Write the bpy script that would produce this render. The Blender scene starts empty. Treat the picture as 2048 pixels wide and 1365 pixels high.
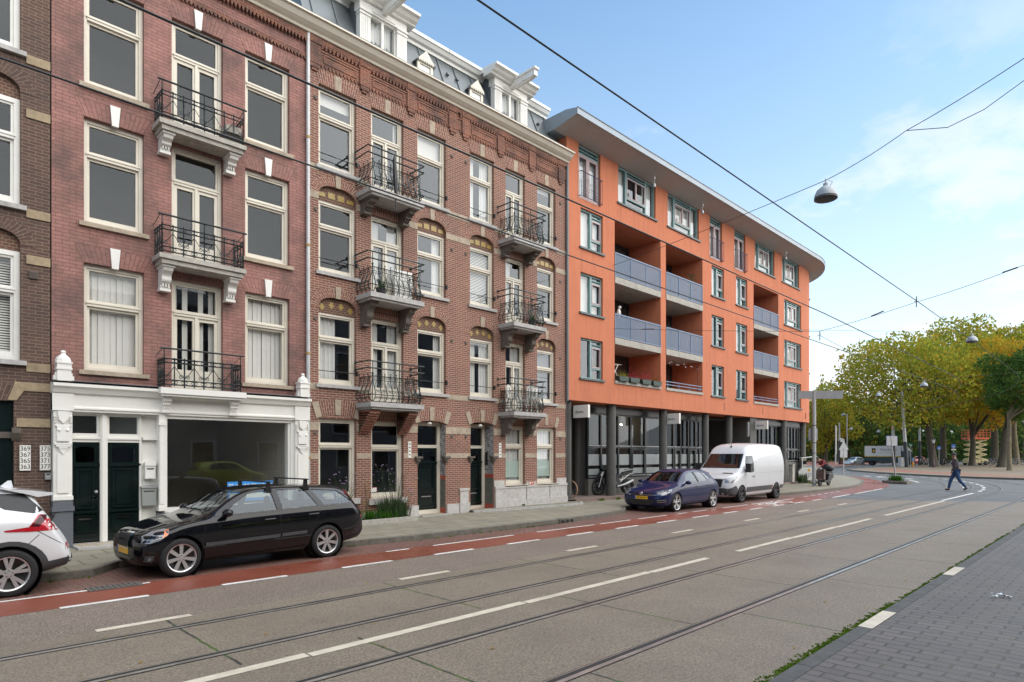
import bpy, bmesh, math, random
from mathutils import Vector, Matrix
from mathutils.bvhtree import BVHTree
PI = math.pi
R = random.Random(11)
scn = bpy.context.scene
C = scn.collection
FY = 15.3                      # the facade plane of the street

# ------------------------------------------------------------------ scene graph helpers
def tag(o, label=None, cat=None, group=None, kind=None):
    if label: o['label'] = label
    if cat: o['category'] = cat
    if group: o['group'] = group
    if kind: o['kind'] = kind
    return o

def thing(name, label, cat, loc=(0, 0, 0), rz=0.0, group=None, kind=None):
    o = bpy.data.objects.new(name, None)
    o.empty_display_size = 0.2
    o.location = loc
    o.rotation_euler = (0, 0, rz)
    C.objects.link(o)
    return tag(o, label, cat, group, kind)

def copy_tree(o, parent=None):
    c = o.copy()
    C.objects.link(c)
    if parent is not None:
        c.parent = parent
    for ch in o.children:
        copy_tree(ch, c)
    return c

def rotz(p, a):
    c, s = math.cos(a), math.sin(a)
    return (p[0]*c - p[1]*s, p[0]*s + p[1]*c, p[2])

class MB:
    """collects polygons; build() links them as one mesh object"""
    def __init__(s):
        s.v = []; s.f = []; s.uv = {}; s.mi = {}
        s.cur = 0
    def poly(s, pts, uv=None):
        i = len(s.v)
        s.v.extend([tuple(p) for p in pts])
        s.f.append(tuple(range(i, i + len(pts))))
        if uv: s.uv[len(s.f) - 1] = uv
        if s.cur: s.mi[len(s.f) - 1] = s.cur
    def box(s, x0, x1, y0, y1, z0, z1):
        s.obox([(x0, y0, z0), (x1, y0, z0), (x1, y1, z0), (x0, y1, z0), (x0, y0, z1), (x1, y0, z1), (x1, y1, z1), (x0, y1, z1)])
    def obox(s, c):
        i = len(s.v)
        s.v.extend([tuple(p) for p in c])
        for q in ((0, 3, 2, 1), (4, 5, 6, 7), (0, 1, 5, 4), (1, 2, 6, 5), (2, 3, 7, 6), (3, 0, 4, 7)):
            s.f.append(tuple(i + k for k in q))
            if s.cur: s.mi[len(s.f) - 1] = s.cur
    def rbox(s, c, size, rot=None):
        sx, sy, sz = size[0]/2, size[1]/2, size[2]/2
        cs = [(-sx, -sy, -sz), (sx, -sy, -sz), (sx, sy, -sz), (-sx, sy, -sz), (-sx, -sy, sz), (sx, -sy, sz), (sx, sy, sz), (-sx, sy, sz)]
        M = rot if rot is not None else Matrix.Identity(3)
        s.obox([Vector(c) + M @ Vector(p) for p in cs])
    def bar(s, a, b, w, h=None, up=(0, 0, 1)):
        """square bar from a to b"""
        a, b = Vector(a), Vector(b)
        d = (b - a)
        if d.length < 1e-6: return
        d.normalize()
        u = Vector(up)
        if abs(d.dot(u)) > 0.99: u = Vector((0, 1, 0))
        r = d.cross(u).normalized(); u = r.cross(d)
        h = w if h is None else h
        r *= w/2; u *= h/2
        s.obox([a - r - u, a + r - u, a + r + u, a - r + u, b - r - u, b + r - u, b + r + u, b - r + u])
    def tube(s, pts, r, n=6, closed=False, cap=True):
        pts = [Vector(p) for p in pts]
        m = len(pts)
        rs = r if isinstance(r, (list, tuple)) else [r]*m
        base = len(s.v)
        prev = None
        for k, p in enumerate(pts):
            if closed:
                d = pts[(k + 1) % m] - pts[k - 1]
            else:
                d = pts[min(k + 1, m - 1)] - pts[max(k - 1, 0)]
            if d.length < 1e-9: d = Vector((0, 0, 1))
            d.normalize()
            if prev is None:
                u = Vector((0, 0, 1)) if abs(d.z) < 0.9 else Vector((1, 0, 0))
                a = d.cross(u).normalized()
            else:
                a = prev - d*prev.dot(d)
                a = a.normalized() if a.length > 1e-6 else d.orthogonal().normalized()
            prev = a
            b = d.cross(a)
            for j in range(n):
                t = 2*PI*j/n
                s.v.append(tuple(p + (a*math.cos(t) + b*math.sin(t))*rs[k]))
        K = m if closed else m - 1
        for k in range(K):
            k2 = (k + 1) % m
            for j in range(n):
                j2 = (j + 1) % n
                s.f.append((base + k*n + j, base + k*n + j2, base + k2*n + j2, base + k2*n + j))
                if s.cur: s.mi[len(s.f) - 1] = s.cur
        if cap and not closed:
            s.f.append(tuple(base + j for j in reversed(range(n))))
            if s.cur: s.mi[len(s.f) - 1] = s.cur
            s.f.append(tuple(base + (m - 1)*n + j for j in range(n)))
            if s.cur: s.mi[len(s.f) - 1] = s.cur
    def lathe(s, prof, c=(0, 0, 0), n=16, axis='z', a0=0.0, a1=2*PI):
        base = len(s.v)
        full = abs(a1 - a0 - 2*PI) < 1e-6
        m = n if full else n + 1
        for (r, h) in prof:
            for j in range(m):
                t = a0 + (a1 - a0)*j/n
                q = (r*math.cos(t), r*math.sin(t), h)
                if axis == 'y': q = (q[0], h, q[1])
                if axis == 'x': q = (h, q[0], q[1])
                s.v.append((c[0] + q[0], c[1] + q[1], c[2] + q[2]))
        for k in range(len(prof) - 1):
            for j in range(n):
                j2 = (j + 1) % m if full else j + 1
                q = (base + k*m + j, base + k*m + j2, base + (k + 1)*m + j2, base + (k + 1)*m + j)
                if axis == 'y': q = q[::-1]
                s.f.append(q)
                if s.cur: s.mi[len(s.f) - 1] = s.cur
    def prism(s, poly, d0, d1, plane='xz'):
        """extrude 2D polygon; plane xz -> along y, xy -> along z, yz -> along x"""
        def P(p, d):
            return (p[0], d, p[1]) if plane == 'xz' else ((p[0], p[1], d) if plane == 'xy' else (d, p[0], p[1]))
        n = len(poly)
        ar = sum(poly[i][0]*poly[(i + 1) % n][1] - poly[(i + 1) % n][0]*poly[i][1] for i in range(n))
        pl = list(poly) if ar > 0 else list(poly)[::-1]
        if (plane == 'xz') ^ (d1 < d0): pl = pl[::-1]
        i0 = len(s.v)
        s.v.extend([P(p, d0) for p in pl]); s.v.extend([P(p, d1) for p in pl])
        fs = [tuple(i0 + k for k in reversed(range(n))), tuple(i0 + n + k for k in range(n))]
        for k in range(n):
            k2 = (k + 1) % n
            fs.append((i0 + k, i0 + k2, i0 + n + k2, i0 + n + k))
        for f in fs:
            s.f.append(f)
            if s.cur: s.mi[len(s.f) - 1] = s.cur
    def sphere(s, c, r, nu=10, nv=6, z0=-1.0):
        rx, ry, rz = (r, r, r) if not isinstance(r, (tuple, list)) else r
        b = len(s.v)
        for i in range(nv + 1):
            ph = -PI/2 + PI*i/nv
            zz = max(math.sin(ph), z0)
            for j in range(nu):
                t = 2*PI*j/nu
                s.v.append((c[0] + rx*math.cos(ph)*math.cos(t), c[1] + ry*math.cos(ph)*math.sin(t), c[2] + rz*zz))
        for i in range(nv):
            for j in range(nu):
                j2 = (j + 1) % nu
                s.f.append((b + i*nu + j, b + i*nu + j2, b + (i + 1)*nu + j2, b + (i + 1)*nu + j))
                if s.cur: s.mi[len(s.f) - 1] = s.cur
    def build(s, name, mat=None, parent=None, off=None, smooth=False, angle=40):
        me = bpy.data.meshes.new(name)
        vs = s.v if off is None else [(p[0] - off[0], p[1] - off[1], p[2] - off[2]) for p in s.v]
        me.from_pydata(vs, [], s.f)
        ul = me.uv_layers.new(name='UVMap').data
        for pi, p in enumerate(me.polygons):
            if pi in s.uv:
                for li, c in zip(p.loop_indices, s.uv[pi]): ul[li].uv = c
            else:
                nn = p.normal
                ax, ay, az = abs(nn.x), abs(nn.y), abs(nn.z)
                for li in p.loop_indices:
                    co = s.v[me.loops[li].vertex_index]
                    if az >= ax and az >= ay: ul[li].uv = (co[0], co[1])
                    elif ay >= ax: ul[li].uv = (co[0], co[2])
                    else: ul[li].uv = (co[1], co[2])
            if pi in s.mi: p.material_index = s.mi[pi]
        ms = mat if isinstance(mat, (list, tuple)) else [mat]
        for m in ms:
            if m: me.materials.append(m)
        if smooth:
            for p in me.polygons: p.use_smooth = True
            me.set_sharp_from_angle(angle=math.radians(angle))
        me.update()
        o = bpy.data.objects.new(name, me)
        C.objects.link(o)
        if parent is not None: o.parent = parent
        return o

def pieces(mb, name, mat, parent, off=None, eps=.012):
    """one part per separate piece: faces whose boxes touch belong together"""
    fs = []
    for i, f in enumerate(mb.f):
        p = [mb.v[k] for k in f]
        fs.append(([min(q[a] for q in p) - eps for a in range(3)], [max(q[a] for q in p) + eps for a in range(3)]))
    par = list(range(len(fs)))
    def find(a):
        while par[a] != a: par[a] = par[par[a]]; a = par[a]
        return a
    for i in range(len(fs)):
        for j in range(i):
            if all(fs[i][0][a] <= fs[j][1][a] and fs[j][0][a] <= fs[i][1][a] for a in range(3)): par[find(i)] = find(j)
    g = {}
    for i in range(len(fs)): g.setdefault(find(i), []).append(i)
    res = []
    for ids in g.values():
        m = MB(); mp = {}
        for i in ids:
            idx = []
            for k in mb.f[i]:
                if k not in mp: mp[k] = len(m.v); m.v.append(mb.v[k])
                idx.append(mp[k])
            if i in mb.uv: m.uv[len(m.f)] = mb.uv[i]
            m.f.append(tuple(idx))
        res.append(m.build(name, mat, parent, off))
    return res

def struct(name, mb, m, **k):
    o = mb.build(name, m, **k)
    return tag(o, kind='structure')

def empty_part(name, parent, loc=(0, 0, 0)):
    o = bpy.data.objects.new(name, None); C.objects.link(o); o.parent = parent; o.location = loc
    o.empty_display_size = 0.1
    return o

# ------------------------------------------------------------------ materials
MATS = {}
def newmat(name):
    m = bpy.data.materials.new(name); m.use_nodes = True
    nt = m.node_tree
    for n in list(nt.nodes): nt.nodes.remove(n)
    out = nt.nodes.new('ShaderNodeOutputMaterial')
    MATS[name] = m
    return m, nt, out
def N(nt, t, **kw):
    n = nt.nodes.new(t)
    for k, v in kw.items():
        if k.startswith('_'): setattr(n, k[1:], v)
        else:
            key = int(k[1:]) if k[0] == 'i' and k[1:].isdigit() else k.replace('__', ' ')
            if hasattr(v, 'is_linked') or isinstance(v, bpy.types.NodeSocket): nt.links.new(v, n.inputs[key])
            else: n.inputs[key].default_value = v
    return n
def rgb(c): return (c[0], c[1], c[2], 1.0)
def mix(nt, fac, a, b, mode='MIX'):
    n = nt.nodes.new('ShaderNodeMix'); n.data_type = 'RGBA'; n.blend_type = mode
    def put(sock, v):
        if isinstance(v, bpy.types.NodeSocket): nt.links.new(v, sock)
        elif isinstance(v, (int, float)): sock.default_value = v
        else: sock.default_value = rgb(v)
    put(n.inputs[0], fac); put(n.inputs[6], a); put(n.inputs[7], b)
    return n.outputs[2]
def ramp(nt, fac, stops, interp='LINEAR'):
    n = nt.nodes.new('ShaderNodeValToRGB'); n.color_ramp.interpolation = interp
    e = n.color_ramp.elements
    while len(e) < len(stops): e.new(0.5)
    for i, (p, c) in enumerate(stops):
        e[i].position = p
        e[i].color = rgb(c) if not isinstance(c, (int, float)) else (c, c, c, 1)
    nt.links.new(fac, n.inputs[0])
    return n.outputs[0]
def noise(nt, vec, scale, detail=4, rough=0.6, dim='3D'):
    n = N(nt, 'ShaderNodeTexNoise', Scale=scale, Detail=detail, Roughness=rough)
    if vec is not None: nt.links.new(vec, n.inputs['Vector'])
    return n.outputs[0]
def math_(nt, op, a, b=None, c=None, clamp=False):
    n = nt.nodes.new('ShaderNodeMath'); n.operation = op; n.use_clamp = clamp
    for i, v in enumerate((a, b, c)):
        if v is None: continue
        if isinstance(v, (int, float)): n.inputs[i].default_value = v
        else: nt.links.new(v, n.inputs[i])
    return n.outputs[0]
def pos(nt): return N(nt, 'ShaderNodeNewGeometry').outputs['Position']
def bump(nt, h, dist=0.01, strength=1.0):
    return N(nt, 'ShaderNodeBump', Height=h, Distance=dist, Strength=strength).outputs[0]
def bsdf(nt, out, col, rough=0.6, metal=0.0, normal=None, **kw):
    n = nt.nodes.new('ShaderNodeBsdfPrincipled')
    def put(k, v):
        if isinstance(v, bpy.types.NodeSocket): nt.links.new(v, n.inputs[k])
        elif isinstance(v, (tuple, list)): n.inputs[k].default_value = rgb(v)
        else: n.inputs[k].default_value = v
    put('Base Color', col); put('Roughness', rough); put('Metallic', metal)
    if normal is not None: nt.links.new(normal, n.inputs['Normal'])
    for k, v in kw.items(): put(k.replace('_', ' '), v)
    nt.links.new(n.outputs[0], out.inputs[0])
    return n

def simple(name, col, rough=0.6, metal=0.0, var=0.0, scale=6.0, dirt=None, coord='obj', **kw):
    """a paint, metal or cloth with slight natural unevenness"""
    if name in MATS: return MATS[name]
    m, nt, out = newmat(name)
    c = col
    nrm = None
    if var:
        tc = N(nt, 'ShaderNodeTexCoord').outputs['Object'] if coord == 'obj' else pos(nt)
        f = noise(nt, tc, scale, 5, 0.65)
        c = mix(nt, ramp(nt, f, [(0.3, 0.0), (0.7, 1.0)]), [x*(1 - var) for x in col], [min(1, x*(1 + var)) for x in col])
        if dirt:
            f2 = noise(nt, tc, scale*0.35, 6, 0.7)
            c = mix(nt, ramp(nt, f2, [(0.5, 0.0), (0.72, dirt[1])]), c, dirt[0])
        nrm = bump(nt, f, 0.004, 0.35)
    bsdf(nt, out, c, rough, metal, nrm, **kw)
    return m

def brickmat(name, c1, c2, mortar, bw=0.21, bh=0.0625, ms=0.010, stain=0.0, staincol=(0.05, 0.04, 0.04), flip=False, bumpd=0.006, var=0.5, sscale=0.55, rough=0.85):
    m, nt, out = newmat(name)
    uv = N(nt, 'ShaderNodeUVMap').outputs[0]
    br = N(nt, 'ShaderNodeTexBrick', Vector=uv, Scale=1.0)
    br.inputs['Brick Width'].default_value = bw; br.inputs['Row Height'].default_value = bh
    br.inputs['Mortar Size'].default_value = ms; br.inputs['Mortar Smooth'].default_value = 0.25
    br.inputs['Color1'].default_value = rgb(c1); br.inputs['Color2'].default_value = rgb(c2); br.inputs['Mortar'].default_value = rgb(mortar)
    br.inputs['Bias'].default_value = 0.0
    p = pos(nt)
    n1 = noise(nt, p, 14, 4, 0.7)
    c = mix(nt, ramp(nt, n1, [(0.25, 0.0), (0.75, 1.0)]), br.outputs[0], (0.5, 0.5, 0.5), 'OVERLAY')
    c = mix(nt, 1 - var, c, br.outputs[0])
    n2 = noise(nt, p, 1.6, 5, 0.65)
    c = mix(nt, math_(nt, 'MULTIPLY', n2, 0.35), c, [x*0.62 for x in c1])
    if stain:
        n3 = noise(nt, p, sscale, 7, 0.72)
        c = mix(nt, ramp(nt, n3, [(0.42, 0.0), (0.64, stain)]), c, staincol)
    bsdf(nt, out, c, rough, 0, bump(nt, math_(nt, 'SUBTRACT', 1.0, br.outputs[1]), bumpd, 0.8))
    return m

def stonemat(name, col, rough=0.8, var=0.22, dirtcol=(0.08, 0.07, 0.06), dirt=0.5, scale=9.0):
    m, nt, out = newmat(name)
    p = pos(nt)
    f = noise(nt, p, scale, 8, 0.7)
    c = mix(nt, ramp(nt, f, [(0.3, 0.0), (0.7, 1.0)]), [x*(1 - var) for x in col], [min(1, x*(1 + var)) for x in col])
    f2 = noise(nt, p, 2.3, 8, 0.75)
    c = mix(nt, ramp(nt, f2, [(0.5, 0.0), (0.75, dirt)]), c, dirtcol)
    bsdf(nt, out, c, rough, 0, bump(nt, f, 0.006, 0.5))
    return m

def glassmat(name, tint=0.9, ior=1.75, rough=0.0, tcol=(1, 1, 1), wob=0.0):
    m, nt, out = newmat(name)
    tr = N(nt, 'ShaderNodeBsdfTransparent', Color=rgb([tint*x for x in tcol]))
    gl = N(nt, 'ShaderNodeBsdfGlossy', Color=(0.86, 0.93, 1, 1), Roughness=rough)
    if wob:
        f = noise(nt, pos(nt), 1.1, 2, 0.5)
        nt.links.new(bump(nt, f, wob, 1.0), gl.inputs['Normal'])
    bf = N(nt, 'ShaderNodeNewGeometry').outputs['Backfacing']
    fr = N(nt, 'ShaderNodeFresnel', IOR=math_(nt, 'ADD', ior, math_(nt, 'MULTIPLY', bf, 1/ior - ior)))   # same pane from both sides
    mx = nt.nodes.new('ShaderNodeMixShader')
    nt.links.new(fr.outputs[0], mx.inputs[0]); nt.links.new(tr.outputs[0], mx.inputs[1]); nt.links.new(gl.outputs[0], mx.inputs[2])
    nt.links.new(mx.outputs[0], out.inputs[0])
    return m

M = {}
M['brick_brown'] = brickmat('brick_brown', (0.275, 0.104, 0.072), (0.185, 0.072, 0.055), (0.50, 0.40, 0.31), ms=0.009, stain=0.25)
M['brick_brown2'] = brickmat('brick_brown2', (0.285, 0.108, 0.074), (0.195, 0.075, 0.056), (0.50, 0.40, 0.31), ms=0.009, stain=0.2)
M['brick_frieze'] = brickmat('brick_frieze', (0.30, 0.10, 0.060), (0.19, 0.065, 0.045), (0.36, 0.27, 0.2), ms=0.008, stain=0.75, sscale=1.2)
M['brick_pink'] = brickmat('brick_pink', (0.40, 0.20, 0.168), (0.335, 0.163, 0.139), (0.16, 0.08, 0.072), bw=0.23, bh=0.075, ms=0.006, stain=0.75, staincol=(0.10, 0.068, 0.064), sscale=0.85, bumpd=0.004)
M['brick_dark'] = brickmat('brick_dark', (0.135, 0.075, 0.055), (0.085, 0.048, 0.040), (0.26, 0.2, 0.15), ms=0.007, stain=0.35, bh=0.065)
M['brick_opp'] = brickmat('brick_opp', (0.46, 0.45, 0.43), (0.42, 0.41, 0.39), (0.3, 0.29, 0.28), stain=0.3)
M['stone'] = stonemat('stone', (0.40, 0.33, 0.25))
M['stone_yellow'] = stonemat('stone_yellow', (0.34, 0.265, 0.17))
M['stone_grey'] = stonemat('stone_grey', (0.42, 0.41, 0.40), dirt=0.4)
M['stone_plinth'] = stonemat('stone_plinth', (0.50, 0.48, 0.46), dirt=0.35, dirtcol=(0.2, 0.18, 0.17))
M['stone_dark'] = stonemat('stone_dark', (0.12, 0.10, 0.085))
M['concrete'] = stonemat('concrete', (0.40, 0.38, 0.34), dirt=0.5)
M['cream'] = simple('cream_paint', (0.70, 0.655, 0.56), 0.35, var=0.05, scale=3, dirt=((0.4, 0.36, 0.3), 0.25))
M['white'] = simple('white_paint', (0.76, 0.755, 0.72), 0.35, var=0.04, scale=3, dirt=((0.5, 0.48, 0.45), 0.25))
M['shop_white'] = simple('shop_white_paint', (0.80, 0.79, 0.75), 0.3, var=0.03, scale=3)
M['iron'] = simple('dark_ironwork', (0.012, 0.018, 0.02), 0.45, var=0.25, scale=20)
M['iron_green'] = simple('green_black_iron', (0.010, 0.019, 0.018), 0.4, var=0.2, scale=20)
M['zinc'] = simple('zinc_sheet', (0.135, 0.155, 0.165), 0.42, 0.35, var=0.18, scale=1.2, dirt=((0.25, 0.26, 0.26), 0.3))
M['lead'] = simple('lead_flashing', (0.16, 0.175, 0.19), 0.45, 0.2, var=0.15, scale=2)
M['door_green'] = simple('dark_green_gloss', (0.006, 0.013, 0.012), 0.12, var=0.2, scale=3)
M['grey_base'] = simple('grey_paint', (0.13, 0.14, 0.16), 0.35, var=0.1, scale=4)
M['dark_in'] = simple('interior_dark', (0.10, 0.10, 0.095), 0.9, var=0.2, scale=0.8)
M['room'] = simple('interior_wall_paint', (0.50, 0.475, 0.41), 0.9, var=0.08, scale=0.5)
M['curtain'] = simple('curtain_cloth', (0.80, 0.81, 0.79), 0.9, var=0.05, scale=4)
M['blind'] = simple('blind_cloth', (0.80, 0.80, 0.76), 0.9, var=0.04, scale=2)
M['blind_dark'] = simple('grey_blind', (0.16, 0.17, 0.19), 0.9, var=0.06, scale=2)
M['glass'] = glassmat('window_glass', 0.90, 1.85)
M['glass_old'] = glassmat('old_window_glass', 0.90, 1.5)
M['glass_shop'] = glassmat('shop_glass', 0.88, 1.45)
M['tile_yellow'] = simple('yellow_glazed_brick', (0.37, 0.255, 0.075), 0.35, var=0.2, scale=12)
M['tile_brown'] = brickmat('brown_glazed_brick', (0.17, 0.075, 0.05), (0.13, 0.06, 0.045), (0.26, 0.2, 0.15), bw=0.11)
M['pipe'] = simple('zinc_pipe', (0.50, 0.51, 0.52), 0.45, 0.3, var=0.1, scale=5, dirt=((0.45, 0.25, 0.08), 0.2))
M['rubber'] = simple('tyre_rubber', (0.011, 0.011, 0.012), 0.75, var=0.2, scale=15)
M['blackplastic'] = simple('black_plastic', (0.022, 0.023, 0.025), 0.5, var=0.15, scale=12)
M['greyplastic'] = simple('grey_plastic', (0.055, 0.058, 0.063), 0.55, var=0.12, scale=12)
M['rim'] = simple('alloy', (0.58, 0.58, 0.59), 0.3, 0.75, var=0.08, scale=10)
M['rim_dark'] = simple('dark_alloy', (0.05, 0.05, 0.055), 0.3, 0.6)
M['chrome'] = simple('chrome', (0.72, 0.73, 0.75), 0.12, 1.0)
M['steel'] = simple('galvanised_steel', (0.42, 0.43, 0.44), 0.45, 0.55, var=0.12, scale=5)
M['polegrey'] = simple('grey_pole_paint', (0.40, 0.41, 0.41), 0.45, var=0.08, scale=3)
M['poleblack'] = simple('black_pole_paint', (0.025, 0.03, 0.038), 0.4, var=0.1, scale=3)
M['red_lens'] = simple('red_lens', (0.42, 0.012, 0.02), 0.12, Coat_Weight=1.0)
M['lens'] = simple('clear_lens', (0.24, 0.25, 0.27), 0.12, 0.2, Coat_Weight=1.0)
M['amber'] = simple('amber_lens', (0.75, 0.18, 0.02), 0.15, Coat_Weight=1.0)
M['plate'] = simple('yellow_plate', (0.80, 0.46, 0.02), 0.35)
M['plateblue'] = simple('plate_blue', (0.02, 0.10, 0.5), 0.35)
M['black'] = simple('black_paint', (0.012, 0.012, 0.013), 0.4)
M['carglass'] = glassmat('car_glass', 0.62, 1.75, tcol=(0.92, 1.0, 0.97))
M['carglass_dark'] = glassmat('tinted_car_glass', 0.30, 1.75)
M['seat'] = simple('seat_cloth', (0.05, 0.05, 0.052), 0.9, var=0.1, scale=20)
M['bark'] = stonemat('plane_bark', (0.066, 0.056, 0.038), var=0.4, dirtcol=(0.05, 0.06, 0.025), dirt=0.7, scale=4)
M['bark_pale'] = stonemat('pale_bark', (0.17, 0.14, 0.09), var=0.35, dirtcol=(0.10, 0.09, 0.05), dirt=0.8, scale=3)

def carpaint(name, col, metal=0.0, rough=0.35, spec=0.3, coat=1.0):
    m, nt, out = newmat(name)
    c = col
    bsdf(nt, out, c, rough, metal, None, Coat_Weight=coat, Coat_Roughness=0.02, Specular_IOR_Level=spec)
    return m
M['p_black'] = carpaint('black_car_paint', (0.004, 0.0045, 0.006), 0.0, 0.5, 0.0)
M['p_blue'] = carpaint('dark_blue_metallic', (0.006, 0.013, 0.066), 0.0, 0.5, 0.1, .7)
M['p_white'] = carpaint('white_car_paint', (0.68, 0.69, 0.71), 0.0, 0.4)
M['p_van'] = carpaint('white_van_paint', (0.64, 0.66, 0.68), 0.0, 0.42)
M['p_silver'] = carpaint('silver_blue_paint', (0.42, 0.50, 0.55), 0.5, 0.35)
M['p_red'] = carpaint('red_car_paint', (0.42, 0.03, 0.06), 0.1, 0.35)
M['p_yellow'] = carpaint('yellow_green_paint', (0.62, 0.62, 0.03), 0.0, 0.35)

# leaves: every leaf cluster gets its own tone
def leafmat(name, stops, trans=0.35, gain=1.0):
    m, nt, out = newmat(name)
    stops = [(p, tuple(min(1, c*gain) for c in q)) for p, q in stops]
    rnd = N(nt, 'ShaderNodeNewGeometry').outputs['Random Per Island']
    col = ramp(nt, rnd, stops)
    big = noise(nt, pos(nt), 0.35, 3, 0.6)
    col = mix(nt, ramp(nt, big, [(0.35, 0.0), (0.65, 0.6)]), col, stops[-1][1])
    d = N(nt, 'ShaderNodeBsdfDiffuse', Color=col)
    t = N(nt, 'ShaderNodeBsdfTranslucent', Color=col)
    mx = nt.nodes.new('ShaderNodeMixShader'); mx.inputs[0].default_value = trans
    nt.links.new(d.outputs[0], mx.inputs[1]); nt.links.new(t.outputs[0], mx.inputs[2])
    nt.links.new(mx.outputs[0], out.inputs[0])
    return m
M['leaf_green'] = leafmat('plane_leaves', [(0.0, (0.075, 0.10, 0.016)), (0.35, (0.15, 0.17, 0.022)), (0.7, (0.26, 0.24, 0.03)), (0.86, (0.34, 0.20, 0.03)), (0.93, (0.20, 0.09, 0.02)), (1.0, (0.15, 0.18, 0.025))], .5, 1.75)
M['leaf_orange'] = leafmat('autumn_leaves', [(0.0, (0.14, 0.16, 0.02)), (0.4, (0.28, 0.22, 0.028)), (0.8, (0.40, 0.18, 0.02)), (1.0, (0.28, 0.22, 0.025))], .5, 1.5)
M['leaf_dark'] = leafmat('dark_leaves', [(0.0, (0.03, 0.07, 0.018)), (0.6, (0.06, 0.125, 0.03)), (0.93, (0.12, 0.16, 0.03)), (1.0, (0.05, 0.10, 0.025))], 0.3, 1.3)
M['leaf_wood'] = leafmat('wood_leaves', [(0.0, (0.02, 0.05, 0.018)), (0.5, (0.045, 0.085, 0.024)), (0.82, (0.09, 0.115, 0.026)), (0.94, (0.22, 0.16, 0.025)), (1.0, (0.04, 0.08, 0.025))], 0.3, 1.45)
M['grass'] = leafmat('grass_blades', [(0.0, (0.03, 0.09, 0.012)), (0.6, (0.06, 0.16, 0.02)), (1.0, (0.05, 0.13, 0.02))], 0.3)
M['bush'] = leafmat('grey_green_leaves', [(0.0, (0.05, 0.08, 0.04)), (0.6, (0.09, 0.13, 0.065)), (1.0, (0.07, 0.11, 0.05))], 0.3)
M['moss'] = leafmat('moss_green', [(0.0, (0.06, 0.10, 0.012)), (0.7, (0.13, 0.22, 0.02)), (1.0, (0.10, 0.17, 0.02))], 0.2)
M['yellow_leaf'] = leafmat('yellow_leaf', [(0.0, (0.30, 0.26, 0.03)), (0.7, (0.42, 0.33, 0.04)), (1.0, (0.2, 0.22, 0.04))], 0.3)
# ------------------------------------------------------------------ ground materials
def groundmat(name, col, speck=0.5, sscale=140, rough=0.75, patch=0.25, patchcol=None, joints=None, wet=0.0, bumpd=0.004, light=1.6):
    m, nt, out = newmat(name)
    p = pos(nt)
    f = noise(nt, p, sscale, 2, 0.7)
    c = mix(nt, ramp(nt, f, [(0.30, 0.0), (0.72, 1.0)]), [x*(1 - speck) for x in col], [min(1, x*(1 + speck*light)) for x in col])
    f2 = noise(nt, p, 0.7, 7, 0.7)
    c = mix(nt, ramp(nt, f2, [(0.4, 0.0), (0.7, patch)]), c, patchcol or [x*0.55 for x in col])
    r = rough
    if wet:
        f3 = noise(nt, p, 0.45, 4, 0.6)
        r = ramp(nt, f3, [(0.45, rough), (0.66, rough - wet)])
    if joints:
        sp = N(nt, 'ShaderNodeSeparateXYZ', Vector=p)
        L, w, gcol, jy = joints
        wob = math_(nt, 'MULTIPLY', noise(nt, p, 3.0, 3, 0.6), 0.05)
        x = math_(nt, 'ADD', sp.outputs[0], wob)
        # slab rows of the two tracks are staggered
        st = math_(nt, 'MULTIPLY', math_(nt, 'GREATER_THAN', sp.outputs[1], 6.0), L*0.41)
        st2 = math_(nt, 'MULTIPLY', math_(nt, 'GREATER_THAN', sp.outputs[1], 3.6), L*0.3)
        x = math_(nt, 'ADD', math_(nt, 'ADD', x, st), st2)
        a = math_(nt, 'ABSOLUTE', math_(nt, 'SUBTRACT', math_(nt, 'FRACT', math_(nt, 'DIVIDE', x, L)), 0.5))
        j = math_(nt, 'LESS_THAN', a, w/L)
        gr = noise(nt, p, 2.2, 3, 0.6)
        jc = mix(nt, ramp(nt, gr, [(0.46, 0.0), (0.58, 1.0)]), (0.035, 0.033, 0.03), gcol)
        c = mix(nt, j, c, jc)
    bsdf(nt, out, c, r, 0, bump(nt, f, bumpd, 0.7))
    return m

def pavemat(name, c1, c2, mortar, bw, bh, ms, moss=None, rot=False, offset=0.5, rough=0.7, wet=0.0, bumpd=0.01, ang=0.0):
    m, nt, out = newmat(name)
    p = pos(nt)
    mp = N(nt, 'ShaderNodeMapping', Vector=p)
    mp.inputs['Rotation'].default_value = (0, 0, ang)
    br = N(nt, 'ShaderNodeTexBrick', Vector=mp.outputs[0], Scale=1.0)
    br.offset = offset
    br.inputs['Brick Width'].default_value = bw; br.inputs['Row Height'].default_value = bh
    br.inputs['Mortar Size'].default_value = ms; br.inputs['Mortar Smooth'].default_value = 0.3
    br.inputs['Color1'].default_value = rgb(c1); br.inputs['Color2'].default_value = rgb(c2)
    mc = mortar
    if moss:
        g = noise(nt, p, 1.3, 4, 0.65)
        mc = mix(nt, ramp(nt, g, [(0.45, 0.0), (0.6, 1.0)]), mortar, moss)
        nt.links.new(mc, br.inputs['Mortar'])
    else: br.inputs['Mortar'].default_value = rgb(mortar)
    f = noise(nt, p, 90, 2, 0.7)
    c = mix(nt, ramp(nt, f, [(0.3, 0.0), (0.7, 0.45)]), br.outputs[0], [min(1, x*1.7) for x in c1])
    f2 = noise(nt, p, 0.9, 7, 0.75)
    c = mix(nt, ramp(nt, f2, [(0.42, 0.0), (0.7, 0.5)]), c, [x*0.5 for x in c1])
    r = rough
    if wet:
        r = ramp(nt, noise(nt, p, 0.5, 4, 0.6), [(0.4, rough), (0.65, rough - wet)])
    bsdf(nt, out, c, r, 0, bump(nt, math_(nt, 'SUBTRACT', math_(nt, 'MULTIPLY', f, 0.25), br.outputs[1]), bumpd, 0.8))
    return m

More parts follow.
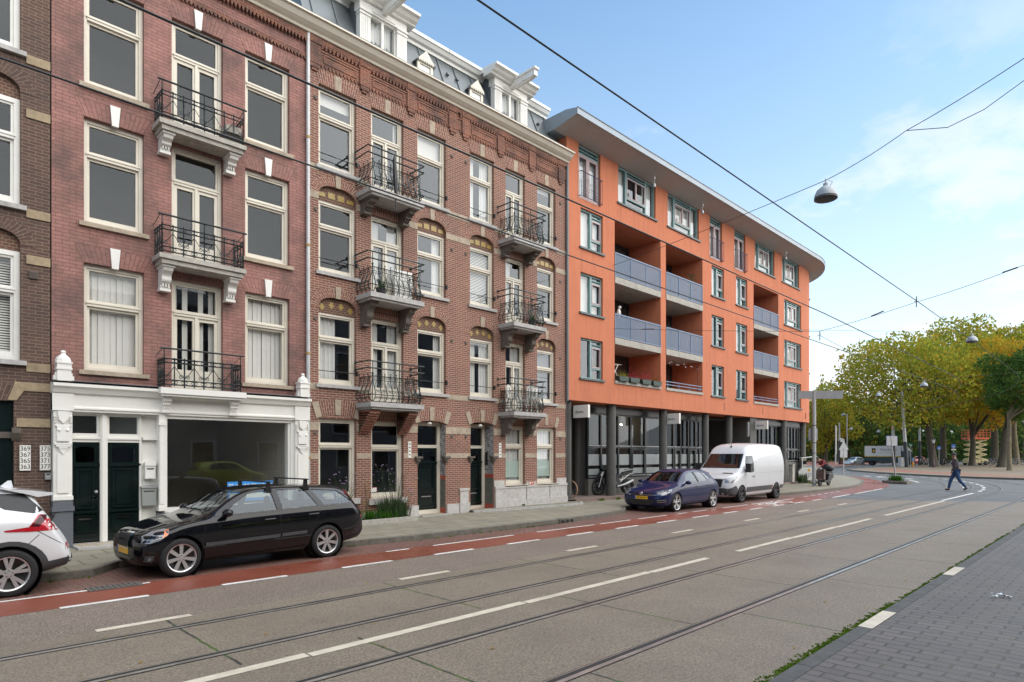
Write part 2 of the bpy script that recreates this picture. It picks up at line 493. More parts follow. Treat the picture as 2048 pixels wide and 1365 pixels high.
M['asphalt'] = groundmat('asphalt_grey', (0.098, 0.102, 0.104), 0.4, 60, 0.72, 0.35, wet=0.2)
M['lane'] = groundmat('asphalt_brown', (0.135, 0.107, 0.085), 0.8, 55, 0.75, 0.3, light=2.2)
M['slab'] = groundmat('concrete_slab', (0.190, 0.155, 0.115), 0.42, 42, 0.68, 0.4, joints=(3.05, 0.016, (0.06, 0.11, 0.015), 0), wet=0.12, light=1.5)
M['bikelane'] = groundmat('red_asphalt', (0.215, 0.060, 0.036), 0.25, 120, 0.5, 0.35, wet=0.32)
M['klinker'] = pavemat('red_clinker', (0.20, 0.10, 0.08), (0.145, 0.085, 0.072), (0.03, 0.026, 0.02), 0.20, 0.10, 0.014, rough=0.6, wet=0.2)
M['tiles'] = pavemat('pavement_tiles', (0.235, 0.215, 0.165), (0.195, 0.182, 0.143), (0.05, 0.05, 0.03), 0.60, 0.60, 0.02, moss=(0.07, 0.09, 0.022), offset=0.5, rough=0.75)
M['pavers'] = pavemat('concrete_pavers', (0.118, 0.102, 0.092), (0.076, 0.069, 0.066), (0.013, 0.012, 0.009), 0.305, 0.152, 0.013, moss=(0.05, 0.055, 0.018), ang=math.radians(90), rough=0.62, bumpd=0.012)
M['terrace'] = pavemat('purple_clinker', (0.20, 0.145, 0.125), (0.165, 0.12, 0.105), (0.09, 0.08, 0.07), 0.2, 0.1, 0.008)
M['plaza'] = groundmat('plaza_gravel', (0.21, 0.165, 0.115), 0.4, 20, 0.85, 0.4)
M['redpath'] = groundmat('red_path', (0.27, 0.105, 0.07), 0.25, 60, 0.7, 0.3)
M['kerb'] = stonemat('kerb_stone', (0.15, 0.14, 0.118), var=0.3, dirtcol=(0.05, 0.058, 0.03), dirt=0.85)
M['kerb_dark'] = stonemat('dark_kerb', (0.085, 0.085, 0.083), var=0.3, dirtcol=(0.05, 0.06, 0.03), dirt=0.5)
M['mark'] = simple('white_road_paint', (0.70, 0.69, 0.65), 0.6, var=0.12, scale=5, dirt=((0.3, 0.28, 0.25), 0.5), coord='pos')
M['mark_cream'] = simple('cream_road_paint', (0.60, 0.53, 0.42), 0.6, var=0.12, scale=5, dirt=((0.3, 0.22, 0.16), 0.55), coord='pos')
M['rail_top'] = simple('rail_steel', (0.46, 0.43, 0.39), 0.32, 0.7, var=0.3, scale=3, coord='pos')
M['rail_groove'] = simple('rail_groove', (0.028, 0.024, 0.02), 0.7, var=0.2, scale=8, coord='pos')
M['soil'] = simple('soil', (0.06, 0.045, 0.03), 0.9, var=0.3, scale=15)

def flat(pts, z):
    mb = MB(); 
    ar = sum(pts[i][0]*pts[(i + 1) % len(pts)][1] - pts[(i + 1) % len(pts)][0]*pts[i][1] for i in range(len(pts)))
    if ar < 0: pts = pts[::-1]
    mb.poly([(x, y, z) for x, y in pts]); return mb

# ------------------------------------------------------------------ the ground
mb = MB(); mb.poly([(-320, -320, 0), (520, -320, 0), (520, 520, 0), (-320, 520, 0)])
struct('ground', mb, M['asphalt'])
XL = -14.0
struct('road', flat([(XL, 8.28), (30.2, 8.28), (29.6, 9.86), (XL, 9.86)], 0.004), M['lane'])
struct('tram_track_bed', flat([(XL, 2.26), (33.9, 2.26), (33.2, 3.4), (31.5, 5.9), (30.2, 8.28), (XL, 8.28)], 0.005), M['slab'])
KERB = [(XL, 12.1), (2.4, 12.02), (2.9, 12.62), (6.3, 12.62), (6.9, 12.0), (8.5, 11.76), (14, 11.70), (15.6, 11.86), (17.6, 12.2), (18.6, 12.9), (28.8, 12.95), (29.8, 12.2), (31.2, 11.95), (34.4, 11.78), (39, 11.74), (41.8, 12.05), (44.6, 12.6), (46.4, 13.1), (48.6, 13.65), (50.4, 14.3), (52.5, 15.2), (57.5, 17.3), (61.8, 20.3), (64.5, 25), (66, 40), (66, 70)]
def offset_line(pl, d):
    res = []
    for i, p in enumerate(pl):
        a = Vector(pl[max(i - 1, 0)]); b = Vector(pl[min(i + 1, len(pl) - 1)])
        t = (b - a).normalized(); n = Vector((-t.y, t.x))
        res.append((p[0] + n.x*d, p[1] + n.y*d))
    return res
KI = offset_line(KERB, 0.16)
lane_out = [(XL, 9.86), (29.6, 9.86), (33, 9.98), (37, 10.15), (40, 10.4), (44, 10.9), (46.9, 11.75), (50.5, 13.0), (54, 14.5), (58.3, 16.3), (62.8, 19.4), (66, 24.5), (67.6, 40), (67.6, 70)]
lane_in = [(XL, 10.85), (29.0, 10.95), (34, 11.3), (38, 11.55)]
k0 = [i for i, p in enumerate(KERB) if p[0] >= 39][0]
struct('bike_lane', flat(lane_out + (lane_in + KERB[k0:])[::-1], 0.006), M['bikelane'])
struct('parking_strip', flat(lane_in + [KERB[k0]] + KERB[:k0][::-1], 0.005), M['klinker'])
# kerb: a real step
mb = MB()
for i in range(len(KERB) - 1):
    a, b, c, d = KERB[i], KERB[i + 1], KI[i + 1], KI[i]
    mb.poly([(a[0], a[1], 0), (b[0], b[1], 0), (b[0], b[1], 0.125), (a[0], a[1], 0.125)])
    mb.poly([(a[0], a[1], 0.125), (b[0], b[1], 0.125), (c[0], c[1], 0.125), (d[0], d[1], 0.125)])
struct('kerb', mb, M['kerb'])
struct('pavement', flat(KI + [(50, 70), (47.9, 21), (46.5, 15.5), (XL, 15.5)], 0.121), M['tiles'])
# raised wedge before the arcade, with its stone edging
wedge = [(13.3, 15.05), (15.2, 14.72), (17.3, 14.55), (18.3, 14.62), (18.75, 15.02)]
mb = flat([(13.3, 15.4), (18.75, 15.4)] + wedge[::-1], 0.185); struct('pavement', mb, M['tiles'])
mb = MB()
for i in range(len(wedge) - 1):
    a, b = wedge[i], wedge[i + 1]
    mb.bar((a[0], a[1], 0.155), (b[0], b[1], 0.155), 0.09, 0.07)
struct('kerb', mb, M['stone_grey'])
mb = MB(); mb.poly([(18.75, 15.28, .25), (47, 15.28, .25), (47, 21, .25), (18.2, 21, .25), (18.2, 15.32, .25)])
mb.poly([(18.75, 15.28, .12), (47, 15.28, .12), (47, 15.28, .25), (18.75, 15.28, .25)])
struct('terrace', mb, M['terrace'])
# pavement on the camera's side
struct('pavement', flat([(XL, -16), (60, -16), (60, 2.1), (XL, 2.1)], 0.05), M['pavers'])
mb = MB()
x = XL; k = 0
segs = []
while x < 44:
    L = 1.0
    white = (7.98 <= x + 0.02 < 8.9) or (12.38 <= x + 0.02 < 13.2)
    segs.append((x, x + L - 0.008)); x += L
for a, b in segs:
    mb.box(a, b, 2.1, 2.245, -0.05, 0.055)
struct('kerb', mb, M['kerb_dark'])
mb = MB()
for a, b in ((7.76, 8.74), (12.05, 13.0)):
    mb.poly([(a, 2.097, 0.059), (b, 2.097, 0.059), (b, 2.247, 0.059), (a, 2.247, 0.059)])
    mb.poly([(a, 2.247, 0.059), (b, 2.247, 0.059), (b, 2.249, 0.012), (a, 2.249, 0.012)][::-1])
struct('road_marking', mb, M['mark_cream'])

# plaza over the road
PLK = [(61.5, -60), (61.2, 0), (60.9, 6.2), (61.9, 9.3), (65.0, 13.2), (70.4, 18.3), (77, 22.6), (80.6, 24.3), (83, 25.3), (88, 25.6)]
plaza = PLK + [(128, 27), (137, 21.5), (300, 5), (300, -60)]
struct('plaza', flat(plaza, 0.15), M['plaza'])
mb = MB(); PI2 = offset_line(PLK, -0.3)
for i in range(len(PLK) - 1):
    a, b, c, d = PLK[i], PLK[i + 1], PI2[i + 1], PI2[i]
    mb.poly([(a[0], a[1], 0), (a[0], a[1], 0.156), (b[0], b[1], 0.156), (b[0], b[1], 0)])
    mb.poly([(a[0], a[1], 0.156), (d[0], d[1], 0.156), (c[0], c[1], 0.156), (b[0], b[1], 0.156)])
struct('kerb', mb, M['kerb'])
a = offset_line(PLK[1:9], -2.6); b = offset_line(PLK[1:9], -5.6)
struct('bike_path', flat(a + b[::-1], 0.157), M['redpath'])
# pavement and wood floor across the side street
struct('pavement', flat([(92, 30.5), (120, 34), (140, 36.5), (230, 40), (230, 250), (72, 250), (72, 60), (80, 38)], 0.12), M['redpath'])
mb = MB()
for a, b in (((80, 38), (92, 30.5)), ((92, 30.5), (120, 34)), ((120, 34), (140, 36.5))):
    mb.bar((a[0], a[1], 0.06), (b[0], b[1], 0.06), 0.3, 0.14)
struct('kerb', mb, M['kerb'])

# ------------------------------------------------------------------ tram rails: straight, then a bend to the left
RC = (39.0, 5.75 + 44.0)
def rail_path(y0, x0=XL, amax=56, dx=1.0):
    pts = []
    x = x0
    while x < 39.0: pts.append((x, y0)); x += dx
    r = RC[1] - y0
    a = 0.0
    while a < amax:
        t = math.radians(a); pts.append((RC[0] + r*math.sin(t), RC[1] - r*math.cos(t))); a += 1.2
    return pts
def ribbon(mb, pl, o0, o1, z0, z1=None):
    z1 = z0 if z1 is None else z1
    A = offset_line(pl, o0); B = offset_line(pl, o1)
    for i in range(len(pl) - 1):
        mb.poly([(A[i][0], A[i][1], z0), (A[i + 1][0], A[i + 1][1], z0), (B[i + 1][0], B[i + 1][1], z1), (B[i][0], B[i][1], z1)][::1 if o1 > o0 else -1])
rails = ((3.62, 'tram rail nearest the paving blocks'), (5.17, 'second tram rail, between the slabs and the cream centre line'), (6.50, 'third tram rail, just beyond the cream centre line'), (7.82, 'farthest tram rail, beside the brown asphalt lane'))
for y0, lab in rails:
    r = thing('tram_rail', lab, 'tram rail', (0, y0, 0), 0, 'tram rails')
    pl = [(p[0], p[1] - y0) for p in rail_path(y0)]
    mb = MB(); ribbon(mb, pl, -0.072, -0.016, 0.011); ribbon(mb, pl, 0.046, 0.060, 0.009)
    mb.build('rail_head', M['rail_top'], r)
    mb = MB(); ribbon(mb, pl, -0.016, 0.046, 0.0065); ribbon(mb, pl, 0.060, 0.074, 0.0065); ribbon(mb, pl, -0.086, -0.072, 0.0065)
    mb.build('groove', M['rail_groove'], r)

# ------------------------------------------------------------------ painted lines
mb = MB()
for k in range(-8, 14):
    x = 1.60 + 2.03*k
    mb.poly([(x, 9.80, .0085), (x + 1.03, 9.80, .0085), (x + 1.03, 9.91, .0085), (x, 9.91, .0085)])
for a, b in ((30.5, 33.4), (34.1, 40.3)):
    ya, yb = 9.86 + max(0, a - 30)*0.035, 9.86 + max(0, b - 30)*0.05
    mb.poly([(a, ya - .06, .0085), (b, yb - .06, .0085), (b, yb + .06, .0085), (a, ya + .06, .0085)])
R.seed(5)
x = -2.0
while x < 28:                                   # worn edge line of the parking strip
    L = R.uniform(0.5, 2.6)
    if not (2.2 < x < 6.2): mb.poly([(x, 10.80, .0085), (x + L, 10.80, .0085), (x + L, 10.875, .0085), (x, 10.875, .0085)])
    x += L + R.uniform(0.15, 1.2)
for k in range(30, 36): mb.poly([(k + .2, 10.98 + (k-30)*.04, .0085), (k + .8, 11.0 + (k-30)*.04, .0085), (k + .8, 11.08 + (k-30)*.04, .0085), (k + .2, 11.06 + (k-30)*.04, .0085)])
def arcdash(y0, w, a0, a1, da, z=.0045):
    r = RC[1] - y0; a = a0
    while a < a1:
        n = 3; pts = [(RC[0] + (r - w/2)*math.sin(math.radians(a + da*q/n)), RC[1] - (r - w/2)*math.cos(math.radians(a + da*q/n)), z) for q in range(n + 1)]
        pts2 = [(RC[0] + (r + w/2)*math.sin(math.radians(a + da*q/n)), RC[1] - (r + w/2)*math.cos(math.radians(a + da*q/n)), z) for q in range(n + 1)]
        mb.poly((pts2 + pts[::-1])); a += da*2
arcdash(5.95, 0.16, 2.5, 52, 1.5); arcdash(9.1, 0.14, 17, 32, 6); arcdash(6.9, 0.14, 8, 16, 2.0)
for x in (57.5, 58.9, 60.3, 61.7): mb.poly([(x, 12 + (x - 57), .0045), (x + .7, 12.5 + (x - 57), .0045), (x + .4, 13.0 + (x - 57), .0045), (x - .3, 12.5 + (x - 57), .0045)])
mb.poly([(31.9, 5.90, .0045), (39, 5.88, .0045), (39, 6.02, .0045), (31.9, 6.02, .0045)])
# bicycle symbol on the lane
for cx in (24.6, 26.2):
    n = 18
    for j in range(n):
        t0, t1 = 2*PI*j/n, 2*PI*(j + 1)/n
        q = lambda r, t: (cx + r*1.5*math.cos(t), 10.36 + r*math.sin(t), .0095)
        mb.poly([q(.25, t0), q(.33, t0), q(.33, t1), q(.25, t1)])
for a, b in (((24.6, 10.36), (25.1, 10.62)), ((25.1, 10.62), (25.9, 10.62)), ((25.1, 10.62), (25.4, 10.36)), ((25.4, 10.36), (25.95, 10.68)), ((25.4, 10.36), (24.6, 10.36)), ((26.2, 10.36), (25.85, 10.75))):
    d = (Vector(b) - Vector(a)).normalized(); nn = Vector((-d.y, d.x))*.045
    mb.poly([(a[0] - nn.x, a[1] - nn.y, .0105), (b[0] - nn.x, b[1] - nn.y, .0105), (b[0] + nn.x, b[1] + nn.y, .0105), (a[0] + nn.x, a[1] + nn.y, .0105)])
struct('road_marking', mb, M['mark'])
mb = MB()
for x in (-6.5, -2.4, 1.68, 5.78, 9.9, 14.0, 18.1, 22.2, 26.3):
    mb.poly([(x, 8.235, .0095), (x + 1.0, 8.235, .0095), (x + 1.0, 8.36, .0095), (x, 8.36, .0095)])
for a, b in ((XL, 2.96), (2.98, 6.05), (6.07, 9.1), (9.12, 11.12), (12.31, 15.2), (15.22, 18.3), (18.32, 21.44), (22.86, 31.6)):
    mb.poly([(a, 5.745, .0095), (b, 5.77, .0095), (b, 5.905, .0095), (a, 5.875, .0095)])
struct('road_marking', mb, M['mark_cream'])

# ------------------------------------------------------------------ traffic islet with a tuft of grass
t = thing('traffic_islet', 'small kerbed traffic islet with a grass tuft in the road bend', 'traffic islet', (48.2, 11.6, 0))
mb = MB(); o8 = [(47.0, 10.7), (48.0, 10.6), (49.8, 11.8), (50.0, 12.5), (49.2, 12.7), (47.2, 11.6)]
mb.prism([(x - 48.2, y - 11.6) for x, y in o8], 0, 0.16, 'xy'); mb.build('kerb_edge', M['kerb'], t)
mb = MB(); mb.prism([((x - 48.45)*.72 + .2, (y - 11.65)*.72) for x, y in o8], 0.161, 0.19, 'xy'); mb.build('soil_bed', M['soil'], t)
def tufts(mb, spots, n, h, spread, w=0.012, lean=0.5):
    for (x, y, z) in spots:
        for k in range(n):
            a = R.uniform(0, 2*PI); r = R.uniform(0, spread)
            px, py = x + r*math.cos(a), y + r*math.sin(a)
            hh = h*R.uniform(0.55, 1.1); a2 = R.uniform(0, 2*PI); ln = lean*hh*R.uniform(0.2, 1)
            dx, dy = math.cos(a2)*ln, math.sin(a2)*ln
            wx, wy = -math.sin(a2)*w, math.cos(a2)*w
            mb.poly([(px - wx, py - wy, z), (px + wx, py + wy, z), (px + dx*.45 + wx*.8, py + dy*.45 + wy*.8, z + hh*.62), (px + dx*.45 - wx*.8, py + dy*.45 - wy*.8, z + hh*.62)])
            mb.poly([(px + dx*.45 - wx*.8, py + dy*.45 - wy*.8, z + hh*.62), (px + dx*.45 + wx*.8, py + dy*.45 + wy*.8, z + hh*.62), (px + dx, py + dy, z + hh)])
mb = MB(); tufts(mb, [(-.1 + .25*k, -.2 + .18*k, .19) for k in range(4)], 60, .4, .3, .02); tag(mb.build('grass', M['grass'], t), kind='stuff')

# moss and grass along joints and kerbs (nobody could count it)
R.seed(21)
mb = MB()
sp = []
x = 0.0
while x < 26:
    if R.random() < 0.9: sp.append((x, 2.285 + R.gauss(0, .026), 0.006))
    x += R.uniform(0.002, 0.014) + (R.uniform(.1, .5) if R.random() < .03 else 0)
sp += [(R.uniform(3.0, 9.5), 2.30 + R.gauss(0, .035), .006) for k in range(900)] + [(R.uniform(9, 20), 2.29 + R.gauss(0, .025), .006) for k in range(500)]
tufts(mb, sp, 5, 0.016, 0.022, 0.009, 1.0)
sp = []
for k in range(240):
    x = R.uniform(0.3, 17); sp.append((x, 11.97 - (0.27 if 8.5 < x < 14 else 0.0) - R.uniform(0.0, .04), .004)) if not (2.4 < x < 6.9 or x > 14.2) else None
for k in range(70): sp.append((R.uniform(44, 55), 0, 0)) if False else None
sp = [s for s in sp if s]
tufts(mb, sp, 3, 0.05, 0.03, 0.006, 0.9)
for (x, y) in ((20.3, 15.22), (22.1, 15.22), (21.3, 15.15)): tufts(mb, [(x + R.uniform(-.1, .1), y, .13) for q in range(5)], 14, .1, .09, .01, .8)
tufts(mb, [(R.uniform(41.0, 42.3), R.uniform(14.3, 15.0), .122) for q in range(20)], 14, .07, .16, .01, .8)
tag(mb.build('verge_moss', M['moss']), kind='stuff')
tag(bpy.data.objects['verge_moss'], 'green moss and grass growing in kerb joints', 'moss')

# fallen leaves and grit on the road
R.seed(8)
mb = MB()
for k in range(260):
    x = R.uniform(1, 26); y = R.uniform(-1.5, 12) if k % 3 else R.uniform(11.2, 14.5)
    z = 0.014 if y > 2.5 else 0.07
    if y > 12.1: z = 0.13
    s = R.uniform(0.012, 0.035); a = R.uniform(0, PI)
    c, s_ = math.cos(a)*s, math.sin(a)*s
    mb.poly([(x - c, y - s_, z), (x + s_*.6, y - c*.6, z + .004), (x + c, y + s_, z), (x - s_*.6, y + c*.6, z + .006)])
tag(tag(mb.build('fallen_leaves', M['leaf_orange']), kind='stuff'), 'fallen leaves and grit scattered over the street', 'leaves')

# drain cover, gully and crumpled plastic
t = thing('drain_cover', 'ribbed iron drain cover at the edge of the red lane', 'drain cover', (2.44, 10.84, 0.008), 0)
mb = MB(); mb.box(-.35, .35, -.16, .16, 0, .012); mb.build('frame', M['stone_dark'], t)
mb = MB()
for k in range(9): mb.box(-.30 + k*.07, -.27 + k*.07, -.13, .13, .012, .02)
mb.build('grate', M['kerb_dark'], t)
t = thing('kerb_gully', 'kerb gully with three dark inlets in the pavement kerb', 'gully', (13.94, 11.66, 0))
mb = MB(); mb.box(-.32, .32, 0.02, .2, 0, .132); mb.build('gully_block', M['kerb'], t)
mb = MB()
for k in (-1, 0, 1): mb.box(k*.2 - .07, k*.2 + .07, .014, .03, .02, .10)
mb.build('inlet', M['black'], t)
mb = MB(); R.seed(3)
for k in range(26):
    x, y = R.gauss(0, .10), R.gauss(0, .05)
    p = [Vector((x + R.uniform(-.06, .06), y + R.uniform(-.04, .04), R.uniform(.005, .05))) for q in range(3)]
    mb.poly(p)
o = mb.build('plastic_bag', simple('clear_plastic', (0.62, 0.68, 0.72), 0.15, Transmission_Weight=0.35)); o.location = (10.74, 1.32, 0.05); o.rotation_euler = (0, 0, -.5)
tag(o, 'crumpled clear plastic bag lying on the dark paving blocks', 'litter')
# ------------------------------------------------------------------ facade tools
def wall(mb, x0, x1, z0, z1, y, holes, reveal=0.13):
    xs = sorted({x0, x1} | {h[0] for h in holes} | {h[1] for h in holes})
    zs = sorted({z0, z1} | {h[2] for h in holes} | {h[3] for h in holes})
    xs = [x for x in xs if x0 <= x <= x1]; zs = [z for z in zs if z0 <= z <= z1]
    for i in range(len(xs) - 1):
        for j in range(len(zs) - 1):
            cx, cz = (xs[i] + xs[i + 1])/2, (zs[j] + zs[j + 1])/2
            if any(h[0] < cx < h[1] and h[2] < cz < h[3] for h in holes): continue
            mb.poly([(xs[i], y, zs[j]), (xs[i + 1], y, zs[j]), (xs[i + 1], y, zs[j + 1]), (xs[i], y, zs[j + 1])])
    for h in holes:
        a, b, c, d = h[:4]; rise = h[4] if len(h) > 4 else 0; yr = y + (h[5] if len(h) > 5 else reveal)
        zt = d - rise
        mb.poly([(a, y, c), (a, y, zt), (a, yr, zt), (a, yr, c)])
        mb.poly([(b, y, c), (b, yr, c), (b, yr, zt), (b, y, zt)])
        mb.poly([(a, y, c), (a, yr, c), (b, yr, c), (b, y, c)])
        if rise <= 0:
            mb.poly([(a, y, d), (b, y, d), (b, yr, d), (a, yr, d)])
        else:
            cv = arch_curve(a, b, zt, rise)
            for k in range(len(cv) - 1):
                p, q = cv[k], cv[k + 1]
                mb.poly([(p[0], y, p[1]), (q[0], y, q[1]), (q[0], y, d), (p[0], y, d)])
                mb.poly([(p[0], y, p[1]), (p[0], yr, p[1]), (q[0], yr, q[1]), (q[0], y, q[1])])
def arch_curve(a, b, zs, rise, n=14, ex=0.0):
    """a shallow basket arch from left to right"""
    cx, hw = (a + b)/2, (b - a)/2
    res = []
    for k in range(n + 1):
        t = PI - PI*k/n
        c, s = math.cos(t), math.sin(t)
        c = math.copysign(abs(c)**0.8, c); s = abs(s)**0.8
        res.append((cx + (hw + ex)*c, zs + (rise + ex)*s))
    return res
def arch_band(mb, a, b, zs, rise, thick, y, n=18):
    I = arch_curve(a, b, zs, rise, n); O = arch_curve(a, b, zs, rise, n, thick)
    u = 0.0
    for k in range(n):
        L = math.dist(I[k], I[k + 1])*.5 + math.dist(O[k], O[k + 1])*.5
        mb.poly([(I[k][0], y, I[k][1]), (I[k + 1][0], y, I[k + 1][1]), (O[k + 1][0], y, O[k + 1][1]), (O[k][0], y, O[k][1])],
                uv=[(0, u), (0, u + L), (thick, u + L), (thick, u)])
        u += L
def flat_arch(mb, a, b, z, h, y, splay=0.14, n=12, key=None):
    for k in range(n):
        f0, f1 = k/n, (k + 1)/n
        x0, x1 = a + (b - a)*f0, a + (b - a)*f1
        X0, X1 = a - splay + (b - a + 2*splay)*f0, a - splay + (b - a + 2*splay)*f1
        mb.poly([(x0, y, z), (x1, y, z), (X1, y, z + h), (X0, y, z + h)], uv=[(0, x0), (0, x1), (h, x1), (h, x0)])
def keystone(mb, cx, z, h, y, w0=0.12, w1=0.19, t=0.05):
    mb.prism([(cx - w0/2, z), (cx + w0/2, z), (cx + w1/2, z + h), (cx - w1/2, z + h)], y - t, y + 0.02)
def seg_arch(mb_b, mb_s, a, b, z, rise, h, y):
    """segmental arch: brick with a stone key and stone springers"""
    cx, hw = (a + b)/2, (b - a)/2
    r = (hw*hw + rise*rise)/(2*rise); cz = z + rise - r
    t0 = math.asin(min(1, hw/r)) + 0.02; n = 16
    P = lambda t, rr: (cx + rr*math.sin(t), y, cz + rr*math.cos(t))
    r2 = r + h
    for k in range(n):
        ta, tb = -t0 + 2*t0*k/n, -t0 + 2*t0*(k + 1)/n
        f = (k + .5)/n
        st = f < 0.13 or f > 0.87 or abs(f - 0.5) < 0.07
        if st:
            p = [P(ta, r), P(tb, r), P(tb, r2), P(ta, r2)]
            for q in (p,): 
                yy = y - .012
                mb_s.poly([(v[0], yy, v[2]) for v in q])
        else:
            mb_b.poly([P(ta, r), P(tb, r), P(tb, r2), P(ta, r2)], uv=[(0, r*ta), (0, r*tb), (h, r*tb), (h, r*ta)])

def frame_rect(mb, x0, x1, z0, z1, w, y0, y1, bottom=None):
    wb = w if bottom is None else bottom
    mb.box(x0, x0 + w, y0, y1, z0, z1); mb.box(x1 - w, x1, y0, y1, z0, z1)
    mb.box(x0 + w, x1 - w, y0, y1, z1 - w, z1); mb.box(x0 + w, x1 - w, y0, y1, z0, z0 + wb)

def window(root, L, x0, x1, z0, z1, y, style='sash', fm='cream', cur=None, rec=0.11, tr=0.66, glass='glass', sill='stone_grey', sillw=0.09, fw=0.075, label=None, sillz=None, bars=None):
    mb = MB(); yf = y + rec
    frame_rect(mb, x0, x1, z0, z1, fw, yf, yf + 0.12)
    zt = z0 + (z1 - z0)*tr
    xi0, xi1, zi0, zi1 = x0 + fw, x1 - fw, z0 + fw, z1 - fw
    g = MB(); yg = yf + .065
    if style in ('sash', 'door'):
        mb.box(xi0, xi1, yf - .012, yf + .10, zt - .045, zt + .045)
        mb.box(xi0 - .02, xi1 + .02, yf - .03, yf - .012, zt + .01, zt + .04)
        frame_rect(mb, xi0, xi1, zt + .045, zi1, 0.045, yf + .03, yf + .085)
        g.poly([(xi0 + .045, yg, zt + .09), (xi1 - .045, yg, zt + .09), (xi1 - .045, yg, zi1 - .045), (xi0 + .045, yg, zi1 - .045)])
        if style == 'sash':
            frame_rect(mb, xi0, xi1, zi0, zt - .045, 0.05, yf + .045, yf + .105, .09)
            g.poly([(xi0 + .05, yg + .02, zi0 + .09), (xi1 - .05, yg + .02, zi0 + .09), (xi1 - .05, yg + .02, zt - .095), (xi0 + .05, yg + .02, zt - .095)])
        else:
            xm = (xi0 + xi1)/2
            for (a, b) in ((xi0, xm), (xm, xi1)):
                frame_rect(mb, a, b, zi0, zt - .045, 0.075, yf + .02 + (.004 if b == xi1 else 0), yf + .08, .42)
                g.poly([(a + .075, yg, zi0 + .42), (b - .075, yg, zi0 + .42), (b - .075, yg, zt - .12), (a + .075, yg, zt - .12)])
            mb.box(xm - .03, xm + .03, yf - .01, yf + .02, zi0, zt - .045)
    elif style == 'single':
        g.poly([(xi0, yg, zi0), (xi1, yg, zi0), (xi1, yg, zi1), (xi0, yg, zi1)])
    elif style == 'bars':                      # list of vertical / horizontal bars and mullions
        for (a, b, c, d) in bars: mb.box(a, b, yf - .005, yf + .10, c, d)
        g.poly([(xi0, yg, zi0), (xi1, yg, zi0), (xi1, yg, zi1), (xi0, yg, zi1)])
    for i in range(0, len(g.v), 4):                       # old panes are never quite flush
        ja, jb = R.uniform(-.006, .006), R.uniform(-.007, .007)
        for k in range(4): p = g.v[i + k]; g.v[i + k] = (p[0], p[1] + (ja if k in (1, 2) else 0) + (jb if k in (2, 3) else 0), p[2])
    o = mb.build('window', M[fm], root, L)
    if label: o['label'] = label
    g.build('pane', M[glass], o, L)
    if sill:
        s = MB(); sz = z0 if sillz is None else sillz
        s.box(x0 - .09, x1 + .09, y - .07, y + rec + .12, sz - sillw, sz - .002)
        s.build('sill', M[sill], o, L)
    if cur:
        kind, f = cur if isinstance(cur, tuple) else (cur, 1.0)
        c = MB(); yc = yg + .12
        def cloth(a, b, c0, c1, amp=.025, per=.13, mbx=c):
            n = max(4, int((b - a)/.03)); px = None
            for k in range(n):
                u0, u1 = a + (b - a)*k/n, a + (b - a)*(k + 1)/n
                q0 = yc + amp*math.sin(u0*2*PI/per) + amp*.5*math.sin(u0*17); q1 = yc + amp*math.sin(u1*2*PI/per) + amp*.5*math.sin(u1*17)
                mbx.poly([(u0, q0, c0), (u1, q1, c0), (u1, q1, c1), (u0, q0, c1)])
        cm, nm = 'curtain', 'curtain'
        if kind == 'full': cloth(xi0, xi1, z0, z1)
        elif kind == 'left': cloth(xi0, xi0 + (xi1 - xi0)*f, z0, z1)
        elif kind == 'right': cloth(xi1 - (xi1 - xi0)*f, xi1, z0, z1)
        elif kind == 'sides': cloth(xi0, xi0 + (xi1 - xi0)*f, z0, z1); cloth(xi1 - (xi1 - xi0)*f, xi1, z0, z1)
        elif kind == 'roll': c.poly([(xi0, yc, z1 - (z1 - z0)*f), (xi1, yc, z1 - (z1 - z0)*f), (xi1, yc, z1), (xi0, yc, z1)]); cm, nm = 'blind', 'roller_blind'
        elif kind == 'rolldark': c.poly([(xi0, yc, z1 - (z1 - z0)*f), (xi1, yc, z1 - (z1 - z0)*f), (xi1, yc, z1), (xi0, yc, z1)]); cm, nm = 'blind_dark', 'roller_blind'
        elif kind == 'half': c.poly([(xi0, yc, z0), (xi1, yc, z0), (xi1, yc, z0 + (z1 - z0)*f), (xi0, yc, z0 + (z1 - z0)*f)]); cm, nm = 'blind', 'window_film'
        elif kind == 'vane':
            n = int((xi1 - xi0)/.115); cm, nm = 'blind', 'vertical_blind'
            for k in range(n + 1):
                if f < 1 and R.random() > f: continue
                xx = xi0 + .115*k; dy = R.uniform(.005, .03)
                xe = min(xx + .118, xi1)
                if xe > xx: c.poly([(xx, yc, z0 + .02), (xe, yc + dy, z0 + .02), (xe, yc + dy, z1), (xx, yc, z1)])
        elif kind == 'lamel':
            n = int((z1 - z0)/.05); cm, nm = 'blind', 'slatted_blind'
            for k in range(n):
                zz = z0 + .05*k; c.poly([(xi0, yc, zz), (xi1, yc, zz), (xi1, yc + .02, zz + .035), (xi0, yc + .02, zz + .035)])
        c.build(nm, M[cm], o, L)
    return o

def scroll(cx, cz, r, a0, turns, sgn=1, n=14):
    """a flat spiral in xz"""
    return [(cx + r*(1 - .78*k/n)*math.cos(a0 + sgn*turns*2*PI*k/n), cz + r*(1 - .78*k/n)*math.sin(a0 + sgn*turns*2*PI*k/n)) for k in range(n + 1)]

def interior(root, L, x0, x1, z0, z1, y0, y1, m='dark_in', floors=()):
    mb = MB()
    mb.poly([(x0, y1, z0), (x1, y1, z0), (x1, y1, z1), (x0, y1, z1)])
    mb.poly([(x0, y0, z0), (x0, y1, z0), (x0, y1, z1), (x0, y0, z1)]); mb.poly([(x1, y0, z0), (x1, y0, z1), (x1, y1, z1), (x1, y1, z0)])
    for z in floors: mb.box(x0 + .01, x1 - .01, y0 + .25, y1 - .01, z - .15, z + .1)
    return mb.build('interior_wall', M[m], root, L)

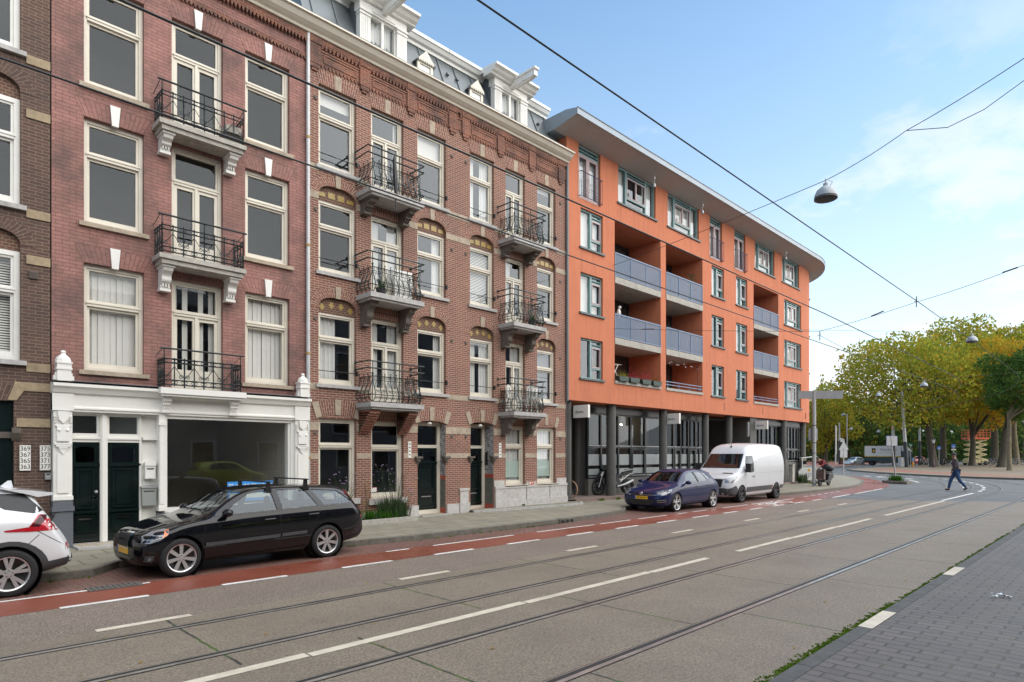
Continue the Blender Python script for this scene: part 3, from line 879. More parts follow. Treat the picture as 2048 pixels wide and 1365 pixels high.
def text_mesh(txt, size, name, mat, parent, loc, rot=(PI/2, 0, 0), depth=0.002, align='CENTER', sx=1.0):
    cu = bpy.data.curves.new(name, 'FONT'); cu.body = txt; cu.size = size; cu.extrude = depth; cu.align_x = align; cu.align_y = 'CENTER'
    tmp = bpy.data.objects.new('tmp', cu); C.objects.link(tmp)
    dg = bpy.context.evaluated_depsgraph_get(); me = bpy.data.meshes.new_from_object(tmp.evaluated_get(dg))
    bpy.data.objects.remove(tmp); bpy.data.curves.remove(cu)
    me.materials.clear(); me.materials.append(mat); me.name = name
    o = bpy.data.objects.new(name, me); C.objects.link(o)
    if parent: o.parent = parent
    o.location = loc; o.rotation_euler = rot; o.scale = (sx, 1, 1)
    return o

# ================================================================== the red-painted brick house with the white shopfront
L = (2.35, FY, 0)
H = thing('brick_house', 'narrow house of red-painted brick over a white wooden shopfront, three iron balconies', 'house', L)
hs = []
AX, BX, CX = (2.89, 3.99), (4.54, 5.65), (6.17, 7.29)
rows = ((3.72, 5.93), (6.76, 8.93), (9.6, 11.77))
for z0, z1 in rows:
    hs += [(AX[0], AX[1], z0, z1), (CX[0], CX[1], z0, z1)]
hs += [(BX[0], BX[1], 3.42, 5.93), (BX[0], BX[1], 6.3, 8.93), (BX[0], BX[1], 9.18, 11.77)]
mb = MB(); wall(mb, 2.35, 7.74, 3.2, 13.0, FY, hs, .14)
mb.poly([(2.35, FY, 12.9), (2.35, FY + 6, 12.9), (2.35, FY + 6, 3), (2.35, FY, 3)][::-1])
mb.build('wall', M['brick_pink'], H, L)
mb = MB(); mb.box(2.35, 7.74, FY + .3, FY + 7, 12.9, 13.0); mb.build('roof', M['lead'], H, L)
interior(H, L, 2.37, 7.72, 3.3, 12.9, FY + .15, FY + 1.9, 'dark_in', (6.2, 9.15))
mb = MB(); ks = MB()
for z0, z1 in rows:
    for (a, b) in (AX, CX): flat_arch(mb, a, b, z1, .36, FY - .006, .16); keystone(ks, (a + b)/2, z1 - .04, .42, FY)
flat_arch(mb, BX[0], BX[1], 11.77, .36, FY - .006, .16); keystone(ks, sum(BX)/2, 11.73, .42, FY)
for z in (5.93, 8.93): flat_arch(mb, BX[0], BX[1], z, .3, FY - .006, .1)
pieces(mb, 'window_arch', M['brick_pink'], H, L); pieces(ks, 'keystone', M['white'], H, L)
# toothed brick cornice under the gutter
mb = MB()
mb.box(2.35, 7.70, FY - .05, FY, 12.28, 12.36); mb.box(2.35, 7.70, FY - .10, FY, 12.75, 12.9)
for k in range(60):
    x = 2.4 + k*.089
    mb.prism([(x, 12.28), (x + .085, 12.28), (x + .042, 12.20)], FY - .05, FY)
    mb.prism([(x, 12.75), (x + .085, 12.75), (x + .042, 12.62)], FY - .10, FY)
mb.build('brick_cornice', M['brick_frieze'], H, L)
def gutter(root, L, x0, x1, y, z, cap0=True, fm='cream'):
    prof = [(0.0, 0.0), (-.15, 0.0), (-.17, .03), (-.15, .06), (-.22, .09), (-.31, .15), (-.36, .22), (-.38, .26), (-.45, .27), (-.45, .31), (-.40, .32), (-.1, .33), (0, .33)]
    mb = MB()
    mb.prism([(y + p[0], z + p[1]) for p in prof], x0, x1, 'yz')
    o = mb.build('cornice', M[fm], root, L)
    mb = MB(); mb.box(x0, x1, y - .452, y - .40, z + .313, z + .327); mb.build('gutter_edge', M['lead'], o, L)
    return o
gutter(H, L, 2.35, 7.76, FY, 12.9)
for i, (z0, z1) in enumerate(rows):
    R.seed(i + 40)
    window(H, L, AX[0], AX[1], z0, z1, FY, 'sash', 'cream', ('vane', 1) if i == 0 else None, tr=.66 if i else .63, glass='glass_old', sill='stone')
    window(H, L, CX[0], CX[1], z0, z1, FY, 'sash', 'cream', ('vane', 1) if i == 0 else None, tr=.66 if i else .66, glass='glass_old', sill='stone')
for i, (z0, z1) in enumerate(((3.42, 5.93), (6.3, 8.93), (9.18, 11.77))):
    R.seed(i + 50)
    window(H, L, BX[0], BX[1], z0, z1, FY, 'door', 'cream', ('vane', .5) if i == 0 else None, tr=.70, glass='glass_old', sill=None)
# balconies of the red house
def straight_balcony(root, L, x0, x1, z, depth, slab=True, small=False):
    b = MB(); y0 = FY - depth
    if slab:
        b.box(x0, x1, y0, FY, z - .10, z); b.box(x0 + .06, x1 - .06, y0 + .05, FY, z - .20, z - .10)
        o = b.build('balcony', M['concrete'], root, L)
    else:
        o = empty_part('balcony', root)
    r = MB(); ya = y0 + .05; xa, xb = x0 + .06, x1 - .06
    h0, h1, h2 = .06, .16, .62
    def side(P, w, n):
        # P maps (s, z) -> 3D; s along the side
        for h in (h0, h1, h2 - .09, h2): r.tube([P(0, z + h), P(w, z + h)], .014, 4)
        for k in range(n + 1):
            s = w*k/n
            r.tube([P(s, z + .0 if k % 2 == 0 else z + .03), P(s, z + h2 + .03)], .013 if k % 2 else .016, 4)
            for q in (-1, 1):
                if 0 < s + q*.05 < w:
                    for zz, rr in ((h2 - .045, .032), (.11, .032)):
                        r.tube([P(s + q*(.034 + .030*math.cos(t*.7)), z + zz + .030*math.sin(t*.7)) for t in range(9)], .008, 3, cap=False)
            if k < n:
                s2 = w*(k + 1)/n
                if k % 2 == 0:
                    r.tube([P(s, z + .20), P(s + (s2 - s)*.35, z + .26), P(s2, z + .46)], .009, 3, cap=False)
                    r.tube([P(s + .02 + a[0]*1.0, z + .235 + a[1]) for a in scroll(.05, 0, .05, PI, 1.4, -1)], .008, 3, cap=False)
                else:
                    r.tube([P(s2, z + .20), P(s2 - (s2 - s)*.35, z + .26), P(s, z + .46)], .009, 3, cap=False)
                    r.tube([P(s2 - .02 - a[0]*1.0, z + .235 + a[1]) for a in scroll(.05, 0, .05, PI, 1.4, -1)], .008, 3, cap=False)
    side(lambda s, zz: (xa + s, ya, zz), xb - xa, 8)
    side(lambda s, zz: (xa, ya + s, zz), depth - .07, 3)
    side(lambda s, zz: (xb, ya + s, zz), depth - .07, 3)
    r.build('railing', M['iron'], o, L)
    t = MB(); t.tube([(xa - .08, ya, z + .84), (xb + .08, ya, z + .84)], .021, 6)
    for xx in (xa, (xa + xb)/2, xb): t.tube([(xx, ya, z + .6), (xx, ya, z + .84)], .010, 4)
    for xx in (xa - .03, xb + .03): t.tube([(xx, ya, z + .84), (xx, FY, z + .72)], .008, 4)
    t.build('handrail', M['iron'], o, L)
    return o
def console(x, w, z, h, d, y=None):
    """scrolled corbel in side profile"""
    y = FY if y is None else y
    pr = [(y, z), (y - d, z), (y - d, z - .05), (y - d*.96, z - .09), (y - d*.93, z - .12)]
    for k in range(9):
        t = k/8
        pr.append((y - d*(.93 - .55*t + .10*math.sin(t*PI*2)*-1), z - .12 - (h - .22)*t))
    pr += [(y - d*.40, z - h + .05), (y - d*.36, z - h), (y, z - h)]
    mb = MB(); mb.prism(pr, x - w/2, x + w/2, 'yz')
    mb.box(x - w/2 - .03, x + w/2 + .03, y - d - .03, y, z - .045, z - .002)
    mb.box(x - w/2 - .015, x + w/2 + .015, y - d*.44, y, z - h - .03, z - h + .03)
    for q in (-.3, 0, .3): mb.box(x + q*w - .012, x + q*w + .012, y - d*.52, y - .04, z - h + .06, z - h*.5)
    return mb
for z in (6.3, 9.18):
    o = straight_balcony(H, L, 4.14, 5.98, z, .56)
    for xx in (4.36, 5.76):
        console(xx, .19, z - .2, .50 if z < 8 else .36, .42).build('bracket', M['white'], o, L)
straight_balcony(H, L, 4.2, 5.94, 3.44, .5, slab=False)
# shopfront
yS = FY - .16
P = MB()
P.prism([(FY + .1, 2.85), (yS, 2.85), (yS, 2.88), (yS - .03, 2.90), (yS - .03, 2.93), (yS, 2.96), (yS, 3.2), (yS - .06, 3.22), (yS - .10, 3.30), (yS - .16, 3.34), (yS - .16, 3.40), (FY + .1, 3.44)], 2.33, 7.74, 'yz')
P.box(4.18, 6.0, yS - .34, yS - .16, 3.30, 3.43); P.box(4.22, 5.96, yS - .30, yS - .1, 3.25, 3.30)
o = P.build('shopfront', M['shop_white'], H, L)
s = MB(); s.box(2.32, 7.75, yS - .17, FY, 3.441, 3.452); s.build('lead_flashing', M['lead'], o, L)
for xx in (4.36, 5.80): console(xx, .16, 3.27, .34, .20, yS).build('bracket', M['shop_white'], o, L)
def pilaster(x0, x1, ornate=True):
    q = MB(); y1 = yS - .02
    q.box(x0, x1, y1, FY + .1, 1.06, 2.85)
    q.box(x0 - .02, x1 + .02, y1 - .03, FY, 2.86, 3.2); 
    c = (x0 + x1)/2; w = x1 - x0
    q.box(x0 + .06, x1 - .06, y1 - .03, y1, 1.22, 2.0)
    q.box(x0 - .012, x1 + .012, y1 - .035, y1, 1.08, 1.16)
    for z, ww in ((2.10, .5), (2.14, .8), (2.18, 1.0), (2.55, .9)): q.box(c - w*ww*.48, c + w*ww*.48, y1 - .05, y1, z, z + .035)
    q.prism([(c - w*.22, 2.09), (c + w*.22, 2.09), (c, 1.98)], y1 - .045, y1)
    q.box(c - w*.34, c + w*.34, y1 - .06, y1, 2.25, 2.55)
    for sg in (-1, 1): q.sphere((c + sg*w*.22, y1 - .05, 2.47), .035, 8, 5)
    q.prism([(c - w*.3, 2.84), (c + w*.3, 2.84), (c + w*.24, 2.68), (c, 2.60), (c - w*.24, 2.68)], y1 - .07, y1)
    for sg in (-1, 1):
        for zz in (2.62, 2.67, 2.72): q.box(c + sg*w*.42 - .02, c + sg*w*.42 + .02, y1 - .04, y1, zz, zz + .03)
    # finial on the cornice
    yb = yS - .06
    q.box(c - .115, c + .115, yb - .115, yb + .115, 3.44, 3.66); q.box(c - .17, c + .17, yb - .06, yb + .06, 3.44, 3.54); q.box(c - .145, c + .145, yb - .06, yb + .06, 3.54, 3.60)
    q.box(c - .13, c + .13, yb - .13, yb + .13, 3.66, 3.70); q.box(c - .12, c + .12, yb - .12, yb + .12, 3.70, 3.78); q.box(c - .135, c + .135, yb - .135, yb + .135, 3.78, 3.81)
    q.lathe([(.135, 3.81), (.13, 3.87), (.10, 3.92), (.05, 3.96), (.035, 3.99), (.05, 4.01), (.035, 4.04), (0, 4.05)], (c, yb, 0), 10)
    a = q.build('pilaster', M['shop_white'], H, L)
    g = MB(); g.box(x0 - .01, x1 + .01, y1 - .03, FY + .1, .12, 1.06); g.box(x0 - .03, x1 + .03, y1 - .06, FY, .86, .95); g.build('pilaster_base', M['grey_base'], a, L)
pilaster(2.35, 2.66); pilaster(7.36, 7.72)
f = MB()
yd = FY + .02
f.box(3.17, 3.30, yd - .06, yd + .12, .17, 2.85); f.box(3.20, 3.27, yd - .09, yd - .06, .17, 2.85)      # post between the doors
f.box(2.66, 3.17, yd, yd + .1, 2.24, 2.42); f.box(3.30, 3.92, yd, yd + .1, 2.24, 2.42)
f.box(2.66, 3.17, yd, yd + .1, 2.78, 2.85); f.box(3.30, 3.92, yd, yd + .1, 2.78, 2.85)
for a, b in ((2.66, 2.70), (3.13, 3.17), (3.30, 3.345), (3.875, 3.92)): f.box(a, b, yd + .005, yd + .1, 2.42, 2.78)
f.box(2.66, 3.17, yd - .03, yd, 2.30, 2.34); f.box(3.30, 3.92, yd - .03, yd, 2.30, 2.34)
f.box(3.92, 4.24, yd + .05, yd + .15, .17, 2.85); f.box(3.96, 4.10, yd + .03, yd + .05, .3, 2.2); f.box(3.90, 3.94, yd - .02, yd + .05, .17, 2.85); f.box(3.96, 4.24, yd - .05, yd + .05, 2.30, 2.36)
f.box(4.24, 4.36, yS, yd + .1, .75, 2.85); f.box(4.225, 4.375, yS - .03, yd, 2.62, 2.70); f.box(4.255, 4.345, yS - .02, yS, .9, 2.6); f.box(4.225, 4.375, yS - .03, yd, .75, .85)
f.box(4.36, 7.36, yS + .06, yd + .1, 2.78, 2.85); f.box(4.36, 7.36, yS + .05, yd + .1, .70, .80)
f.box(4.36, 4.42, yS + .06, yd + .1, .80, 2.78); f.box(7.28, 7.36, yS + .06, yd + .1, .80, 2.78); f.box(7.22, 7.28, yS + .10, yd + .1, .80, 2.78)
fr = f.build('shop_frame', M['shop_white'], H, L)
g = MB(); g.poly([(4.42, yd + .06, .80), (7.22, yd + .06, .80), (7.22, yd + .06, 2.78), (4.42, yd + .06, 2.78)]); g.build('shop_pane', M['glass'], fr, L)
g = MB()
for a, b in ((2.70, 3.13), (3.345, 3.875)): g.poly([(a, yd + .06, 2.42), (b, yd + .06, 2.42), (b, yd + .06, 2.78), (a, yd + .06, 2.78)])
pieces(g, 'fanlight_pane', M['glass_shop'], fr, L)
g = MB(); g.box(4.24, 7.36, yS + .02, FY + .1, .12, .70); g.box(4.22, 7.36, yS - .01, yS + .02, .12, .22); g.build('shop_plinth', M['grey_base'], H, L)
g = MB()                                                     # the empty shop: pale wall on the right, dark at the back
g.poly([(7.34, FY + .2, .2), (7.34, FY + 5, .2), (7.34, FY + 5, 3.1), (7.34, FY + .2, 3.1)]); g.poly([(2.6, FY + 5, .2), (7.34, FY + 5, .2), (7.34, FY + 5, 3.1), (2.6, FY + 5, 3.1)])
g.poly([(2.6, FY + .2, 3.1), (2.6, FY + 5, 3.1), (7.34, FY + 5, 3.1), (7.34, FY + .2, 3.1)]); g.poly([(2.6, FY + .2, .2), (7.34, FY + .2, .2), (7.34, FY + 5, .2), (2.6, FY + 5, .2)]); g.poly([(4.3, FY + .2, .2), (4.3, FY + 5, .2), (4.3, FY + 5, 3.1), (4.3, FY + .2, 3.1)])
g.build('shop_interior', M['room'], H, L)
def house_door(root, L, x0, x1, z0, z1, y, m='door_green', knob=None, glassz=.80):
    d = MB(); w = x1 - x0; h = z1 - z0
    d.box(x0, x1, y, y + .06, z0, z1)
    zb = z0 + h*.30
    # top light
    lo, hi = z0 + h*glassz, z1 - .09
    cv = arch_curve(x0 + .09, x1 - .09, hi - .08, .08, 8)
    frame_rect(d, x0 + .06, x1 - .06, lo - .04, z1 - .03, .03, y - .02, y)
    d.box(x0 - .005, x1 + .005, y - .05, y, lo - .09, lo - .04)
    frame_rect(d, x0 + .10, x1 - .10, zb + .06, lo - .14, .035, y - .03, y); frame_rect(d, x0 + .17, x1 - .17, zb + .13, lo - .21, .02, y - .015, y)
    d.box(x0 + .04, x1 - .04, y - .05, y, zb - .03, zb + .02)
    frame_rect(d, x0 + .10, x1 - .10, z0 + .20, zb - .08, .03, y - .03, y)
    d.box(x0 + .02, x1 - .02, y - .04, y, z0 + .10, z0 + .15)
    o = d.build('door', M[m], root, L)
    g = MB(); g.prism([(x0 + .09, lo)] + [(x1 - .09, lo)] + cv[::-1], y - .012, y - .003); g.build('door_light', M['carglass_dark'], o, L)
    q = MB(); q.box(x0 + w*.28, x1 - w*.28, y - .035, y - .005, z0 + h*.22, z0 + h*.235)
    q.build('letter_slot', M['chrome'], o, L)
    if knob:
        q = MB(); q.sphere((knob, y - .06, z0 + 1.02), .035, 10, 6); q.lathe([(.028, 0), (.028, .03), (0, .03)], (knob, y - .03, z0 + .9), 8, 'y'); q.build('door_knob', M['steel'], o, L)
    return o
house_door(H, L, 2.66, 3.17, .19, 2.24, yd + .03, knob=3.10); house_door(H, L, 3.30, 3.92, .19, 2.24, yd + .03)
q = MB(); q.box(2.66, 3.95, FY - .75, FY + .1, .10, .165); st = q.build('door_step', M['stone_grey'], H, L)
q = MB()
for k in range(9):
    for j in range(6):
        if (k + j) % 2 == 0: q.box(2.70 + k*.135, 2.70 + k*.135 + .1, FY - .62 + j*.1, FY - .55 + j*.1, .165, .169)
q.build('tile_pattern', M['tile_yellow'], st, L)
t = thing('mailbox', 'white letterbox beside the dark green door, above the grey one', 'letterbox', (4.09, yd - .04, 1.46))
q = MB(); q.box(-.10, .10, -.07, .07, 0, .28); q.prism([(-.09, .28), (.09, .28), (.09, .33), (-.09, .38)], -.11, .11, 'yz'); q.build('box', M['shop_white'], t); q = MB(); q.box(-.07, .07, -.075, -.07, .20, .225); q.build('slot', M['black'], t)
t = thing('mailbox', 'grey metal letterbox beside the dark green door, below the white one', 'letterbox', (4.06, yd - .06, .88))
q = MB(); q.box(-.14, .14, -.08, .07, 0, .38); q.prism([(-.10, .38), (.08, .38), (.08, .43), (-.10, .39)], -.15, .15, 'yz'); q.build('box', simple('grey_letterbox', (.34, .36, .35), .4, .3), t); q = MB(); q.box(-.10, .10, -.085, -.08, .30, .32); q.build('slot', M['black'], t)

# ================================================================== dark brick house at the left edge
L = (-3.3, FY, 0)
H = thing('brick_house', 'dark brown brick house with yellow stone bands at the left edge of the picture', 'house', L)
hs = []
cols = ((-2.6, -1.45), (-.85, .2), (.72, 1.86))
for a, b in cols:
    hs += [(a, b, 3.8, 6.32, .28), (a, b, 6.8, 9.28, .28), (a, b, 9.78, 12.0)]
hs += [(.55, 1.76, .15, 3.02), (-2.7, -.6, .8, 3.0)]
mb = MB(); wall(mb, -3.3, 2.33, .1, 13.4, FY + .02, hs, .14); mb.build('wall', M['brick_dark'], H, L)
interior(H, L, -3.28, 2.32, .1, 13.4, FY + .2, FY + 1.9, 'dark_in', (3.5, 6.4, 9.5))
mb = MB()
for z in (3.60, 6.60, 9.6, 8.55, 3.22, 2.52, 5.7): 
    xs = [(1.95, 2.33), (.3, .62), (-1.35, -.95)] if z not in (3.22, 2.52) else [(1.80, 2.33), (-.5, .5)]
    for a, b in xs: mb.box(a, b, FY - .005, FY + .05, z, z + .17)
mb.prism([(1.66, 3.03), (1.80, 3.03), (1.96, 3.30), (1.78, 3.40)], FY - .01, FY + .05)
pieces(mb, 'stone_band', M['stone_yellow'], H, L)
mb = MB()
for a, b in cols:
    for z in (6.04, 9.0): arch_band(mb, a, b, z, .28, .24, FY + .012)
flat_arch(mb, .55, 1.76, 3.02, .34, FY + .014, .16)
pieces(mb, 'window_arch', M['brick_dark'], H, L)
mb = MB()
for a, b in cols:
    for z in (6.04, 9.0): mb.prism([(a, z - .12)] + [(b, z - .12)] + arch_curve(a, b, z, .275)[::-1], FY + .11, FY + .16)
pieces(mb, 'tympanum', M['tile_brown'], H, L)
for a, b in cols:
    for z0, z1 in ((3.8, 5.92), (6.8, 8.88), (9.78, 12.0)): window(H, L, a, b, z0, z1, FY, 'sash', 'white', ('lamel', 1) if z0 < 4 else None, rec=.10, tr=.64, glass='glass_old', fw=.09)
window(H, L, -2.7, -.6, .8, 3.0, FY, 'sash', 'white', None, rec=.1, tr=.7)
q = MB(); q.box(.55, 1.76, FY + .10, FY + .2, .15, 2.3); q.box(.55, 1.76, FY + .12, FY + .2, 2.42, 3.02); o = q.build('door', M['door_green'], H, L)
q = MB(); q.box(.55, 1.76, FY + .06, FY + .2, 2.30, 2.42); q.build('door_transom', M['stone_dark'], o, L)
q = MB(); q.prism([(FY, 2.5), (FY - .1, 2.5), (FY - .1, 2.4), (FY - .04, 2.3), (FY, 2.25)], 1.72, 1.86, 'yz'); q.build('bracket', M['stone_dark'], H, L)
q = MB(); q.box(1.99, 2.14, FY - .01, FY + .02, 5.42, 5.57)
for k in range(4): q.box(1.995, 2.135, FY - .02, FY - .01, 5.43 + k*.035, 5.445 + k*.035)
q.build('air_grille', M['stone_dark'], H, L)
for x, nums, lab in ((1.93, '369 367 365 363', 'white enamel plate of four house numbers, 369 at the top, nearer the dark doorway'), (2.245, '375 373 371 377', 'white enamel plate of four house numbers, 375 at the top, right above the key safe')):
    t = thing('number_plate', lab, 'number plate', (x, FY - .012, 1.92), 0)
    q = MB(); q.box(-.085, .085, -.012, .03, -.245, .245); q.build('enamel_plate', M['shop_white'], t)
    for k, s in enumerate(nums.split()):
        text_mesh(s, .125, 'number', M['black'], t, (0, -.0135, .175 - k*.117), depth=.001, sx=.86)
t = thing('key_safe', 'small grey key safe below the house numbers 375 to 377', 'key safe', (2.29, FY - .01, 1.56)); q = MB(); q.box(-.05, .05, -.04, .03, -.07, .06); q.box(-.035, .035, -.05, -.04, -.05, .01); q.build('case', M['steel'], t); q = MB(); q.box(-.03, .03, -.043, -.04, .02, .045); q.build('dial', M['black'], t)
# ================================================================== the two brown brick houses
def bombe_railing(x0, x1, z, depth):
    r = MB()
    prof = [(.015, .0), (.07, .075), (.15, .125), (.22, .135), (.32, .105), (.46, .05), (.60, .012), (.70, .0), (.76, .025)]
    ya = FY - depth + .13; xa, xb = x0 + .14, x1 - .14
    def d(h):
        for (h0, d0), (h1, d1) in zip(prof, prof[1:]):
            if h <= h1: return d0 + (d1 - d0)*(h - h0)/(h1 - h0)
        return prof[-1][1]
    sides = ((lambda s, h: (xa + s, ya - d(h), z + h), xb - xa, 8), (lambda s, h: (xa - d(h), ya + s, z + h), depth - .13, 3), (lambda s, h: (xb + d(h), ya + s, z + h), depth - .13, 3))
    for P, w, n in sides:
        lo, hi = (-.1, w + .1) if n == 8 else (-.1, w)
        for h, rr in ((.02, .013), (.20, .012), (.60, .010), (.71, .013)):
            a, b = -d(h), w + (d(h) if n == 8 else 0)
            r.tube([P(a, h), P(b, h)], rr, 4)
        for k in range(n + 1):
            s = w*k/n
            r.tube([P(s, p[0]) for p in prof], .0125, 4)
            r.sphere(P(s, .785), .02, 6, 4)
            if k < n:
                m = s + w/n/2
                for sg in (-1, 1):
                    r.tube([P(m + sg*(w/n*.26) + a[0]*sg, .285 + a[1]) for a in scroll(0, 0, .055, PI, 1.5, -1, 12)], .008, 3, cap=False)
                    r.tube([P(m + sg*(w/n*.46), .30), P(m + sg*(w/n*.40), .42), P(m + sg*.012, .56)], .009, 3, cap=False)
                    r.tube([P(m + sg*(w/n*.24) + a[0]*sg, .115 + a[1]) for a in scroll(0, 0, .04, PI, 1.3, -1, 10)], .008, 3, cap=False)
                    r.tube([P(m + sg*(w/n*.25) + a[0]*sg, .655 + a[1]) for a in scroll(0, 0, .036, 0, 1.2, 1, 9)], .007, 3, cap=False)
    return r
def bombe_balcony(root, L, x0, x1, z, depth, mats=('concrete', 'iron_green')):
    b = MB(); b.box(x0, x1, FY - depth, FY, z - .13, z); b.box(x0 + .07, x1 - .07, FY - depth + .06, FY, z - .19, z - .13)
    o = b.build('balcony', M['stone_grey'], root, L)
    bombe_railing(x0, x1, z, depth).build('railing', M['iron_green'], o, L)
    t = MB(); ya = FY - depth + .10; xa, xb = x0 - .02, x1 + .06
    for h in (.92, 1.11):
        t.tube([(xa, FY + .02, z + h), (xa, ya, z + h), (xb, ya, z + h), (xb, FY + .02, z + h)], .020, 6)
        for xx in (xa, xb): t.box(xx - .03, xx + .03, FY - .02, FY, z + h - .05, z + h + .05)
    for xx in (x0 + .12, (x0 + x1)/2 + .1, x1 - .08): t.tube([(xx, ya + .02, z + .02), (xx, ya, z + 1.11)], .012, 5)
    t.build('handrail', M['iron_green'], o, L)
    return o

def brown_house(xa, xb, cols, right, label):
    L = (xa, FY, 0)
    H = thing('brick_house', label, 'house', L, 0, 'pair of brown brick houses under one zinc mansard roof')
    A, B, Cc = cols
    bm = 'brick_brown2' if right else 'brick_brown'
    outer = (A, Cc)
    hs = []
    for a, b in outer: hs += [(a, b, 3.85, 6.19, .33), (a, b, 6.83, 9.17, .33), (a, b, 9.62, 11.78)]
    hs += [(B[0], B[1], 3.40, 5.85), (B[0], B[1], 6.36, 8.76), (B[0], B[1], 9.2, 11.78)]
    if not right:
        dx = (11.30, 12.37); hs += [(A[0], A[1], .78, 2.95), (B[0], B[1], .72, 2.92), (dx[0], dx[1], .14, 3.0, .10, .28)]
    else:
        dx = (13.40, 14.43); hs += [(B[0], B[1], .92, 2.95), (Cc[0], Cc[1], .92, 2.95), (dx[0], dx[1], .16, 3.03, .10, .45)]
    mb = MB(); wall(mb, xa, xb, .05, 12.95, FY, hs, .13)
    if right: mb.poly([(xb, FY, .05), (xb, FY + 7, .05), (xb, FY + 7, 13.2), (xb, FY, 13.2)])
    mb.build('wall', M[bm], H, L)
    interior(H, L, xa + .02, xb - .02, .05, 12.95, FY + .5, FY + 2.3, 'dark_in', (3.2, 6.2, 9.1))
    # arches, keys, bands
    ar = MB(); st = MB(); ty = MB()
    for a, b in outer:
        for zt in (6.19, 9.17):
            arch_band(ar, a, b, zt - .33, .33, .24, FY - .008)
            keystone(st, (a + b)/2, zt - .02, .32, FY, .14, .17, .03)
        flat_arch(ar, a, b, 11.78, .40, FY - .008, .12); st.box((a + b)/2 - .09, (a + b)/2 + .09, FY - .02, FY, 11.78, 12.16)
    flat_arch(ar, B[0], B[1], 11.78, .40, FY - .008, .12); st.box((B[0] + B[1])/2 - .09, (B[0] + B[1])/2 + .09, FY - .02, FY, 11.78, 12.16)
    for z in (5.85, 8.76, 2.93 if not right else 2.96): flat_arch(ar, B[0], B[1], z, .32, FY - .008, .05)
    if not right: seg_arch(ar, st, A[0] - .03, A[1] + .03, 2.95, .09, .42, FY - .008); seg_arch(ar, st, dx[0] - .04, dx[1] + .04, 2.92, .10, .40, FY - .008)
    else: seg_arch(ar, st, Cc[0] - .03, Cc[1] + .03, 2.95, .09, .40, FY - .008); seg_arch(ar, st, dx[0] - .04, dx[1] + .04, 2.95, .10, .40, FY - .008)
    piers = []
    e = [xa] + [v for c in ((A, B, Cc)) for v in c] + [xb]
    for i in range(0, len(e), 2): piers.append((e[i] + (0.003 if i == 0 else 0), e[i + 1] - (.003 if i == 6 else 0)))
    for z0, z1 in ((3.70, 3.85), (8.72, 8.90), (9.46, 9.62)):
        for a, b in piers: st.box(a, b, FY - .012, FY, z0, z1)
    gp = [(xa, A[0]), (A[1], B[0]), (B[1], dx[0]), (dx[1], xb)] if not right else [(xa, dx[0]), (dx[1], B[0]), (B[1], Cc[0]), (Cc[1], xb)]
    for z0, z1 in ((2.62, 2.84), (1.86, 2.02)):
        for a, b in gp: st.box(a + .003, b - .003, FY - .012, FY, z0, z1)
    pieces(ar, 'window_arch', M[bm], H, L); pieces(st, 'stone_band', M['stone'], H, L)
    for (a, b), zt_ in [(c, z) for c in outer for z in (6.19, 9.17)]:
        ty = MB(); ty.prism([(a, zt_ - .43)] + [(b, zt_ - .43)] + arch_curve(a, b, zt_ - .33, .325)[::-1], FY + .10, FY + .14); o = ty.build('tympanum', M['tile_brown'], H, L); q = MB()
        n = 4
        for k in range(n):
            cx = a + (b - a)*(k + .5)/n; zc = 6.01 if k in (1, 2) else 5.94
            if zt_ < 7: q.box(cx - .08, cx + .08, FY + .09, FY + .10, zc - .045, zc + .01); q.box(cx - .04, cx + .04, FY + .09, FY + .10, zc - .10, zc - .045); q.box(cx - .04, cx + .04, FY + .09, FY + .10, zc + .01, zc + .065)
            else: q.box(cx - .10, cx + .10, FY + .09, FY + .10, 8.86, 9.02 if k in (1, 2) else 8.97); 
        pieces(q, 'yellow_tile', M['tile_yellow'], o, L)
    # iron wall anchors
    q = MB()
    for x in ((8.0, 12.62) if not right else (13.2, 17.85)):
        for z in (11.35, 8.42, 5.55, 2.55): q.lathe([(.0, -.03), (.045, -.03), (.06, 0)], (x, FY, z), 8, 'y')
    pieces(q, 'wall_anchor', M['stone_dark'], H, L)
    # frieze
    fz = MB()
    fz.box(xa, xb, FY - .03, FY, 12.28, 12.60); fz.box(xa, xb, FY - .05, FY, 12.60, 12.66); fz.box(xa, xb, FY - .085, FY, 12.80, 12.95)
    k = 0; x = xa + .02
    while x < xb - .09:
        fz.prism([(x, 12.28), (x + .10, 12.28), (x + .05, 12.17)], FY - .03, FY)
        fz.box(x, x + .05, FY - .08, FY, 12.66, 12.80)
        fz.prism([(x + .05, 12.80), (x + .1, 12.80), (x + .075, 12.70)], FY - .08, FY)
        x += .112
    pc = [(piers[0][0] + piers[0][1])/2 + .02, (A[1] + B[0])/2, (B[1] + Cc[0])/2, (piers[3][0] + piers[3][1])/2 - .02]
    for c in pc:
        fz.box(c - .16, c + .16, FY - .075, FY - .03, 12.22, 12.80); fz.box(c - .18, c + .18, FY - .10, FY - .03, 12.74, 12.95)
        fz.box(c - .13, c + .13, FY - .065, FY, 12.12, 12.22); fz.box(c - .08, c + .08, FY - .045, FY, 12.04, 12.12)
    for c0, c1 in zip(pc, pc[1:]):
        frame_rect(fz, c0 + .25, c1 - .25, 12.33, 12.58, .05, FY - .048, FY - .03)
    fz.build('frieze', M['brick_frieze'], H, L)
    gutter(H, L, xa - (.04 if not right else 0), xb + (.06 if right else 0), FY + .02, 12.92)
    # mansard
    y0, y1, zr0, zr1 = FY + .05, FY + .72, 13.2, 14.80
    rm = MB(); xe = xb - (.35 if right else 0)
    rm.poly([(xa, y0, zr0), (xb, y0, zr0), (xe, y1, zr1), (xa, y1, zr1)])
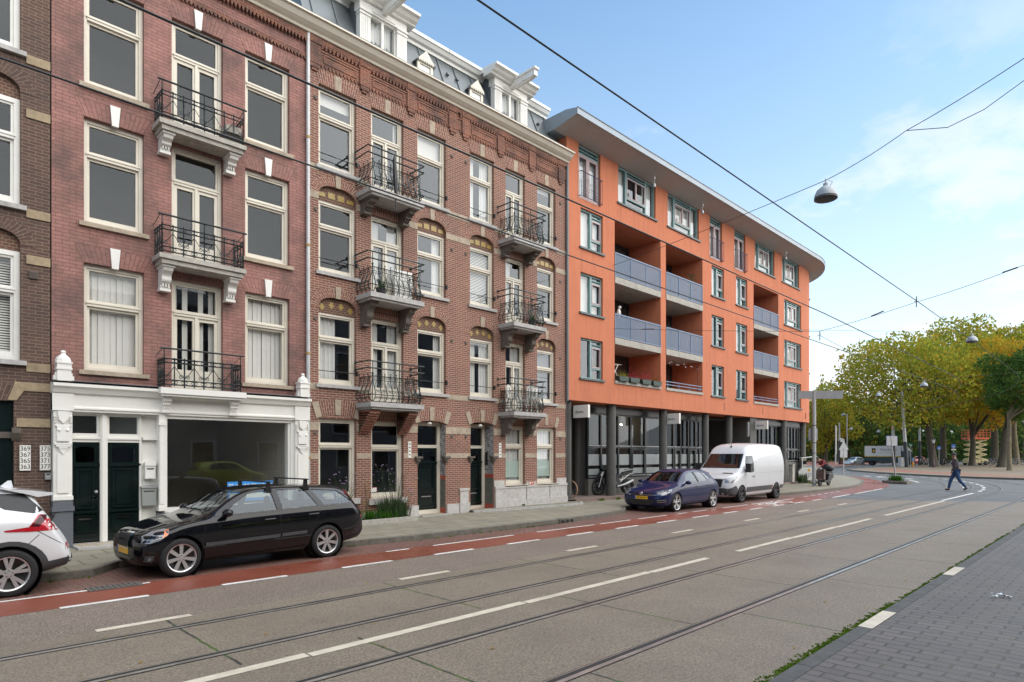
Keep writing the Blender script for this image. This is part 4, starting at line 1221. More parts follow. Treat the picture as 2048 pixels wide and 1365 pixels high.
    if right: rm.poly([(xb, y0, zr0), (xb, y0 + 6, zr0), (xe, y0 + 6, zr1), (xe, y1, zr1)])
    rm.poly([(xa, y1, zr1 + .3), (xe, y1, zr1 + .3), (xe, y1 + 6, zr1 + .3), (xa, y1 + 6, zr1 + .3)])
    rm.poly([(xa, y0, zr0), (xa, y1, zr1), (xa, y0 + 6, zr1), (xa, y0 + 6, zr0)])
    x = xa + .3
    while x < xb - .2:
        rm.bar((x, y0 - .01, zr0), (min(x, xe), y1 - .01, zr1), .03, .05, up=(0, -1, 0)); x += .74
    roof = rm.build('roof', M['zinc'], H, L)
    uc = MB(); yc = y1 + .03
    uc.prism([(yc, 14.72), (yc - .10, 14.72), (yc - .12, 14.80), (yc - .2, 14.84), (yc - .26, 14.94), (yc - .30, 14.96), (yc - .30, 15.06), (yc, 15.10)], xa, xe + .02, 'yz')
    uc.build('upper_cornice', M['white'], H, L)
    # big dormer with hoisting beam
    da, db = (9.37, 10.95) if not right else (14.54, 16.13)
    cx = (da + db)/2; yd = FY + .06
    dm = MB()
    dm.box(da + .004, da + .03, yd + .21, y1 + .5, 13.2, 14.85); dm.box(db - .03, db - .004, yd + .21, y1 + .5, 13.2, 14.85)
    dm.box(da + .03, db - .03, y1 + .3, y1 + .5, 13.2, 14.85)
    o = dm.build('dormer', M['zinc'], H, L)
    q = MB()
    for a, b in ((da, da + .34), (db - .34, db)):
        q.box(a, b, yd, yd + .2, 13.2, 14.45)
        for k in range(4): q.box(a + .06 + k*.06, a + .085 + k*.06, yd - .012, yd, 13.3, 14.3)
        q.box(a - .02, b + .02, yd - .03, yd + .2, 14.32, 14.36); q.box(a - .02, b + .02, yd - .03, yd + .2, 13.2, 13.3); q.box(a - .025, b + .025, yd - .04, yd + .2, 14.42, 14.47)
    q.box(da, db, yd + .01, yd + .3, 14.47, 14.72); q.box(da + .4, db - .4, yd - .01, yd + .01, 14.52, 14.66)
    pr = [(yd + .3, 14.72), (yd - .08, 14.72), (yd - .10, 14.76), (yd - .2, 14.80), (yd - .27, 14.88), (yd - .36, 14.90), (yd - .36, 14.98), (yd + .3, 15.02)]
    q.prism(pr, da - .25, db + .25, 'yz')
    q.box(da - .26, db + .26, yd + .3, y1 + .6, 14.86, 15.0)
    q.build('dormer_front', M['white'], o, L)
    window(H, L, da + .34, db - .34, 13.22, 14.47, yd, 'bars', 'white', 'full', rec=.08, sill=None, fw=.05, glass='glass_old', bars=((cx - .04, cx + .04, 13.25, 14.44), (da + .39, cx - .04, 13.62, 13.67), (cx + .04, db - .39, 13.62, 13.67)))
    q = MB(); q.box(cx - .08, cx + .08, yd - 1.15, yd + .02, 14.60, 14.80); q.box(cx - .11, cx + .11, yd - 1.2, yd + .02, 14.80, 14.87); q.prism([(yd - 1.15, 14.60), (yd - .2, 14.60), (yd - .2, 14.54), (yd - .9, 14.54)], cx - .06, cx + .06, 'yz')
    o2 = q.build('hoist_beam', M['white'], H, L)
    # little gabled dormer
    a, b = (11.42, 12.0) if not right else (13.52, 14.1)
    ys = FY + .16; m = (a + b)/2
    q = MB(); q.box(a + .03, b - .03, ys + .04, y1 + .2, 13.3, 13.98); q.prism([(a - .06, 13.94), (b + .06, 13.94), (m, 14.32)], ys - .04, y1 + .3); o3 = q.build('small_dormer', M['lead'], H, L)
    q = MB(); frame_rect(q, a, b, 13.28, 13.98, .09, ys, ys + .06); q.prism([(a - .02, 13.98), (b + .02, 13.98), (m, 14.30)], ys - .06, ys - .02)
    for k in range(7):
        xx = a + (b - a)*(k + .5)/7; q.prism([(xx - .045, 13.99), (xx + .045, 13.99), (xx, 13.92)], ys - .055, ys - .03)
    q.build('gable_board', M['cream'], o3, L)
    q = MB(); q.poly([(a + .09, ys + .03, 13.37), (b - .09, ys + .03, 13.37), (b - .09, ys + .03, 13.89), (a + .09, ys + .03, 13.89)]); q.build('pane', M['glass'], o3, L)
    q = MB(); q.poly([(a + .09, ys + .036, 13.37), (b - .09, ys + .036, 13.37), (b - .09, ys + .036, 13.89), (a + .09, ys + .036, 13.89)]); q.build('curtain', M['curtain'], o3, L)
    q = MB()
    for xx in ((12.25, 12.8) if not right else (13.2, 17.1)): q.rbox((xx, FY + .42, 14.2), (.10, .10, .06))
    pieces(q, 'roof_vent', M['lead'], roof, L)
    return H, L, dx

Hh, L, dx = brown_house(7.78, 12.9, ((8.09, 9.22), (9.69, 10.79), (11.29, 12.39)), False, 'brown brick house with a flower bed, between the red house and its twin')
# windows of the left twin
cu = {(0, 1): ('left', .58), (2, 1): ('right', .22), (1, 1): ('sides', .33), (0, 2): None, (1, 2): ('sides', .35), (2, 2): ('right', .3), (0, 3): ('roll', .18), (1, 3): ('sides', .12), (2, 3): ('roll', .30)}
def twin_windows(H, L, cols, cu, right):
    for c, (a, b) in enumerate(cols):
        for row, (z0, z1) in ((1, (3.85, 5.78)), (2, (6.83, 8.76)), (3, (9.62, 11.78))):
            k = cu.get((c, row))
            if c == 1:
                zz0 = {1: 3.40, 2: 6.36, 3: 9.2}[row]; zz1 = {1: 5.85, 2: 8.76, 3: 11.78}[row]
                window(H, L, a, b, zz0, zz1, FY, 'door', 'cream', k, tr=.70, sill=None, glass='glass')
            else:
                window(H, L, a, b, z0, z1, FY, 'sash', 'cream', k, tr=.64, glass='glass_old' if (c, row) in ((0, 2),) and not right else 'glass')
                q = MB(); q.tube([(a - .01, FY + .03, z0 + .36), (b + .06, FY + .03, z0 + .36)], .011, 5); q.box(b + .0, b + .05, FY - .03, FY + .05, z0 + .30, z0 + .42); q.build('window_bar', M['iron'], H, L)
twin_windows(Hh, L, ((8.09, 9.22), (9.69, 10.79), (11.29, 12.39)), cu, False)
window(Hh, L, 8.09, 9.22, .78, 2.95, FY, 'sash', 'cream', None, tr=.66, glass='glass', sill='stone_plinth', sillw=.16)
window(Hh, L, 9.69, 10.79, .72, 2.92, FY, 'sash', 'cream', None, tr=.66, glass='glass', sill='stone_plinth', sillw=.16)
for z in (3.40, 6.36, 9.2):
    bombe_balcony(Hh, L, 9.2, 10.98, z, .76)
    for xx in (9.44, 10.72):
        if z < 4:
            q = MB()
            for k in range(9): q.box(xx - .16, xx + .16, FY - .60 + k*.062, FY, z - .24 - (k + 1)*.066, z - .20 - k*.066)
            q.build('bracket', M['brick_frieze'], Hh, L)
        else: console(xx, .20, z - .19, .62 if z < 8 else .36, .55).build('bracket', M['stone_dark'], Hh, L)
Hr, L2, dx2 = brown_house(12.9, 18.15, ((13.38, 14.45), (14.99, 15.95), (16.57, 17.58)), True, 'brown brick house with a pale stone plinth, between its twin and the orange building')
cu = {(0, 1): ('sides', .42), (2, 1): ('rolldark', .95), (1, 1): ('right', .5), (0, 2): ('lamel', 1), (1, 2): ('left', .5), (2, 2): None, (0, 3): ('sides', .35), (1, 3): None, (2, 3): ('roll', .1)}
twin_windows(Hr, L2, ((13.38, 14.45), (14.99, 15.95), (16.57, 17.58)), cu, True)
for a, b in ((14.99, 15.95), (16.57, 17.58)):
    o = window(Hr, L2, a, b, .92, 2.95, FY, 'sash', 'cream', 'full', tr=.66, sill='cream', sillw=.05)
    q = MB(); q.poly([(a + .12, FY + .205, 1.18), (b - .12, FY + .205, 1.18), (b - .12, FY + .205, 1.75), (a + .12, FY + .205, 1.75)]); q.build('window_film', simple('pale_green_film', (.50, .64, .58), .5), o, L2)
for z in (3.40, 6.36, 9.2):
    bombe_balcony(Hr, L2, 14.64, 16.24, z, .76)
    for xx in (14.86, 16.02): console(xx, .20, z - .19, .56 if z < 8 else .34, .55).build('bracket', M['stone_dark'], Hr, L2)
# plinths
q = MB()
q.box(9.69, 10.79, FY + .02, FY + .2, .05, .56); q.box(8.0, 11.26, FY - .04, FY + .02, .05, .34); q.box(10.98, 11.28, FY - .09, FY + .02, .05, .46); q.box(12.40, 12.88, FY - .06, FY + .05, .05, .42)
pieces(q, 'plinth', M['stone_plinth'], Hh, L)
q = MB()
q.box(12.92, 13.34, FY - .06, FY + .05, .05, .44); q.box(12.95, 13.30, FY - .03, FY + .02, .44, .86); q.box(12.92, 13.33, FY - .05, FY + .02, .82, .90)
for a, b in ((14.46, 15.97), (15.98, 17.2), (17.21, 18.2)):
    q.box(a, b, FY - .08, FY + .02, .05, .42); q.box(a + .02, b - .01, FY - .05, FY + .02, .42, .86); q.box(a, b, FY - .07, FY + .02, .82, .90)
q.box(14.44, 14.92, FY - .03, FY + .02, .9, 1.10); q.box(16.0, 16.5, FY - .03, FY + .02, .9, 1.02); q.box(17.62, 18.16, FY - .03, FY + .02, .9, 1.10)
o = pieces(q, 'plinth', M['stone_plinth'], Hr, L2)[-1]
q = MB(); q.box(15.72, 15.86, FY - .085, FY - .07, .12, .24); q.build('vent', M['black'], o, L2)
# recessed front doors with tiled porch walls
tilem = pavemat('porch_tiles', (.42, .43, .43), (.06, .07, .08), (.3, .3, .3), .05, .05, .003, offset=.5)
M['porch_tile'] = brickmat('porch_tile', (.5, .5, .49), (.05, .055, .07), (.4, .4, .4), .06, .06, .004, bumpd=.001)
M['porch_dado'] = brickmat('porch_dado', (.17, .18, .15), (.12, .13, .11), (.2, .2, .18), .1, .1, .004, bumpd=.001)
for Hx, Lx, (a, b), dep, lampx in ((Hh, L, dx, .26, 11.75), (Hr, L2, dx2, .43, 13.8)):
    q = MB(); q.box(b - .012, b + .004, FY + .02, FY + dep, 1.32, 3.0); pw = q.build('porch_tiles', M['porch_tile'], Hx, Lx)
    q = MB(); q.box(b - .012, b + .004, FY + .02, FY + dep, .32, 1.20); q.build('tile_dado', M['porch_dado'], pw, Lx)
    q = MB(); q.box(b - .014, b + .004, FY + .02, FY + dep, 1.20, 1.32); q.box(b - .014, b + .004, FY + .02, FY + dep, .15, .32); pieces(q, 'red_tiles', simple('red_tiles', (.42, .08, .05), .35, var=.1), pw, Lx)
    yy = FY + dep
    q = MB(); frame_rect(q, a - .02, b, .15, 2.98, .12, yy, yy + .1); q.box(a + .10, b - .12, yy - .01, yy + .1, 2.18, 2.27); q.box(a + .08, b - .10, yy - .03, yy - .01, 2.24, 2.27)
    fr = q.build('door_frame', M['cream'], Hx, Lx)
    q = MB(); q.poly([(a + .10, yy + .06, 2.27), (b - .12, yy + .06, 2.27), (b - .12, yy + .06, 2.86), (a + .10, yy + .06, 2.86)]); q.build('fanlight_pane', M['carglass_dark'], fr, Lx)
    house_door(Hx, Lx, a + .10, b - .12, .24, 2.18, yy + .05, knob=a + .16)
    q = MB(); q.box(a - .02, b + .02, FY - .28, yy + .1, .06, .15); s = q.build('door_step', M['stone_grey'], Hx, Lx)
    q = MB()
    for k in range(8): q.poly([(a + .06 + k*.12, FY - .2, .153), (a + .12 + k*.12, FY - .2, .153), (a + .22 + k*.12 - .02, FY + dep - .05, .153), (a + .16 + k*.12 - .02, FY + dep - .05, .153)])
    q.build('tile_pattern', M['tile_yellow'], s, Lx)
    for xx in (a, b):                                            # carved corbels by the porch
        q = MB(); q.lathe([(0, 1.62), (.03, 1.65), (.05, 1.72), (.10, 1.78), (.11, 1.86), (.08, 1.86)], (xx, FY + .02, 0), 10); q.box(xx - .12, xx + .12, FY - .11, FY + .1, 1.86, 1.92); q.build('corbel', M['stone_dark'], Hx, Lx)
    q = MB(); q.sphere((a + .5, FY + .1, 2.93), (.09, .09, .05), 10, 6); q.build('porch_lamp', M['shop_white'], Hx, Lx)
q = MB(); q.box(14.39, 14.415, FY + .28, FY + .38, 1.62, 2.06); o = q.build('door_bell_panel', M['black'], Hr, L2)
q = MB()
for k in range(6): q.box(14.375, 14.39, FY + .30, FY + .36, 1.67 + k*.06, 1.70 + k*.06)
q.build('bell_button', M['chrome'], o, L2)
for x, y, lab in ((11.0, 1.9, 'narrow white number board left of the left twin house door'), (14.72, 1.9, 'narrow white number board right of the right twin house door')):
    t = thing('number_plate', lab, 'number plate', (x, FY - .006, y + .22))
    q = MB(); q.box(-.055, .055, -.014, .02, -.24, .24); q.build('enamel_plate', M['shop_white'], t)
    q = MB()
    for k in range(4): q.box(-.025, .025, -.0155, -.014, .15 - k*.105, .185 - k*.105)
    q.build('number', M['greyplastic'], t)
t = thing('fire_sticker', 'small red and white notice stuck to the stone plinth of the right twin house', 'notice', (16.25, FY - .035, .96)); q = MB(); q.box(-.13, .13, -.004, .03, -.05, .05); q.build('notice_board', simple('orange_red', (.55, .09, .05), .5), t); q = MB(); q.box(-.11, -.04, -.006, -.004, -.035, .035); q.box(-.02, .11, -.006, -.004, .0, .02); q.build('notice_mark', M['shop_white'], t)
t = thing('window_card', 'small white card with red border in the ground floor window', 'card', (9.86, FY + .15, .93)); q = MB(); q.box(-.11, .11, 0, .008, -.02, .11); q.build('card', simple('red_border', (.5, .06, .05), .5), t); q = MB(); q.box(-.10, .10, -.003, 0, -.02, .10); q.build('card_face', M['shop_white'], t)
# downpipes
for x, zt, lab in ((7.76, 12.95, 'grey downpipe between the red house and the brown twins'),):
    t = thing('downpipe', lab, 'downpipe', (x, FY - .07, 0)); q = MB(); q.tube([(0, 0, .12), (0, 0, zt)], .05, 10); q.build('pipe', M['pipe'], t)
    q = MB()
    for z in (1.9, 4.6, 7.4, 10.2): q.lathe([(.05, -.03), (.062, -.03), (.062, .03), (.05, .03)], (0, 0, z), 10)
    q.build('pipe_collar', simple('rusty_collar', (.40, .25, .09), .6), t)
    q = MB(); q.tube([(0, 0, .1), (0, 0, 1.6)], .058, 10); q.build('pipe_foot', M['polegrey'], t)
t = thing('downpipe', 'dark grey downpipe between the brown twins and the orange building', 'downpipe', (18.19, FY - .06, 0)); q = MB(); q.tube([(0, 0, 4.0), (0, 0, 12.9)], .055, 10); q.build('pipe', M['lead'], t)
# things on the balconies
def plastic_chair(x, y, z, rz, lab):
    t = thing('balcony_chair', lab, 'chair', (x, y, z), rz)
    q = MB(); q.prism([(-.2, .42), (.2, .42), (.2, .45), (-.2, .46)], -.2, .2, 'yz'); q.build('seat', M['shop_white'], t)
    q = MB(); q.prism([(-.2, .45), (.2, .45), (.22, .85), (.12, .92), (-.12, .92), (-.22, .85)], .18, .215); q.build('backrest', M['shop_white'], t)
    for sx in (-1, 1):
        for sy in (-1, 1):
            q = MB(); q.bar((sx*.19, sy*.17, .43), (sx*.22, sy*.21, 0), .045, .03); q.build('leg', M['shop_white'], t)
    return t
plastic_chair(15.05, FY - .36, 3.41, .5, 'white plastic chair at the left end of the lowest right balcony')
plastic_chair(15.75, FY - .38, 3.41, 2.9, 'white plastic chair seen from behind on the lowest right balcony')
t = thing('folding_screen', 'white slatted board leaning on the middle balcony of the left twin house', 'board', (10.68, FY - .14, 6.37)); q = MB()
for k in range(9): q.box(-.30, .30, -.03, .03, .05 + k*.1, .14 + k*.1)
q.build('slats', M['shop_white'], t); q = MB(); q.box(-.28, -.22, .03, .05, 0, .95); q.box(.22, .28, .03, .05, 0, .95); q.build('frame', M['cream'], t)
t = thing('folded_parasol', 'folded dark parasol tied to the top balcony of the left twin house', 'parasol', (10.02, FY - .72, 8.75), .0)
q = MB(); q.tube([(0, -.02, 0), (-.05, 0, 1.5)], .014, 6); q.build('pole', M['iron'], t); q = MB(); q.tube([(0, -.02, .45), (-.01, -.01, .8), (-.04, 0, 1.35), (-.05, 0, 1.5)], [.05, .075, .05, .02], 8); q.build('canopy', M['black'], t)
for z, x, y, lab in ((9.18, 5.72, .26, 'small box of clutter on the top balcony of the red house'), (6.37, 9.75, .4, 'dark plant pot on the middle balcony of the left twin house'), (6.37, 15.85, .42, 'dark plant pot on the middle balcony of the right twin house')):
    t = thing('plant_pot' if 'pot' in lab else 'storage_box', lab, 'plant pot' if 'pot' in lab else 'box', (x, FY - y, z))
    if 'pot' in lab:
        q = MB(); q.lathe([(0, 0), (.1, 0), (.14, .2), (.15, .22), (0, .2)], (0, 0, 0), 10); q.build('pot', M['greyplastic'], t)
        R.seed(3); q = MB(); tufts(q, [(0, 0, .2)], 40, .3, .1, .02, .7); q.build('plant', M['leaf_dark'], t)
    else:
        q = MB(); q.box(-.2, .2, -.15, .15, 0, .25); q.build('box', M['stone_dark'], t); q = MB(); q.prism([(-.2, .25), (.2, .25), (.25, .33), (-.22, .4)], -.17, .17, 'yz'); q.build('lid', M['concrete'], t)
# ================================================================== the orange apartment building
def stucco():
    m, nt, out = newmat('orange_stucco')
    p = pos(nt)
    f = noise(nt, p, 45, 4, 0.7); f2 = noise(nt, p, 1.3, 7, 0.7)
    mp = N(nt, 'ShaderNodeMapping', Vector=p); mp.inputs['Scale'].default_value = (3, 3, .25)
    f3 = noise(nt, mp.outputs[0], 1.5, 5, 0.7)
    c = mix(nt, ramp(nt, f, [(0.3, 0.0), (0.7, 1.0)]), (0.545, 0.178, 0.092), (0.61, 0.215, 0.112))
    c = mix(nt, ramp(nt, f2, [(0.4, 0.0), (0.7, 0.45)]), c, (0.49, 0.155, 0.082))
    c = mix(nt, ramp(nt, f3, [(0.46, 0.0), (0.75, 0.5)]), c, (0.37, 0.12, 0.07))
    bsdf(nt, out, c, 0.9, 0, bump(nt, f, 0.006, 0.6))
    return m
M['stucco'] = stucco()
M['teal'] = simple('teal_frame', (0.20, 0.335, 0.345), 0.4, var=0.08, scale=4)
M['mauve'] = simple('mauve_sash', (0.40, 0.30, 0.31), 0.4, var=0.06, scale=4)
M['sill_blue'] = simple('dark_blue_sill', (0.055, 0.085, 0.10), 0.4)
M['soffit'] = simple('pale_soffit', (0.46, 0.435, 0.41), 0.7, var=0.05, scale=2)
M['fascia'] = simple('fascia_zinc', (0.26, 0.31, 0.36), 0.45, 0.2, var=0.08, scale=1)
M['frame_dark'] = simple('anthracite_frame', (0.016, 0.018, 0.022), 0.35, var=0.1, scale=4)
M['pier_grey'] = simple('grey_column_paint', (0.088, 0.086, 0.081), 0.6, var=0.1, scale=3)
M['base_grey'] = simple('grey_base_paint', (0.115, 0.111, 0.104), 0.7, var=0.14, scale=2)
M['film'] = simple('frosted_film', (0.46, 0.50, 0.51), 0.6)
def meshpanel():
    m, nt, out = newmat('blue_perforated_panel')
    uv = N(nt, 'ShaderNodeUVMap').outputs[0]
    v = N(nt, 'ShaderNodeTexVoronoi', Vector=uv, Scale=38.0); v.inputs['Randomness'].default_value = 0.0
    hole = math_(nt, 'LESS_THAN', v.outputs['Distance'], 0.30)
    b = nt.nodes.new('ShaderNodeBsdfPrincipled'); b.inputs['Base Color'].default_value = (0.105, 0.165, 0.26, 1); b.inputs['Roughness'].default_value = .45
    t = N(nt, 'ShaderNodeBsdfTransparent')
    mx = nt.nodes.new('ShaderNodeMixShader'); nt.links.new(hole, mx.inputs[0]); nt.links.new(b.outputs[0], mx.inputs[1]); nt.links.new(t.outputs[0], mx.inputs[2]); nt.links.new(mx.outputs[0], out.inputs[0])
    return m
M['meshpanel'] = meshpanel()
M['blue'] = simple('blue_rail_paint', (0.13, 0.20, 0.32), 0.4)
M['purple'] = simple('dark_purple_rail', (0.055, 0.05, 0.10), 0.4)

X0, X1, RB = 18.22, 41.8, 6.0
CYC = FY + RB
L = (X0, FY, 0)
H = thing('apartment_building', 'orange stucco apartment building with a rounded corner, loggias and an overhanging grey roof', 'building', L)
ZB, ZT = 4.05, 14.02
fr_doors = ((18.92, 20.32), (29.38, 30.70), (32.10, 33.42))
wide_top = ((21.53, 24.38), (25.40, 28.28), (34.62, 37.30), (38.42, 41.12))
cols = ((19.05, 20.48), (29.58, 30.92), (32.30, 33.66))
loggia = ((21.28, 24.80, 5.0, 11.65), (25.24, 28.64, 5.0, 11.63), (34.45, 37.86, 4.92, 11.55))
rows = ((4.95, 6.52), (7.50, 9.06), (10.03, 11.56))
hs = []
for a, b in fr_doors: hs.append((a, b, 11.90, ZT))
for a, b in wide_top: hs.append((a, b, 12.45, ZT))
for a, b in cols:
    for z0, z1 in rows: hs.append((a, b, z0, z1))
for z0, z1 in ((4.87, 6.45), (7.42, 8.98), (9.90, 11.45)): hs.append((38.75, 41.45, z0, z1))
for l in loggia: hs.append(l + (0, 1.75))
mb = MB(); wall(mb, X0, X1, ZB, ZT, FY, hs, .12)
mb.poly([(X0, FY, ZB), (X0, FY, ZT), (X0, FY + 9, ZT), (X0, FY + 9, ZB)])
# rounded corner
NA = 16; cw = [(20, 34), (52, 66)]
angs = sorted(set([90*k/NA for k in range(NA + 1)] + [a for c in cw for a in c]))
CP = lambda a, r=RB: (X1 + r*math.sin(math.radians(a)), CYC - r*math.cos(math.radians(a)))
czs = ((4.87, 6.45), (7.42, 8.98), (9.90, 11.45), (12.4, ZT))
zl = sorted({ZB, ZT} | {z for c in czs for z in c})
for a, b in zip(angs, angs[1:]):
    for z0, z1 in zip(zl, zl[1:]):
        am, zm = (a + b)/2, (z0 + z1)/2
        if any(c[0] < am < c[1] for c in cw) and any(c[0] < zm < c[1] for c in czs): continue
        p, q = CP(a), CP(b)
        mb.poly([(p[0], p[1], z0), (q[0], q[1], z0), (q[0], q[1], z1), (p[0], p[1], z1)])
xe = X1 + RB
mb.poly([(xe, CYC, ZB), (xe, CYC + 14, ZB), (xe, CYC + 14, ZT), (xe, CYC, ZT)])
# underside over the arcade
pts = [(X0, FY)] + [CP(a) for a in angs] + [(xe, CYC + 3), (X0, CYC + 3)]
mb.poly([(x, y, ZB) for x, y in pts][::-1])
mb.build('wall', M['stucco'], H, L)
# roof: a wing-like overhang that follows the curve
OV = 1.05
def roof_line(r): return [(17.52, FY - r)] + [(X1, FY - r)] + [(X1 + (RB + r*(1 - .45*min(1, a/60)))*math.sin(math.radians(a)), CYC - (RB + r*(1 - .45*min(1, a/60)))*math.cos(math.radians(a))) for a in [6*k for k in range(1, 16)]] + [(xe + r*.55, CYC + 14)]
Lo, Li = roof_line(OV), roof_line(-.05)
mb = MB()
for i in range(len(Lo) - 1):
    a, b, c, d = Lo[i], Lo[i + 1], Li[i + 1], Li[i]
    mb.poly([(a[0], a[1], 14.20), (d[0], d[1], 14.0), (c[0], c[1], 14.0), (b[0], b[1], 14.20)])
mb.build('soffit', M['soffit'], H, L)
mb = MB(); Lf = roof_line(OV + .04); Lt = roof_line(OV - .5)
for i in range(len(Lo) - 1):
    a, b = Lf[i], Lf[i + 1]; c, d = Lo[i + 1], Lo[i]; e, f = Lt[i + 1], Lt[i]
    mb.poly([(a[0], a[1], 14.18), (b[0], b[1], 14.18), (b[0], b[1], 14.40), (a[0], a[1], 14.40)])
    mb.poly([(a[0], a[1], 14.18), (d[0], d[1], 14.19), (c[0], c[1], 14.19), (b[0], b[1], 14.18)])
    mb.poly([(a[0], a[1], 14.40), (b[0], b[1], 14.40), (e[0], e[1], 14.52), (f[0], f[1], 14.52)])
mb.poly([(p[0], p[1], 14.52) for p in Lt] + [(17.52, CYC + 14, 14.52)])
mb.poly([(17.52, FY - OV - .04, 14.18), (17.52, FY - OV - .04, 14.40), (17.52, FY - OV + .5, 14.52), (17.52, FY + 6, 14.52), (17.52, FY + 6, 14.0), (17.52, FY + .05, 14.0)])
mb.poly([(17.52, FY + .05, 14.0), (17.52, FY + 6, 14.0), (X0 + .01, FY + 6, 14.0), (X0 + .01, FY + .05, 14.0)])
mb.build('roof', M['fascia'], H, L)
mb = MB()
for i in range(len(Lo) - 1): mb.bar((Lf[i][0], Lf[i][1], 14.41), (Lf[i + 1][0], Lf[i + 1][1], 14.41), .03, .03)
mb.build('roof_edge', M['frame_dark'], H, L)
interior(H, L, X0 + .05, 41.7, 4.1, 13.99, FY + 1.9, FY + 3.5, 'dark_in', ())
q = MB()
for a, b, z0, z1 in loggia:
    for z in (9.05, 6.53): q.box(a + .003, b - .003, FY - .03, FY + 1.75, z, z + .27)
    q.box(a + .003, b - .003, FY - .05, FY + .18, z0 - .10, z0 + .02)
for a, b in fr_doors: q.box(a + .003, b - .003, FY + .02, FY + .2, 11.62, 11.88)
pieces(q, 'balcony_slab', M['concrete'], H, L)
# loggia back walls with dark door frames
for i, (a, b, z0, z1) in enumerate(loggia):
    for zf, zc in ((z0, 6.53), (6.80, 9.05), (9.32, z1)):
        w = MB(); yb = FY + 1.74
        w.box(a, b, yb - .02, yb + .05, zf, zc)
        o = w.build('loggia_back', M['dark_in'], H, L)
        w = MB()
        for (u0, u1) in ((.02, .30), (.30, .52), (.56, .97)): frame_rect(w, a + (b - a)*u0, a + (b - a)*u1, zf + .05, zc - .12, .07, yb - .08, yb - .021)
        w.build('window_frame', M['greyplastic'], o, L)
        w = MB()
        for (u0, u1) in ((.02, .30), (.30, .52), (.56, .97)): w.poly([(a + (b - a)*u0 + .07, yb - .045, zf + .12), (a + (b - a)*u1 - .07, yb - .045, zf + .12), (a + (b - a)*u1 - .07, yb - .045, zc - .19), (a + (b - a)*u0 + .07, yb - .045, zc - .19)])
        w.build('pane', M['glass_old'], o, L)
    for zf in (6.80, 9.32):
        w = MB(); w.poly([(a + .02, FY - .005, zf + .06), (b - .02, FY - .005, zf + .06), (b - .02, FY - .005, zf + .95), (a + .02, FY - .005, zf + .95)])
        o = w.build('balustrade', M['meshpanel'], H, L)
        w = MB(); w.box(a + .01, b - .01, FY - .03, FY + .02, zf + .95, zf + 1.0); w.box(a + .01, b - .01, FY - .02, FY + .012, zf + .03, zf + .065)
        for k in range(4):
            x = a + .03 + (b - a - .06)*k/3; w.box(x - .02, x + .02, FY - .025, FY + .012, zf - .06, zf + .95)
        w.build('rail_frame', M['blue'], o, L)
    if i > 0:
        w = MB()
        for h in (.16, .30): w.box(a + .01, b - .01, FY + .02, FY + .05, z0 + h, z0 + h + .035)
        for k in range(4):
            x = a + .2 + (b - a - .4)*k/3; w.box(x - .012, x + .012, FY + .022, FY + .048, z0, z0 + .30)
        w.build('guard_rail', M['blue'], H, L)
# string of lights along loggia ceilings
w = MB(); pts = [(25.3 + .33*k, FY + .25 + .1*(k % 2), 6.42 - .14*abs(math.sin(k*1.1))) for k in range(11)]; w.tube(pts, .008, 4)
w.tube([(28.5, FY + .2, 6.4), (28.52, FY + .2, 5.1)], .012, 4)
t = w.build('light_string', M['black'], None); tag(t, 'black string of bulbs under the loggia ceiling beside the flower boxes', 'string lights')
w = MB()
for p in pts: w.sphere((p[0], p[1], p[2] - .06), .035, 6, 4)
pieces(w, 'bulb', M['shop_white'], t)

# windows
R.seed(77)
lt = ['full', ('roll', 1.0), ('roll', .9), ('sides', .4), None]
def teal_window(a, b, z0, z1, wide, cur, label=None):
    w = b - a
    if not wide:
        m = a + w*.52
        bars = ((m - .05, m + .05, z0 + .06, z1 - .06), (m + .05, b - .06, z0 + .40, z0 + .46), (m + .05, b - .06, z1 - .30, z1 - .26), (m + .05, b - .06, z1 - .20, z1 - .17))
    else:
        m, n = a + w*.24, a + w*.76
        bars = ((m - .045, m + .045, z0 + .06, z1 - .06), (n - .045, n + .045, z0 + .06, z1 - .06), (m + .045, n - .045, z0 + .36, z0 + .42), (m + .045, n - .045, z1 - .28, z1 - .24), (m + .045, n - .045, z1 - .18, z1 - .15))
    o = window(H, L, a, b, z0, z1, FY, 'bars', 'teal', cur, rec=.09, sill='sill_blue', sillw=.07, fw=.06, bars=bars)
    s = MB()
    yf = FY + .075
    if not wide: frame_rect(s, m + .05, b - .06, z0 + .46, z1 - .30, .055, yf, yf + .05)
    else:
        c = (m + n)/2; frame_rect(s, m + .045, c, z0 + .42, z1 - .28, .05, yf, yf + .05); frame_rect(s, c, n - .045, z0 + .42, z1 - .28, .05, yf + .003, yf + .05)
    s.build('sash', M['mauve'], o, L)
    return o
for i, (a, b) in enumerate(cols):
    for j, (z0, z1) in enumerate(rows):
        teal_window(a, b, z0, z1, False, (('roll', 1.0), 'full', ('roll', 1.0), None)[(i + j*2) % 4] if j else (('sides', .15) if i else None))
for j, (z0, z1) in enumerate(((4.87, 6.45), (7.42, 8.98), (9.90, 11.45))): teal_window(38.75, 41.45, z0, z1, True, ('roll', 1.0))
for i, (a, b) in enumerate(wide_top): teal_window(a, b, 12.45, ZT - .02, True, ('roll', 1.0) if i != 0 else ('sides', .24))
